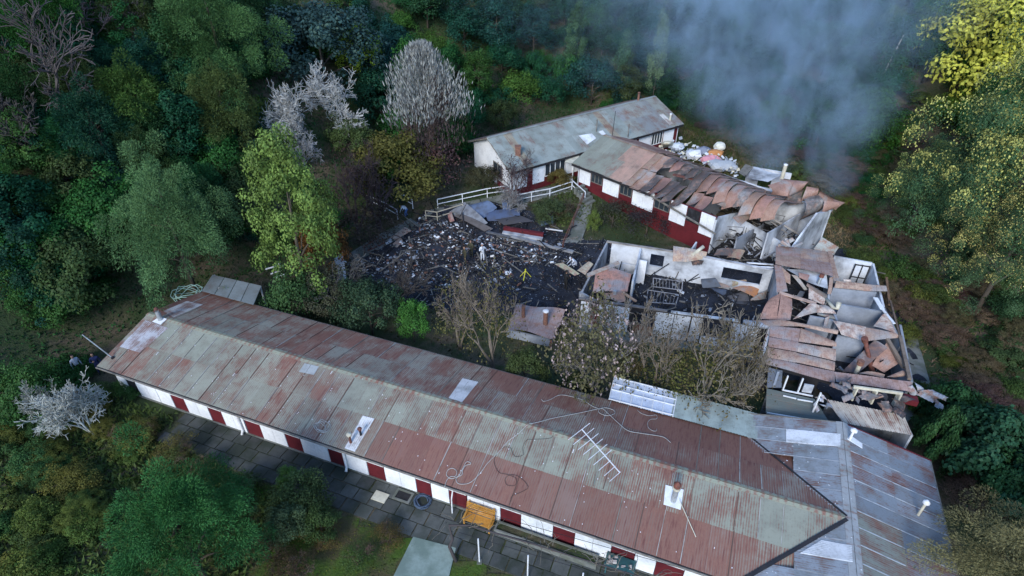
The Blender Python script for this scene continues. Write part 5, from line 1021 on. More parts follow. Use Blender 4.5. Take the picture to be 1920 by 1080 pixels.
for i in range(9000):
    x, y = r5.uniform(-20, 9), r5.uniform(33, 51)
    if not ashok(np.array([x]), np.array([y]))[0]: continue
    s = r5.uniform(.03, .13); p = Vector((x, y, g1(x, y) + .12))
    if i % 13 == 0:
        a = Vector((r5.uniform(-1, 1), r5.uniform(-1, 1), r5.uniform(-.1, .3))).normalized() * r5.uniform(.6, 2.4); b = a.cross(Vector((.1, .1, 1))).normalized() * r5.uniform(.04, .1); rub.box(p, a, b, Vector((0, 0, .06)), r5.choice((3, 3, 4))); continue
    a = Vector((r5.uniform(-1, 1), r5.uniform(-1, 1), r5.uniform(-.2, .3))).normalized() * s; b = a.cross(Vector((.1, .1, 1))).normalized() * s * r5.uniform(.15, .6); rub.box(p, a, b, Vector((0, 0, s * .3)), r5.choice((1, 1, 2, 3, 3, 3, 3, 4)))
tag(rub.build('rubble', ['white_wall', 'grey_plaster', 'brick', 'char', 'timber_grey']), 'pale and black rubble scattered over the burnt ground', 'rubble', kind='stuff')
# rubble inside the ruins of the middle house and the wing
rub = MB()
stk_ = 0
def strew(poly, n_, z0_=.05, zs=.25):
    P2 = np.array([tuple(p[:2]) for p in poly]); f = in_poly(P2); lo, hi = P2.min(0), P2.max(0); k = 0
    while k < n_:
        x, y = r5.uniform(lo[0], hi[0]), r5.uniform(lo[1], hi[1])
        if not f(np.array([x]), np.array([y]))[0]: continue
        k += 1; s = r5.choice((.08, .12, .2, .35, .6)) * r5.uniform(.6, 1.3); lg = r5.random() < .28; p = Vector((x, y, max(z0_, g1(x, y)) + r5.random() * zs)); a = Vector((r5.uniform(-1, 1), r5.uniform(-1, 1), r5.uniform(-.3, .4))).normalized() * s; b = a.cross(Vector((r5.uniform(-.3, .3), r5.uniform(-.3, .3), 1))).normalized() * s * r5.uniform(.08, .5)
        if lg: a = a.normalized() * r5.uniform(.7, 2.2); b = b.normalized() * r5.uniform(.04, .09); rub.box(p + UPV * .1, a, b, a.cross(b).normalized() * .06, r5.choice((2, 3, 3, 3))); continue
        rub.box(p, a, b, a.cross(b).normalized() * s * r5.uniform(.08, .3), r5.choice((0, 1, 2, 3, 3, 3, 3)))
strew([bw[0], bw[2], f1, f0], 700); strew([Z6(200, 150, .1), Z6(1130, 300, .1), Z7(1500, 560, .1), Z7(200, 380, .1)], 700); strew([D(15.6, .6), D(21, 1.5), D(21, 8.4), D(12.6, 8.4), D(12.6, 4)], 600, .3, .7); strew([Z3(1150, 200, .2), Z3(1640, 120, .2), Z3(1640, 330, .2), Z3(1150, 260, .2)], 160)
tag(rub.build('house_rubble', ['sooty_wall', 'grey_plaster', 'timber_grey', 'char']), 'burnt rubble and boards inside the roofless rooms', 'rubble', kind='stuff')
# larger loose pale pieces, one by one
bits = [((805, 515), 'white crumpled cloth lying alone in the middle of the ashes', .45), ((960, 825), 'white plastic container near the bottom edge of the ashes', .55), ((1410, 730), 'white cloth lying left of the yellow tripod', .6), ((1040, 490), 'white bundle left of the standing investigator', .4), ((860, 548), 'small white plate near the white cloth', .28), ((1550, 660), 'white marker above the yellow tripod', .25), ((170, 650), 'white sack on the far left edge of the ashes', .5), ((1125, 690), 'white bag at the feet of the two officers', .35), ((770, 575), 'white paint can left of the two officers', .35)]
for i, ((x, y), l, s) in enumerate(bits):
    c = G8(x, y, .0); bm = bmesh.new(); bmesh.ops.create_icosphere(bm, subdivisions=2, radius=s * .5)
    for v in bm.verts: k = 1 + .5 * mnoise.noise(v.co * 4 + Vector((i * 9, 3, 0))); v.co = Vector((v.co.x * k * 1.3, v.co.y * k, max(v.co.z * k * .6, -.02))) + c
    me = bpy.data.meshes.new('m'); bm.to_mesh(me); bm.free(); tag(link('white_scrap', me, 'white_wall', None), l, 'scrap', 'white scraps in the ashes')
# survey tripod
tc = G8(1540, 775); tp_ = thing('survey_tripod', 'bright yellow survey tripod standing in the ashes', 'tripod', tc)
for a in (.4, 2.5, 4.4): MB().bar(tc + Vector((math.cos(a) * .6, math.sin(a) * .5, 0)), tc + UPV * .85, .05).build('leg', 'paint', tp_, (.75, .70, .05))
MB().tube([tc + UPV * .8, tc + UPV * 1.0], .05, 8).build('head', 'paint', tp_, (.75, .7, .05))
# broken pinkish roof piece with two clay chimneys at the near edge
Z9 = lambda x, y, z: P(900 + x / 4, 520 + y / 4, z)
pk = thing('pink_porch', 'broken pink-washed porch slab at the near edge of the ruin', 'slab', Z9(420, 450, 0))
patch('slab', [Z9(280, 200, .9), Z9(640, 255, .9), Z9(540, 465, .75), Z9(200, 385, .75)], pk, 'burnt_iron', (.40, .30, .28, .75), wave=.0, jit=.25, bulge=.0)
link('wall', wall_mesh(Z9(200, 390, .7), Z9(540, 468, .7), -.1, .65, .15).me(), 'grey_plaster', pk); link('wall', wall_mesh(Z9(540, 468, .7), Z9(620, 280, .7), -.1, .65, .15).me(), 'brick', pk)
q = Z9(490, 350, .8); flue('clay_chimney', 'red clay chimney pipe with white cap on the pink slab', q, 1.15, .17, 'brick', .1, .22, capmat='white_metal', domed=True); q = Z9(325, 290, .8); flue('clay_chimney', 'dark red clay pipe without cap left of the capped one', q, .9, .14, 'brick')

# ---------------------------------------------------------------- people
for nm, c in (('suit_white', (.72, .75, .80)), ('uniform_olive', (.065, .060, .035)), ('navy', (.022, .032, .10)), ('blue_jeans', (.09, .16, .34)), ('boot', (.02, .02, .02)), ('hair', (.02, .015, .012)), ('paper', (.8, .8, .78)), ('yellow_helmet', (.75, .6, .05)), ('glove', (.5, .52, .55))): plain(nm, c, tuple(x * .85 for x in c), 6, .8)
dg_ = bpy.context.evaluated_depsgraph_get
def person(label, loc, face, pose, top, legs, headm='skin', hood=None, extra=None, scale=1.0):
    root = thing('person', label, 'person', loc, face)
    J = {'pel': (0, 0, .95), 'sp': (0, .0, 1.15), 'ch': (0, 0, 1.38), 'nk': (0, .01, 1.52), 'hb': (0, .025, 1.6), 'hd': (0, .03, 1.70), 'ht': (0, .02, 1.78)}
    for s, n_ in ((1, 'L'), (-1, 'R')):
        J.update({'sh' + n_: (s * .19, 0, 1.42), 'el' + n_: (s * .25, -.02, 1.14), 'wr' + n_: (s * .27, .06, .90), 'ha' + n_: (s * .27, .08, .81), 'hp' + n_: (s * .10, 0, .91), 'kn' + n_: (s * .11, .02, .50), 'an' + n_: (s * .12, -.02, .09), 'to' + n_: (s * .13, .16, .04)})
    J.update(pose)
    rad = {'pel': .15, 'sp': .135, 'ch': .15, 'nk': .06, 'hb': .075, 'hd': .105, 'ht': .07, 'sh': .075, 'el': .05, 'wr': .033, 'ha': .035, 'hp': .095, 'kn': .065, 'an': .045, 'to': .04}
    E = [('pel', 'sp'), ('sp', 'ch'), ('ch', 'nk'), ('nk', 'hb'), ('hb', 'hd'), ('hd', 'ht')]
    for n_ in 'LR': E += [('ch', 'sh' + n_), ('sh' + n_, 'el' + n_), ('el' + n_, 'wr' + n_), ('wr' + n_, 'ha' + n_), ('pel', 'hp' + n_), ('hp' + n_, 'kn' + n_), ('kn' + n_, 'an' + n_), ('an' + n_, 'to' + n_)]
    for n_ in 'LR':
        h, w = Vector(J['ha' + n_]), Vector(J['wr' + n_]); d = (h - w).normalized(); sd = d.cross(Vector((0, 1, .2))).normalized(); cl = d.cross(sd)
        for k, (o, ln) in enumerate(((-.034, .075), (-.012, .085), (.012, .08), (.034, .065), (-.06, .04))):
            nm1, nm2 = f'f{k}a{n_}', f'f{k}b{n_}'; J[nm1] = tuple(h + sd * o + d * ln * .55); J[nm2] = tuple(h + sd * o + d * ln * .9 + cl * ln * .45); rad[nm1[:3]] = .01; rad[nm2[:3]] = .008; E += [('ha' + n_, nm1), (nm1, nm2)]
    names_ = list(J); ix = {n_: i for i, n_ in enumerate(names_)}
    me = bpy.data.meshes.new('body'); me.from_pydata([tuple(c * scale for c in J[n_]) for n_ in names_], [(ix[a], ix[b]) for a, b in E], [])
    tmp = bpy.data.objects.new('tmp', me); col.objects.link(tmp); md = tmp.modifiers.new('s', 'SKIN')
    def rd(n_):
        for k in (n_, n_[:3], n_[:2]):
            if k in rad: return rad[k]
        return .05
    for n_, sv in zip(names_, me.skin_vertices[0].data): r_ = rd(n_) * scale; sv.radius = (r_, r_); sv.use_root = n_ == 'pel'
    tmp.modifiers.new('b', 'SUBSURF').levels = 1
    dg = dg_(); dg.update(); m2 = bpy.data.meshes.new_from_object(tmp.evaluated_get(dg)); bpy.data.objects.remove(tmp)
    m2.materials.clear()
    for k in (top, legs, headm, 'boot', 'glove' if hood else 'skin'): m2.materials.append(MATS[k])
    pj = {k: Vector(v) * scale for k, v in J.items()}
    def near_seg(c, keys): return min(((c - pj[k]).length for k in keys))
    mi = []
    for p in m2.polygons:
        c = p.center; cand = {2: near_seg(c, ('hd', 'ht', 'hb')), 4: near_seg(c, ('haL', 'haR', 'f1bL', 'f1bR')), 3: near_seg(c, ('anL', 'anR', 'toL', 'toR')) , 1: min(near_seg(c, ('hpL', 'hpR', 'knL', 'knR')), (c - (pj['knL'] + pj['anL']) / 2).length, (c - (pj['knR'] + pj['anR']) / 2).length, (c - (pj['knL'] + pj['hpL']) / 2).length, (c - (pj['knR'] + pj['hpR']) / 2).length), 0: min(near_seg(c, ('ch', 'sp', 'shL', 'shR', 'elL', 'elR', 'wrL', 'wrR', 'nk')), (c - (pj['elL'] + pj['wrL']) / 2).length, (c - (pj['elR'] + pj['wrR']) / 2).length, (c - (pj['shL'] + pj['elL']) / 2).length, (c - (pj['shR'] + pj['elR']) / 2).length)}
        mi.append(min(cand, key=cand.get))
    m2.polygons.foreach_set('material_index', mi); m2.polygons.foreach_set('use_smooth', [True] * len(m2.polygons))
    bo_ = link('body', m2, None, root, world=False)
    hd = pj['hd']; d_ = (pj['ht'] - pj['hb']).normalized(); fr = Vector((0, 1, 0)); fr = (fr - d_ * fr.dot(d_)).normalized()
    bm = bmesh.new(); bmesh.ops.create_uvsphere(bm, u_segments=12, v_segments=8, radius=.125 * scale)
    bmesh.ops.delete(bm, geom=[v for v in bm.verts if (v.co.y > .055 * scale and v.co.z < .05 * scale) or v.co.z < -.07 * scale], context='VERTS')
    me = bpy.data.meshes.new('m'); bm.to_mesh(me); bm.free(); h_ = link('hood' if hood == 'suit_white' else ('helmet' if hood else 'hair'), me, hood or 'hair', root, world=False); h_.rotation_euler = d_.to_track_quat('Z', 'Y').to_euler() if abs(d_.z) < .99 else (0, 0, 0); h_.location = hd + d_ * .025
    fc = MB(); c0_ = hd + fr * .098 * scale
    sx = Vector((1, 0, 0)); fc.box(c0_ + d_ * -.015 - sx * .012, sx * .024, fr * .03, d_ * .04); fc.build('nose', headm if headm != 'suit_white' else 'skin', root, world=False)
    ey = MB()
    for s in (-.035, .035): ey.box(c0_ + d_ * .02 + sx * (s - .01) - fr * .008, sx * .02, fr * .012, d_ * .012)
    ey.box(c0_ - d_ * .05 - sx * .02 - fr * .012, sx * .04, fr * .012, d_ * .008); tag(ey.build('eyes', 'hair', root, world=False), kind='stuff')
    if extra:
        for nm, mb_, mt in extra: mb_.build(nm, mt, root, world=False)
    return root
def gp(x, y): p = Gp(x, y); return p
photo_pose = {'elL': (.28, .14, 1.22), 'wrL': (.10, .26, 1.48), 'haL': (.07, .25, 1.56), 'elR': (-.34, .10, 1.26), 'wrR': (-.14, .28, 1.5), 'haR': (-.09, .26, 1.58)}
person('person in white protective suit standing with both hands raised to the face', gp(905, 491), R(200), photo_pose, 'suit_white', 'suit_white', 'skin', 'suit_white')
hold = {'elL': (.27, .08, 1.16), 'wrL': (.12, .30, 1.14), 'haL': (.07, .36, 1.16), 'elR': (-.27, .08, 1.16), 'wrR': (-.12, .30, 1.14), 'haR': (-.07, .36, 1.16)}
person('officer in olive uniform holding papers beside the white-suited person', gp(884, 484), R(150), hold, 'uniform_olive', 'uniform_olive', extra=[('papers', MB().box((-.16, .32, 1.13), (.32, 0, 0), (0, .18, .1), (0, 0, .01)), 'paper')])
person('officer in brown-olive uniform standing in front of the other officer', gp(873, 497), R(110), {'kn L': (0, 0, 0)} and {'elL': (.25, .04, 1.15), 'wrL': (.16, .24, 1.02), 'haL': (.13, .30, 1.0)}, 'uniform_olive', 'uniform_olive', scale=1.02)
bend = {'pel': (0, -.12, .82), 'sp': (0, .02, .98), 'ch': (0, .24, 1.05), 'nk': (0, .38, 1.04), 'hb': (0, .45, 1.02), 'hd': (0, .55, .99), 'ht': (0, .62, .96), 'shL': (.19, .28, 1.02), 'shR': (-.19, .28, 1.02), 'elL': (.24, .38, .76), 'wrL': (.2, .5, .55), 'haL': (.19, .55, .47), 'elR': (-.24, .38, .76), 'wrR': (-.2, .5, .55), 'haR': (-.19, .55, .47), 'hpL': (.1, -.12, .78), 'hpR': (-.1, -.12, .78), 'knL': (.12, .08, .46), 'knR': (-.12, .06, .46), 'anL': (.13, -.06, .09), 'anR': (-.13, -.1, .09), 'toL': (.14, .1, .04), 'toR': (-.14, .07, .04)}
person('person in white suit and blue trousers bending over beside the path railing', gp(762, 407), R(60), bend, 'suit_white', 'blue_jeans', 'skin', 'yellow_helmet')
crouch = {'pel': (0, -.18, .42), 'sp': (0, -.06, .6), 'ch': (0, .1, .78), 'nk': (0, .2, .88), 'hb': (0, .26, .92), 'hd': (0, .32, .97), 'ht': (0, .36, 1.03), 'shL': (.19, .12, .8), 'shR': (-.19, .12, .8), 'elL': (.25, .3, .58), 'wrL': (.2, .48, .42), 'haL': (.18, .54, .35), 'elR': (-.25, .3, .58), 'wrR': (-.2, .48, .42), 'haR': (-.18, .54, .35), 'hpL': (.1, -.18, .4), 'hpR': (-.1, -.18, .4), 'knL': (.17, .22, .48), 'knR': (-.17, .22, .46), 'anL': (.14, -.05, .09), 'anR': (-.14, -.05, .09), 'toL': (.15, .12, .04), 'toR': (-.15, .12, .04)}
person('person in white suit crouching at the corner of the roofless house', gp(1076, 502), R(100), crouch, 'suit_white', 'suit_white', 'skin', 'suit_white')
person('dark-clothed officer standing left of the fallen tan sheet', gp(1060, 543), R(-60), hold, 'boot', 'boot')
q = P(186, 690, .5); zq = g1(q.x, q.y); person('person in navy jacket and trousers at the left end of the long house', (q.x, q.y, zq), R(-150), {'elL': (.28, .1, 1.2), 'wrL': (.12, .28, 1.25), 'haL': (.06, .3, 1.3)}, 'navy', 'navy')
q = P(148, 692, .6); zq = g1(q.x, q.y); person('person in grey jacket half hidden in the bushes at the left', (q.x, q.y, zq), R(-120), {}, 'glove', 'boot', 'skin')
# ---------------------------------------------------------------- vegetation
def ground_hit(px, py):
    d = ray(px, py); ts = np.linspace(8, 260, 900); X, Y, Z = CP.x + d.x * ts, CP.y + d.y * ts, CP.z + d.z * ts
    below = np.nonzero(Z < gz(X, Y))[0]
    if len(below) == 0: return None
    i = below[0]; a, b = ts[max(i - 1, 0)], ts[i]
    for _ in range(12):
        m = (a + b) / 2; p = CP + d * m
        if p.z < g1(p.x, p.y): b = m
        else: a = m
    p = CP + d * b; return Vector((p.x, p.y, g1(p.x, p.y)))
def quads_mesh(V, tint, mat='foliage'):
    """V (n,4,3) -> mesh of n separate leaf faces carrying a tint attribute"""
    n = len(V); me = bpy.data.meshes.new('leaves'); me.vertices.add(n * 4); me.vertices.foreach_set('co', V.astype(np.float32).ravel())
    me.loops.add(n * 4); me.loops.foreach_set('vertex_index', np.arange(n * 4, dtype=np.int32)); me.polygons.add(n)
    me.polygons.foreach_set('loop_start', np.arange(0, n * 4, 4, dtype=np.int32)); me.update(calc_edges=True)
    at = me.attributes.new('tint', 'FLOAT', 'FACE'); at.data.foreach_set('value', tint.astype(np.float32)); me.materials.append(MATS[mat]); return me
def nrmz(a): return a / np.maximum(np.linalg.norm(a, axis=-1, keepdims=True), 1e-9)
def leaves(C, Nn, size, aspect, g, along=None):
    n = len(C); r = g.normal(size=(n, 3)); Nn = nrmz(Nn); t = along if along is not None else np.cross(Nn, r); t = nrmz(t + 1e-6); b = nrmz(np.cross(Nn, t))
    L = size[:, None] * t; W = (size / aspect)[:, None] * b
    return np.stack([C - L * .5, C + W * .5 - L * .05, C + L * .5, C - W * .5 - L * .05], 1)
def crown(seed, K=55, per=150, rad=(1, 1, .85), cz=.95, clump=(.2, .36), leaf=(.055, .095), aspect=1.6, droop=0., zmin=-.55, inner=.5, power=1.0, lumpy=.25, flat=.85):
    g = np.random.default_rng(seed); d = nrmz(g.normal(size=(K * 3, 3))); d = d[d[:, 2] > zmin][:K]; K = len(d)
    rr_ = (inner + (1 - inner) * g.random(K) ** .5) * (1 + lumpy * g.normal(size=K) * .6); cc = d * rr_[:, None]
    taper = np.clip(1 - power * np.maximum(cc[:, 2:3], 0) * .35, .3, 1.2)
    cc = cc * np.array(rad); cc[:, :2] *= taper; cc[:, 2] += cz
    cr = g.uniform(*clump, K); tnt = g.random(K); P_, Nm, S, T, Al = [], [], [], [], []
    for k in range(K):
        m = int(per * (cr[k] / np.mean(clump)) ** 2); v = nrmz(g.normal(size=(m, 3)) + np.array([0, 0, .35])); q = v * (cr[k] * (g.random((m, 1)) ** .35)); q[:, 2] *= flat
        if droop: q[:, 2] -= droop * (q[:, 0] ** 2 + q[:, 1] ** 2) / cr[k]
        P_.append(cc[k] + q); Nm.append(v * .7 + d[k] * .35 + np.array([0, 0, .35]) + g.normal(size=(m, 3)) * .45); S.append(g.uniform(*leaf, m)); T.append(np.clip(.55 * tnt[k] + .45 * g.random(m), 0, 1))
        a = v + d[k] * .6 - np.array([0, 0, droop * 1.2]) + g.normal(size=(m, 3)) * .25; Al.append(a)
    P_, Nm, S, T, Al = map(np.concatenate, (P_, Nm, S, T, Al))
    if droop: Nn = np.cross(Al, g.normal(size=Al.shape)); Nn = Nn * np.sign(Nn[:, 2:3] + 1e-6); V = leaves(P_, Nn, S, aspect, g, nrmz(Al) - nrmz(Nn) * np.sum(nrmz(Al) * nrmz(Nn), 1, keepdims=True))
    else: V = leaves(P_, Nm, S, aspect, g)
    return V, T, cc, cr
def crown_mesh(*a, **k): V, T, _, _ = crown(*a, **k); return quads_mesh(V, T)
def limb_mesh(seed, h=1.0, r=.045, n=6, spread=.6, k=6):
    g = random.Random(seed); m = MB(); top = Vector((g.uniform(-.05, .05), g.uniform(-.05, .05), h * .9)); tr = [Vector((0, 0, -.12)), Vector((g.uniform(-.03, .03), g.uniform(-.03, .03), h * .4)), top]; m.tube(tr, [r, r * .75, r * .25], k)
    for i in range(n):
        t = g.uniform(.3, .85); p = tr[0].lerp(top, t); a = g.random() * 6.28; d = Vector((math.cos(a), math.sin(a), g.uniform(.3, .9))).normalized() * spread * g.uniform(.5, 1); m.tube([p, p + d * .5 + Vector((0, 0, .03)), p + d], [r * .45, r * .3, r * .1], 4)
    me = m.me(True); me.materials.append(MATS['bark']); return me
def bare_mesh(seed, depth=4, spread=.75, up=.3, r0=.05, kids=(3, 5), upright=0., twig=.006, first=.42, wob=.42):
    g = random.Random(seed); m = MB()
    def grow(p, d, L, r, lev):
        pts = [p]; dd = d.copy(); nseg = 3 if lev < depth else 2
        for i in range(nseg): dd = (dd + Vector((g.uniform(-wob, wob), g.uniform(-wob, wob), g.uniform(-.3, .28) + upright * .25))).normalized(); pts.append(pts[-1] + dd * L / nseg)
        m.tube(pts, [max(r * (1 - .5 * i / nseg), twig) for i in range(nseg + 1)], 5 if lev == 0 else 3, cap=False)
        if lev >= depth: return
        for i in range(g.randint(*kids)):
            t = g.uniform(.35, 1); k = min(int(t * nseg), nseg - 1); q = pts[k].lerp(pts[k + 1], t * nseg - k); a = g.random() * 6.28
            nd = (dd + Vector((math.cos(a) * spread, math.sin(a) * spread, up * g.uniform(-.3, 1)))).normalized(); grow(q, nd, L * g.uniform(.55, .8), r * .55, lev + 1)
    for i in range(3): a = i * 2.1 + g.random(); grow(Vector((0, 0, -.05)), Vector((math.cos(a) * .35, math.sin(a) * .35, 1)).normalized(), first, r0, 0)
    V = np.array(m.v); V[:, 2] *= 1.35 / np.percentile(V[:, 2], 99.5); V[:, :2] *= .8 / np.percentile(np.hypot(V[:, 0], V[:, 1]), 97); m.v = [tuple(v) for v in V]
    me = m.me(True); me.materials.append(MATS['bark']); return me
SP = {
 'broad': [crown_mesh(100 + i, 60, 130) for i in range(5)],
 'dense': [crown_mesh(120 + i, 80, 110, rad=(1, 1, .75), clump=(.16, .3), leaf=(.045, .08)) for i in range(4)],
 'tall': [crown_mesh(140 + i, 80, 110, rad=(.75, .75, 1.25), cz=1.3, clump=(.16, .28), leaf=(.05, .085), power=1.1) for i in range(3)],
 'column': [crown_mesh(160 + i, 60, 110, rad=(.5, .5, 1.6), cz=1.6, clump=(.16, .26), leaf=(.05, .08), power=.4) for i in range(2)],
 'feather': [crown_mesh(180 + i, 100, 230, rad=(.95, .95, 1.05), cz=1.1, clump=(.17, .28), leaf=(.04, .075), aspect=3.2, droop=.35) for i in range(3)],
 'shrub': [crown_mesh(200 + i, 34, 110, rad=(1, 1, .5), cz=.4, clump=(.22, .38), leaf=(.07, .13), zmin=-.3, aspect=2.2) for i in range(4)],
 'vine': [crown_mesh(220 + i, 50, 140, rad=(1, 1, .6), cz=.5, clump=(.18, .42), leaf=(.05, .09), zmin=-.3, lumpy=.5) for i in range(3)],
 'sparse': [crown_mesh(240 + i, 60, 42, rad=(1, 1, .8), cz=.95, clump=(.2, .4), leaf=(.05, .085)) for i in range(3)],
 'thin': [crown_mesh(245 + i, 70, 15, rad=(1, 1, .8), cz=.95, clump=(.15, .35), leaf=(.035, .065)) for i in range(3)],
 'hero': [crown_mesh(260, 150, 120, rad=(.82, .82, 1.3), cz=1.35, clump=(.11, .2), leaf=(.032, .055), power=1.2, aspect=1.5)],
 'herofeather': [crown_mesh(270 + i, 105, 640, rad=(.9, .9, 1.0), cz=1.1, clump=(.13, .30), leaf=(.022, .042), aspect=3, droop=.3, lumpy=.55) for i in range(2)],
 'cone': [crown_mesh(275, 110, 620, rad=(1, 1, 1.05), cz=1.05, clump=(.12, .27), leaf=(.022, .042), aspect=3, droop=.3, lumpy=.45, power=1.9)],
 'heroleaf': [crown_mesh(280, 70, 110, rad=(1, 1, .65), cz=.65, clump=(.16, .28), leaf=(.07, .11), aspect=1.4)],
 'grassy': [crown_mesh(290, 120, 120, rad=(1, 1, .75), cz=.8, clump=(.13, .22), leaf=(.05, .09), aspect=5)],
}
LIMB = [limb_mesh(300 + i) for i in range(4)]; LIMBT = [limb_mesh(310 + i, 1.9, .05, 9, .5) for i in range(3)]
BARE = [bare_mesh(320 + i, 5, .75, .2, .025, (2, 4), twig=.0028) for i in range(4)]; BAREW = [bare_mesh(330 + i, 5, .95, .1, .013, (3, 4), twig=.0024, first=.28) for i in range(3)]; BUSHY = [bare_mesh(340 + i, 5, .62, .3, .02, (2, 4), twig=.0024, first=.33) for i in range(3)]
def upright_mesh(seed, n=2600, z0=0., z1=1.):
    g = np.random.default_rng(seed); z = z0 + (z1 - z0) * g.random(n); ang = g.random(n) * 6.283; prof = np.sin(np.clip(z, 0, 1) * 2.7 + .35) ** .7 * .62; r = prof * np.sqrt(g.random(n)) * (1 + .3 * np.sin(ang * 3 + z * 5) + .22 * np.sin(ang * 7 - z * 9) + .12 * g.normal(size=n)); C_ = np.stack([r * np.cos(ang), r * np.sin(ang), .35 + z * 2.0], 1)
    al = np.stack([np.cos(ang) * .25, np.sin(ang) * .25, np.ones(n)], 1) + g.normal(size=(n, 3)) * .12; Nn = np.cross(al, g.normal(size=(n, 3))); return quads_mesh(leaves(C_, Nn, g.uniform(.04, .10, n), 5, g, al), g.random(n))
UPR = upright_mesh(350, 9500, .45); UPRB = upright_mesh(351, 2600, 0, .6)
_vc = [0]
_used = set()
LANDMARKS = [(0, 0, 'top left corner'), (40, 90, 'grey bare tree'), (0, 330, 'left picture edge'), (0, 560, 'left end of the bank'), (210, 40, 'dark bare branches'), (405, 60, 'tall feathery tree'), (320, 400, 'lone feathery tree'), (535, 350, 'pale leafy tree'), (540, 190, 'white lichen tree'), (620, 175, 'spreading lichen tree'), (600, 60, 'round blue-green tree'), (678, 85, 'glowing sapling'), (800, 180, 'silvery poplar'), (745, 310, 'olive-brown bush'), (900, 250, 'white gable'), (971, 280, 'brick chimney'), (1080, 60, 'slender green tree'), (1193, 190, 'ridge vent'), (1235, 90, 'slender pale tree'), (1250, 255, 'yellow tarpaulin'), (1340, 300, 'pink sack'), (1467, 320, 'tall pale flue'), (1440, 120, 'smoke column'), (1560, 380, 'buckled roof tip'), (1650, 110, 'dead pale trunk'), (1700, 340, 'leaning mimosa'), (1850, 260, 'large mimosa'), (1850, 30, 'yellow corner tree'), (1900, 480, 'sparse mimosa'), (1650, 500, 'burnt wing corner'), (1720, 680, 'concrete apron'), (1740, 860, 'right gutter end'), (1850, 830, 'glossy bush'), (1880, 1030, 'olive corner tree'), (1780, 1060, 'lower gutter'), (150, 740, 'white lichen branches'), (185, 665, 'navy-clad person'), (340, 960, 'large blue-green tree'), (0, 1080, 'bottom left corner'), (0, 800, 'lower left edge'), (100, 930, 'weed thicket'), (430, 800, 'white downpipe'), (650, 1040, 'front garden'), (800, 1040, 'pale concrete path'), (713, 930, 'loose pale slab'), (280, 600, 'grey roof chimney'), (430, 540, 'porch roof')]
def placed(text, c, wide=1.0):
    """the text made to single out one plant by its place next to something one can find"""
    x, y = Q(c)
    for lx, ly, nm in sorted(LANDMARKS, key=lambda t: (t[0] - x) ** 2 + (t[1] - y) ** 2)[:9]:
        d = math.hypot(x - lx, y - ly); a = int(((math.degrees(math.atan2(ly - y, x - lx)) + 382.5) % 360) // 45)
        l = f"{text} {'touching' if d < 28 else 'right beside' if d < 55 else 'close to' if d < 90 else 'near' if d < 130 else 'some way from' if d < 190 else 'far from'} the {nm}, on its {('right', 'upper right', 'upper', 'upper left', 'left', 'lower left', 'lower', 'lower right')[a]} side"
        if len(l.split()) > 16: l = l.replace('middling ', '').replace('some way from', 'away from')
        if l not in _used and len(l.split()) < 17: break
    _used.add(l); return l
def seen(c, m=25): x, y = Q(c); return -m < x < 1920 + m and -m < y < 1080 + m
tone = lambda c: 'olive' if c[0] > c[1] * .92 else 'blue-green' if c[2] > c[1] * .7 else 'bright green' if c[1] > .09 else 'mid green' if c[1] > .075 else 'dark green'
form = {'broad': 'rounded', 'dense': 'compact', 'vine': 'creeper-clad', 'tall': 'tall', 'feather': 'feathery'}
def inst(name, me, parent, colour, loc=(0, 0, 0), s=(1, 1, 1), rz=0):
    o = bpy.data.objects.new(name, me); col.objects.link(o); o.parent = parent; o.location = loc; o.scale = s; o.rotation_euler = (0, 0, rz); o.color = tuple(colour) + (1,); return o
def tree(name, label, base, width, height, sp, colour, cat='tree', group=None, bark=(.09, .07, .05), rot=None, var=None, hmesh=None):
    _vc[0] += 1; i = _vc[0]; t = thing(name, label, cat, base, group=group); rz = random.Random(i).random() * 6.28 if rot is None else rot
    ms = SP[sp]; me = ms[(i if var is None else var) % len(ms)]; zt = {'tall': 2.6, 'column': 3.3, 'feather': 2.2, 'hero': 2.75, 'herofeather': 2.2, 'cone': 2.2, 'shrub': .95, 'vine': 1.15, 'heroleaf': 1.35, 'grassy': 1.6}.get(sp, 1.85)
    inst('crown', me, t, colour, (0, 0, 0), (width / 2, width / 2 * random.Random(i + 5).uniform(.85, 1.1), height / zt), rz)
    inst('trunk', (LIMBT if zt > 2 else LIMB)[i % 3], t, bark, (0, 0, 0), (width / 2, width / 2, height / zt), rz); return t
def size_at(base, top_py, width_px):
    lo, hi = .2, 30.
    for _ in range(30):
        m = (lo + hi) / 2
        if Q(base + UPV * m)[1] > top_py: lo = m
        else: hi = m
    return (base - CP).length * width_px / F_PX, lo
def centred(bx, by, ty, wpx):
    """base point whose plant, ty tall in the picture, has its middle above picture column bx"""
    x = bx
    for _ in range(3):
        b = ground_hit(x, by); w, h = size_at(b, ty, wpx); x += bx - Q(b + UPV * h * .5)[0]
    return b, w, h
def tree_px(name, label, bx, by, ty, wpx, sp, colour, **k):
    b, w, h = centred(bx, by, ty, wpx); return tree(name, label, b, w, h, sp, colour, **k)
def bare_px(name, label, bx, by, ty, wpx, meshes, colour, leafc=None, cat='tree', group=None, leafm='thin', var=0, zt=1.35, wd=1.6):
    b, w, h = centred(bx, by, ty, wpx); t = thing(name, label, cat, b, group=group); _vc[0] += 1
    inst('branches', meshes[(_vc[0] + var) % len(meshes)], t, colour, (0, 0, 0), (w / wd, w / wd, h / zt), _vc[0] * 1.7)
    if leafc: inst('crown', SP[leafm][_vc[0] % len(SP[leafm])], t, leafc, (0, 0, 0), (w / 2, w / 2, h / (1.85 if leafm != 'shrub' else .95)), _vc[0])
    return t
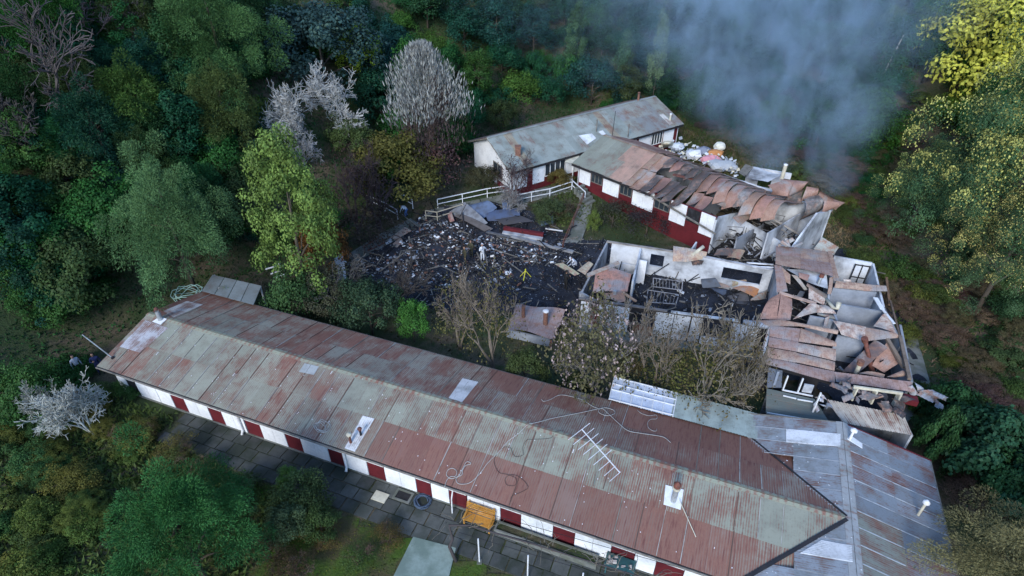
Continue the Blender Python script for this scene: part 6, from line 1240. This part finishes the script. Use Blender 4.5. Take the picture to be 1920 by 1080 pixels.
# -- trees one can single out
t = tree_px('leafy_tree', 'pale yellow-green leafy tree left of the burnt ground', 545, 560, 212, 165, 'hero', (.155, .215, .05), bark=(.12, .1, .07))
tree_px('rusty_shrub', 'orange-brown autumn shrub at the right foot of the pale leafy tree', 600, 520, 400, 90, 'broad', (.16, .10, .025), cat='shrub'); 
tree_px('feathery_tree', 'soft feathery green tree standing apart on the left slope', 325, 560, 285, 155, 'herofeather', (.105, .205, .080))
tree_px('feathery_tree', 'large feathery blue-green tree in the bottom left corner', 345, 1110, 885, 190, 'cone', (.040, .140, .050))
tree_px('feathery_tree', 'tall feathery green tree at the top left edge of the picture', 405, 200, -70, 160, 'herofeather', (.06, .13, .042), var=0); tree_px('feathery_tree', 'second feathery tree hanging over the dark gap top left', 420, 290, 120, 110, 'feather', (.06, .10, .03))
tree_px('round_tree', 'rounded blue-green tree at the top beside the bright yellow-green one', 600, 175, -15, 180, 'dense', (.030, .066, .056)); tree_px('bright_tree', 'bright yellow-green sapling glowing among dark trees', 678, 150, 50, 80, 'broad', (.24, .34, .04)); tree_px('bright_tree', 'tiny bright green shoot below the glowing sapling', 682, 150, 122, 26, 'broad', (.24, .34, .04), cat='shrub')
b, w, h = centred(800, 350, 85, 128); t = thing('poplar', 'pale silvery upright poplar with bare brown stems behind the ramp', 'tree', b); inst('crown', UPR, t, (.30, .31, .30), (0, 0, h * .02), (w / 1.25, w / 1.25, h / 2.35), .4); inst('lower_twigs', UPRB, t, (.085, .062, .062), (0, 0, 0), (w / 1.3, w / 1.3, h / 2.35), .4); inst('branches', BUSHY[0], t, (.13, .09, .08), (0, 0, 0), (w / 2.6, w / 2.6, h / 1.5)); inst('branches', BUSHY[1], t, (.13, .09, .08), (0, 0, 0), (w / 2.6, w / 2.6, h / 1.6), 1.2)
tree_px('brown_shrub', 'brown leafless undergrowth around the foot of the poplar', 815, 352, 265, 110, 'sparse', (.10, .06, .05), cat='shrub')
wh = (.48, .48, .46)
bare_px('lichen_tree', 'small white lichen-covered bare tree, left of the pair on the slope', 545, 290, 155, 90, BAREW, wh); bare_px('lichen_tree', 'spreading white lichen-covered bare tree, right of the pair on the slope', 622, 262, 128, 115, BAREW, wh, var=1); bare_px('lichen_tree', 'low white lichen branches just below the pair of white trees', 560, 320, 230, 70, BAREW, (.27, .28, .29), var=2)
bare_px('lichen_tree', 'white lichen-covered bare branches at the left end of the long house', 150, 815, 725, 105, BAREW, (.46, .48, .44), None); tree_px('green_bush', 'green bush around the white lichen branches at the left', 45, 775, 700, 85, 'vine', (.05, .115, .03), cat='shrub'); bare_px('lichen_tree', 'pale dead twigs sticking out left of the white branches', 85, 800, 725, 60, BAREW, (.34, .35, .31))
tree_px('olive_bush', 'olive-brown rounded bush above the white side railing', 745, 380, 248, 165, 'dense', (.10, .085, .024), cat='shrub'); tree_px('olive_bush', 'low olive bush left of the rounded one beside the railing', 660, 300, 215, 80, 'dense', (.075, .095, .03), cat='shrub'); bare_px('brown_tree', 'dark brown bare tree in the gap right of the pale leafy tree', 655, 440, 270, 110, BUSHY, (.075, .05, .05), (.05, .03, .028)); bare_px('brown_tree', 'second dark bare tree over the broken railing', 700, 430, 300, 110, BUSHY, (.07, .05, .06)); tree_px('brown_shrub', 'dark reddish-brown thicket below the broken railing', 690, 455, 385, 130, 'sparse', (.05, .035, .03), cat='shrub')
ml = (.055, .115, .05); my = (.50, .50, .15)
def mimosa(label, bx, by, ty, wpx, seed, K=150):
    b, w, h = centred(bx, by, ty, wpx); V, T, cc, cr = crown(seed, K, 330, rad=(.95, .95, 1.05), cz=1.1, clump=(.09, .19), leaf=(.016, .03), aspect=3, inner=.5, lumpy=.45)
    g = np.random.default_rng(seed); C_, S_ = [], []
    for k in range(len(cc)):
        if g.random() < (.25 if cc[k, 2] > .95 else .72): continue
        m = 170; v = nrmz(g.normal(size=(m, 3)) + np.array([-.3, -.2, .7])); C_.append(cc[k] + v * cr[k] * g.uniform(.7, 1.08, (m, 1)))
    C_ = np.concatenate(C_); n = len(C_); t = thing('mimosa_tree', label, 'tree', b); s = (w / 2, w / 2, h / 2.2)
    inst('crown', quads_mesh(V, T), t, ml, s=s); inst('blossom', quads_mesh(leaves(C_, g.normal(size=(n, 3)) + np.array([0, 0, .6]), g.uniform(.011, .022, n), 1.1, g), g.random(n) * .65), t, my, s=s); inst('trunk', LIMBT[0], t, (.1, .08, .06), s=s); return t
mimosa('large mimosa with yellow blossom at the right edge of the picture', 1925, 540, 20, 240, 401, 210); mimosa('mimosa with yellow blossom leaning out over the grassy slope', 1735, 440, 265, 120, 402); mimosa('mimosa with fewer yellow blossoms below the large one at the right edge', 1895, 590, 330, 160, 403)
tree_px('yellow_tree', 'light yellow-green leafy tree cut by the top right corner', 1860, 190, -40, 150, 'broad', (.42, .40, .06))
tree_px('olive_tree', 'fluffy olive-grey tree in the bottom right corner', 1945, 1170, 985, 190, 'herofeather', (.17, .165, .075), var=1)
for x, y, ty, w, l in ((1862, 890, 790, 130, 'dark glossy green bush on the right slope, the largest there'), (1915, 960, 870, 90, 'dark glossy bush at the right edge below the largest one'), (1790, 800, 735, 90, 'dark green bush beside the concrete apron'), (1760, 860, 770, 60, 'small dark bush under the ribbed roof corner')): tree_px('glossy_bush', l, x, y, ty, w, 'heroleaf', (.028, .085, .034), cat='shrub')
tree_px('column_tree', 'slender pale green tree standing in the smoke', 1235, 205, 0, 52, 'column', (.13, .21, .085)); tree_px('column_tree', 'shorter slender tree left of the pale one in the smoke', 1170, 200, 50, 60, 'column', (.07, .13, .06)); tree_px('column_tree', 'slender green tree top centre beside the smoke', 1080, 160, -20, 60, 'column', (.06, .11, .045))
bare_px('grey_tree', 'tangled grey bare tree at the top left corner', 55, 240, -30, 200, BARE, (.10, .085, .085)); bare_px('grey_tree', 'second grey bare tree under the top left tangle', 60, 330, 150, 150, BARE, (.085, .075, .07)); bare_px('grey_tree', 'dark bare branches at the top between the left trees', 215, 130, -20, 110, BARE, (.10, .08, .09))
b = ground_hit(1646, 165); t = thing('dead_trunk', 'thin pale dead trunk standing alone on the right hillside', 'tree', b); w, h = size_at(b, 66, 10); MB().tube([b, b + Vector((.2, 0, h * .4)), b + Vector((.45, 0, h * .7)), b + Vector((.75, 0, h))], [.11, .09, .07, .03], 6).build('trunk', 'bark', t, (.5, .46, .42), True); MB().tube([b + Vector((.45, 0, h * .7)), b + Vector((1.0, .3, h * .8))], [.04, .01], 4).build('limb', 'bark', t, (.4, .37, .34))
# -- yard trees
bare_px('scorched_tree', 'small scorched tree with dark red leaves in front of the far house', 962, 388, 290, 85, BUSHY, (.11, .085, .085), (.075, .04, .04)); bare_px('scorched_tree', 'pale curved bare twigs at the edge of the roof pile', 955, 405, 355, 60, BAREW, (.28, .27, .26))
tree_px('yard_shrub', 'yellow-green shrub in front of the porch', 1047, 352, 318, 44, 'broad', (.11, .095, .025), cat='shrub'); tree_px('yard_shrub', 'dull green shrub left of the garden path', 1030, 420, 372, 70, 'dense', (.06, .075, .03), cat='shrub'); tree_px('yard_shrub', 'brown bush between the porch and the path', 1065, 410, 380, 45, 'sparse', (.09, .06, .04), cat='shrub'); tree_px('yard_shrub', 'fresh green plant at the path edge', 1113, 437, 395, 26, 'broad', (.10, .17, .04), cat='shrub'); tree_px('yard_shrub', 'dark shrub under the red plinth, left one', 1150, 425, 378, 85, 'sparse', (.045, .045, .03), cat='shrub'); tree_px('yard_shrub', 'dark shrub under the red plinth, right one', 1215, 440, 395, 80, 'sparse', (.04, .035, .035), cat='shrub')
tree_px('yard_shrub', 'olive shrub against the gable of the far house', 905, 352, 312, 60, 'dense', (.06, .06, .03), cat='shrub')
bro = (.20, .165, .13); olv = (.115, .10, .035)
bare_px('yard_tree', 'tall thin olive-brown tree in front of the ashes', 925, 690, 500, 120, BUSHY, bro, olv); bare_px('yard_tree', 'bare brown tree left of the tall thin one', 860, 650, 515, 110, BUSHY, bro, (.10, .09, .03)); bare_px('yard_tree', 'wide bare tree in front of the roofless house, right one', 1335, 775, 605, 170, BUSHY, (.22, .19, .15), (.115, .105, .04)); bare_px('yard_tree', 'bare tree in front of the roofless house, beside the magnolia', 1240, 750, 590, 120, BUSHY, bro, (.08, .075, .03)); bare_px('yard_tree', 'bare twiggy tree by the dark green lean-to', 1405, 770, 640, 100, BUSHY, (.22, .19, .15), (.10, .09, .035)); bare_px('yard_tree', 'dark bare tree at the left edge of the ashes', 740, 600, 490, 120, BUSHY, (.075, .065, .06)); bare_px('yard_tree', 'grey bare shrub at the lower left of the ashes', 640, 600, 500, 120, BUSHY, (.12, .115, .11), (.05, .06, .03))
b, w, h = centred(1112, 745, 565, 150); t = thing('magnolia', 'blossoming magnolia with white and pink flowers in the courtyard', 'tree', b); inst('branches', BUSHY[2], t, (.17, .155, .14), s=(w / 1.6, w / 1.6, h / 1.35)); inst('crown', SP['sparse'][1], t, (.11, .095, .05), s=(w / 2, w / 2, h / 1.85))
g = np.random.default_rng(77); n = 330; d = nrmz(g.normal(size=(n, 3))); d = d[d[:, 2] > -.55]; n = len(d); C0 = d * (.55 + .45 * g.random((n, 1)) ** .5) * np.array([1, 1, .85]) + np.array([0, 0, 1.0]); C_ = np.repeat(C0, 4, 0) + g.normal(size=(n * 4, 3)) * .018; inst('blossom', quads_mesh(leaves(C_, g.normal(size=(n * 4, 3)) + np.array([0, 0, .5]), g.uniform(.035, .065, n * 4), 1.3, g), g.random(n * 4) * .6), t, (.50, .41, .38), s=(w / 2, w / 2, h / 1.85))
tree_px('green_bush', 'bright green bush behind the long roof', 772, 640, 562, 62, 'broad', (.055, .16, .03), cat='shrub'); tree_px('green_bush', 'dark green bush behind the left half of the long roof', 690, 628, 520, 110, 'dense', (.035, .06, .03), cat='shrub'); tree_px('green_bush', 'fern-green bush beside the porch roof', 545, 610, 520, 100, 'vine', (.045, .09, .03), cat='shrub'); tree_px('green_bush', 'low green bush below the magnolia', 985, 730, 655, 80, 'dense', (.06, .075, .025), cat='shrub'); tree_px('green_bush', 'grey-green bush left of the ashes above the porch roof', 600, 590, 500, 110, 'dense', (.06, .065, .04), cat='shrub'); tree_px('green_bush', 'small yellowish bush right of the magnolia', 1180, 720, 650, 60, 'sparse', (.12, .10, .035), cat='shrub'); tree_px('green_bush', 'low dark bush next to the clear lean-to', 1080, 745, 700, 60, 'dense', (.04, .055, .02), cat='shrub'); tree_px('green_bush', 'olive bush right of the clear lean-to', 1300, 755, 665, 130, 'sparse', (.11, .10, .03), cat='shrub')
# -- woods on the slopes, seeded over the picture so that every visible bit of slope is grown over
r6 = random.Random(55); nw = 0
greens = [(.012, .066, .022), (.016, .082, .022), (.011, .056, .032), (.026, .090, .020), (.013, .058, .040), (.040, .108, .024), (.018, .060, .024), (.045, .074, .024)]
zone_lab = {'left': ('forest tree crowding the steep left hillside', 'trees of the left hillside'), 'back': ('forest tree on the hillside behind the far house', 'trees of the back hillside'), 'right': ('dark forest tree on the upper right hillside', 'trees of the right hillside')}
py = -50.
while py < 700:
    step = 37 + max(py, 0) * .05; px = -60 + r6.random() * 40
    while px < 2000:
        x, y = px + r6.uniform(-16, 16), py + r6.uniform(-12, 12); px += step * (1.5 if x > 480 else 1.25)
        if x > 1610 and y > 215 and not (x > 1780 and y < 330): continue
        if x < 430 and y > 620: continue
        b = ground_hit(x, y)
        if b is None: continue
        sd = float(sdist(np.array([b.x]), np.array([b.y]))[0])
        if sd < 1.2: continue
        if 470 < x < 700 and y > 230 and sd < 9: continue
        if 480 < x < 690 and 120 < y < 330: continue
        if 200 < x < 450 and y > 455: continue
        zone = 'left' if x < 620 else ('right' if x > 1330 else 'back'); dist = (b - CP).length; sp = r6.choice(['broad', 'broad', 'dense', 'vine', 'tall', 'feather'] if zone != 'back' else ['broad', 'dense', 'tall', 'vine', 'broad'])
        w = r6.uniform(4.0, 7.0) * (1 if zone != 'left' else .9); h = w * (r6.uniform(.7, 1.1) if sp in ('broad', 'dense') else r6.uniform(.45, .7) if sp == 'vine' else r6.uniform(1.1, 1.5)); c = r6.choice(greens)
        if sp == 'vine': c = (.065, .125, .022) if r6.random() < .6 else c
        if zone == 'right': c = (c[0] * .95, c[1] * 1.0, c[2] * .6)
        lb, gr = zone_lab[zone]; cc_ = b + UPV * h * .55
        if not seen(cc_): continue
        lb = placed(f"{'small' if w < 4.8 else 'large' if w > 6 else 'middling'} {tone(c)} {form[sp]} tree", cc_); tree('forest_tree', lb, b - UPV * .3, w, h, sp, c, group=gr); nw += 1
    py += step
for i in range(420):        # bushes closing the gaps between the forest trees
    x, y = r6.uniform(-20, 1640), r6.uniform(-10, 600); b = ground_hit(x, y)
    if b is None or (480 < x < 690 and 120 < y < 330) or (200 < x < 450 and y > 470): continue
    sd = float(sdist(np.array([b.x]), np.array([b.y]))[0]); w = r6.uniform(2.4, 4.2); h = w * r6.uniform(.4, .65)
    if sd < .4 or not seen(b + UPV * h * .5) or nw > 330: continue
    if r6.random() < .35: continue
    c = r6.choice(greens[:6]); tree('forest_bush', placed(f'{tone(c)} undergrowth bush', b + UPV * h * .5), b - UPV * .15, w, h, r6.choice(['vine', 'vine', 'dense', 'shrub']), c, cat='shrub', group='undergrowth bushes of the hillside'); nw += .5
print('forest trees', nw)
# bushes on the near left bank and the right slope
for i in range(46):
    x, y = r6.uniform(-30, 330), r6.uniform(690, 1100)
    if x > 250 and y < 800: continue
    if 200 < x and y > 860: continue
    b = ground_hit(x, y); w = r6.uniform(1.6, 3.0); c = r6.choice([(.085, .125, .026), (.12, .135, .03), (.055, .105, .028), (.11, .115, .025), (.05, .105, .032)]) if y > 760 else (.045, .10, .024)
    hh = w * r6.uniform(.35, .6)
    if not seen(b + UPV * hh * .5): continue
    tree('weed_bush', placed('yellow-green weed bush' if c[0] > .08 else 'green weed bush', b + UPV * hh * .5), b, w, hh, r6.choice(['shrub', 'vine', 'grassy']), c, cat='shrub', group='weeds of the lower left thicket')
for i in range(26):
    x, y = r6.choice([(r6.uniform(300, 470), r6.uniform(795, 880)), (r6.uniform(500, 760), r6.uniform(930, 1090)), (r6.uniform(240, 420), r6.uniform(800, 900))])
    b = ground_hit(x, y)
    if -1.7 < A.inv(b)[1] < .5 and A.inv(b)[0] > 5: continue
    w = r6.uniform(1.2, 2.2)
    if not seen(b + UPV * .4): continue
    t = thing('dry_shrub', placed('reddish-brown bare shrub', b + UPV * .4), 'shrub', b, group='dry shrubs of the front garden'); inst('branches', BUSHY[i % 3], t, r6.choice([(.14, .085, .06), (.11, .075, .055), (.15, .11, .07)]), s=(w / 1.7, w / 1.7, w / 2.2), rz=i); inst('crown', SP['sparse'][i % 3], t, r6.choice([(.11, .085, .025), (.09, .06, .03), (.06, .09, .025)]), s=(w / 2, w / 2, w / 3), rz=i)
for x, y, ty, w, c in ((445, 940, 905, 70, (.04, .085, .03)), (560, 960, 900, 90, (.05, .09, .03)), (540, 910, 880, 40, (.10, .19, .04)), (600, 1010, 960, 60, (.05, .08, .025)), (535, 1010, 955, 70, (.07, .11, .05))):
    tree_px('garden_bush', {445: 'small green bush on the lawn beside the blue-green tree', 560: 'green bush at the patio edge, largest of the front garden', 540: 'bright leafy plant at the patio edge', 600: 'low dark bush among the dry garden shrubs', 535: 'pale green bush left of the dry garden shrubs'}[x], x, y, ty, w, 'broad', c, cat='shrub')
for i in range(300):
    x, y = r6.choice([(r6.uniform(1570, 1930), r6.uniform(190, 1060)), (r6.uniform(1290, 1700), r6.uniform(180, 480))]); b = ground_hit(x, y)
    if b is None: continue
    sd = float(sdist(np.array([b.x]), np.array([b.y]))[0])
    if sd < -2.5 or A.inv(b)[0] < 46.4 and A.inv(b)[1] < 11 or in_poly([tuple(D(a_, b_)[:2]) for a_, b_ in ((-1, -1), (22.5, -1), (22.5, 10.5), (-1, 10.5))])(np.array([b.x]), np.array([b.y]))[0] or in_poly([tuple(p_[:2]) for p_ in (e0, e1, b1, b0)])(np.array([b.x]), np.array([b.y]))[0] or x < 1390 and y > 240: continue
    k = r6.random()
    if k < .5: w = r6.uniform(1.2, 3.2); tree('slope_bush', placed('low green slope bush', b + UPV * .3), b, w, w * .45, r6.choice(['shrub', 'vine', 'heroleaf']), r6.choice([(.05, .085, .022), (.035, .07, .025), (.075, .095, .02)]), cat='shrub', group='bushes of the right slope')
    else: w = r6.uniform(1.8, 3.8); tree('dry_tussock', placed('dry brown brush tussock', b + UPV * .3), b, w, w * .35, 'grassy', r6.choice([(.17, .12, .075), (.13, .09, .055), (.11, .09, .045), (.10, .065, .05)]), cat='shrub', group='dry tussocks of the right slope')
# -- ground cover that nobody could count
def cover(name, label, n, xr, yr, size, aspect, colour, seed, keep, up=.8, tuft=1):
    g = np.random.default_rng(seed); m = int(n / tuft); X, Y = g.uniform(*xr, m), g.uniform(*yr, m); k = keep(X, Y); X, Y = X[k], Y[k]; X = np.repeat(X, tuft) + g.normal(size=len(X) * tuft) * .18; Y = np.repeat(Y, tuft) + g.normal(size=len(Y) * tuft) * .18
    S = g.uniform(*size, len(X)); Z = gz(X, Y) + S * .35 * g.random(len(X)) ; al = g.normal(size=(len(X), 3)) * .6 + np.array([0, 0, up]); Nn = np.cross(al, g.normal(size=al.shape)); o = link(name, quads_mesh(leaves(np.stack([X, Y, Z], 1), Nn, S, aspect, g, al), np.clip(_fbm(X, Y, .5) * .35 + .35 + .35 * g.random(len(X)), 0, 1)), None, None, colour); return tag(o, label, 'ground cover', kind='stuff')
out_ = lambda a: (lambda X, Y: sdist(X, Y) > a)
inv_ = lambda X, Y: ((X + 25.264) * A.u.x + (Y - 26.462) * A.u.y, (X + 25.264) * A.v.x + (Y - 26.462) * A.v.y)
ash_in = in_poly(ASH_POLY)
cover('undergrowth', 'green undergrowth covering the wooded slopes', 200000, (-62, 34), (20, 112), (.14, .38), 2.4, (.028, .080, .024), 501, lambda X, Y: (sdist(X, Y) > .2))
cover('slope_grass', 'grass and weeds on the right-hand slope', 110000, (20, 62), (5, 78), (.14, .34), 3, (.05, .12, .02), 502, lambda X, Y: (sdist(X, Y) > -1.2) & (inv_(X, Y)[0] > 46.2) & (_fbm(X, Y, .33) > -.4))
cover('dry_grass', 'brown dry stalks on the right-hand slope', 40000, (20, 58), (8, 84), (.22, .55), 6, (.18, .13, .08), 503, lambda X, Y: (sdist(X, Y) > -.6) & (inv_(X, Y)[0] > 46.4) & (_fbm(X + 9, Y, .33) > -.2), .5)
def yardk(X, Y):
    u, v = inv_(X, Y); mid = (v > 8.7) & (v < 22) & (u < 37.5); return (sdist(X, Y) < .6) & (mid | (Y > 44)) & ~ash_in(X, Y) & ~((u > 4) & (v > 9) & in_poly([tuple(p[:2]) for p in (bw[0], bw[2], f1, f0)])(X, Y)) & ~in_poly([tuple(D(a, b)[:2]) for a, b in ((0, 0), (22, 0), (22, 9), (0, 9))])(X, Y) & ~in_poly([tuple(p[:2]) for p in (e0, e1, b1, b0)])(X, Y)
cover('yard_weeds', 'brown and green weeds on the bare yard soil', 30000, (-30, 34), (18, 76), (.18, .42), 3, (.065, .065, .030), 504, yardk)
cover('back_weeds', 'rank grass and brambles behind the burnt house', 60000, (4, 38), (48, 80), (.18, .45), 3, (.06, .085, .026), 508, lambda X, Y: yardk(X, Y) & (Y > 48))
cover('back_stalks', 'brown stalks behind the burnt house', 30000, (20, 38), (44, 80), (.25, .6), 6, (.15, .10, .065), 509, lambda X, Y: yardk(X, Y) & (_fbm(X, Y, .4) > -.1))
cover('front_weeds', 'olive weeds and stalks in the lower left corner', 60000, (-34, -6), (3, 27), (.25, .6), 4, (.085, .11, .03), 505, lambda X, Y: (inv_(X, Y)[1] < -.2) & ((inv_(X, Y)[1] < -2.0) | (inv_(X, Y)[0] < 5.3)) & (X < -12 + _fbm(X, Y, .4) * 3))
cover('lawn_blades', 'short mossy grass of the front garden', 40000, (-20, 12), (5, 22), (.08, .2), 3.5, (.075, .10, .016), 506, lambda X, Y: (inv_(X, Y)[1] < -2.0) & ~in_poly([tuple(P(*c)[:2]) for c in ((775, 1008), (855, 1029), (842, 1082), (815, 1160), (700, 1160), (738, 1082))])(X, Y))
cover('patio_edge', 'bright green creeper along the patio edge', 2600, (-20, -8), (15, 24), (.12, .25), 1.5, (.09, .19, .02), 507, lambda X, Y: (np.abs(inv_(X, Y)[1] + 2.15) < .22) & (inv_(X, Y)[0] > 8) & (inv_(X, Y)[0] < 14.5))
# ---------------------------------------------------------------- smoke over the burning house
def smoke_mat():
    m, nt, out = nmat('smoke'); n = N(nt); p = pos(n); sx = n.n('ShaderNodeSeparateXYZ'); n.link(p, sx.inputs[0]); X, Y, Z = sx.outputs
    big = n.noise(p, .085, 2, .5); 
    dv = n.n('ShaderNodeVectorMath', operation='ADD'); n.link(p, dv.inputs[0])
    nz = n.n('ShaderNodeTexNoise', i_Scale=.11, i_Detail=2.0); n.link(p, nz.inputs['Vector'])
    sc_ = n.n('ShaderNodeVectorMath', operation='SCALE'); n.link(nz.outputs['Color'], sc_.inputs[0]); sc_.inputs['Scale'].default_value = 7.0; n.link(sc_.outputs[0], dv.inputs[1])
    st = n.n('ShaderNodeVectorMath', operation='MULTIPLY'); n.link(dv.outputs[0], st.inputs[0]); st.inputs[1].default_value = (1, 1, .6)
    puff = n.noise(st.outputs[0], .33, 6, .66)
    def plume(x0, y0, dx, dy, r0, gr, z0):
        h = n.math('SUBTRACT', Z, z0); hp = n.math('MAXIMUM', h, 0.0)
        wob = n.math('MULTIPLY', n.math('SUBTRACT', big, .5), 9.0)
        ax = n.math('SUBTRACT', X, n.math('ADD', n.math('MULTIPLY_ADD', hp, dx, x0), wob)); ay = n.math('SUBTRACT', Y, n.math('MULTIPLY_ADD', hp, dy, y0))
        d = n.math('SQRT', n.math('ADD', n.math('MULTIPLY', ax, ax), n.math('MULTIPLY', ay, ay))); r = n.math('MULTIPLY_ADD', hp, gr, r0)
        f = n.ramp(n.math('SUBTRACT', 1.0, n.math('DIVIDE', d, r), clamp=True), 0.0, 1.0); up_ = n.ramp(h, -.5, 1.0)
        return n.math('MULTIPLY', n.math('MULTIPLY', f, up_), n.math('DIVIDE', 1.0, n.math('MULTIPLY_ADD', hp, .06, 1.0)))
    a = plume(26.0, 56.0, -.42, .22, 3.0, .85, 2.3); b = plume(30.0, 50.5, -.15, .28, 2.8, .6, 2.5); c = plume(14.0, 76.0, -.4, .1, 10.0, 1.2, 5.0)
    tot = n.math('ADD', n.math('ADD', a, b), n.math('MULTIPLY', c, .07))
    dens = n.math('MULTIPLY', tot, n.math('MULTIPLY', n.ramp(puff, .42, .66), SMOKE_K))
    dens = n.math('MULTIPLY', dens, n.ramp(Z, 34.0, 21.0)); dens = n.math('MULTIPLY', dens, n.ramp(Y, 44.2, 47.5))
    v = n.n('ShaderNodeVolumePrincipled'); v.inputs['Color'].default_value = (.60, .80, 1.0, 1); v.inputs['Anisotropy'].default_value = .1
    n.link(dens, v.inputs['Density']); n.link(v.outputs[0], out.inputs['Volume']); return m
SMOKE_K = .30
smoke_mat()
sm = MB().box((-26, 44, 2.2), (70, 0, 0), (0, 52, 0), (0, 0, 34)).build('smoke', 'smoke')
tag(sm, 'blue-grey smoke rising from the burning right end of the red house', 'smoke', kind='stuff')
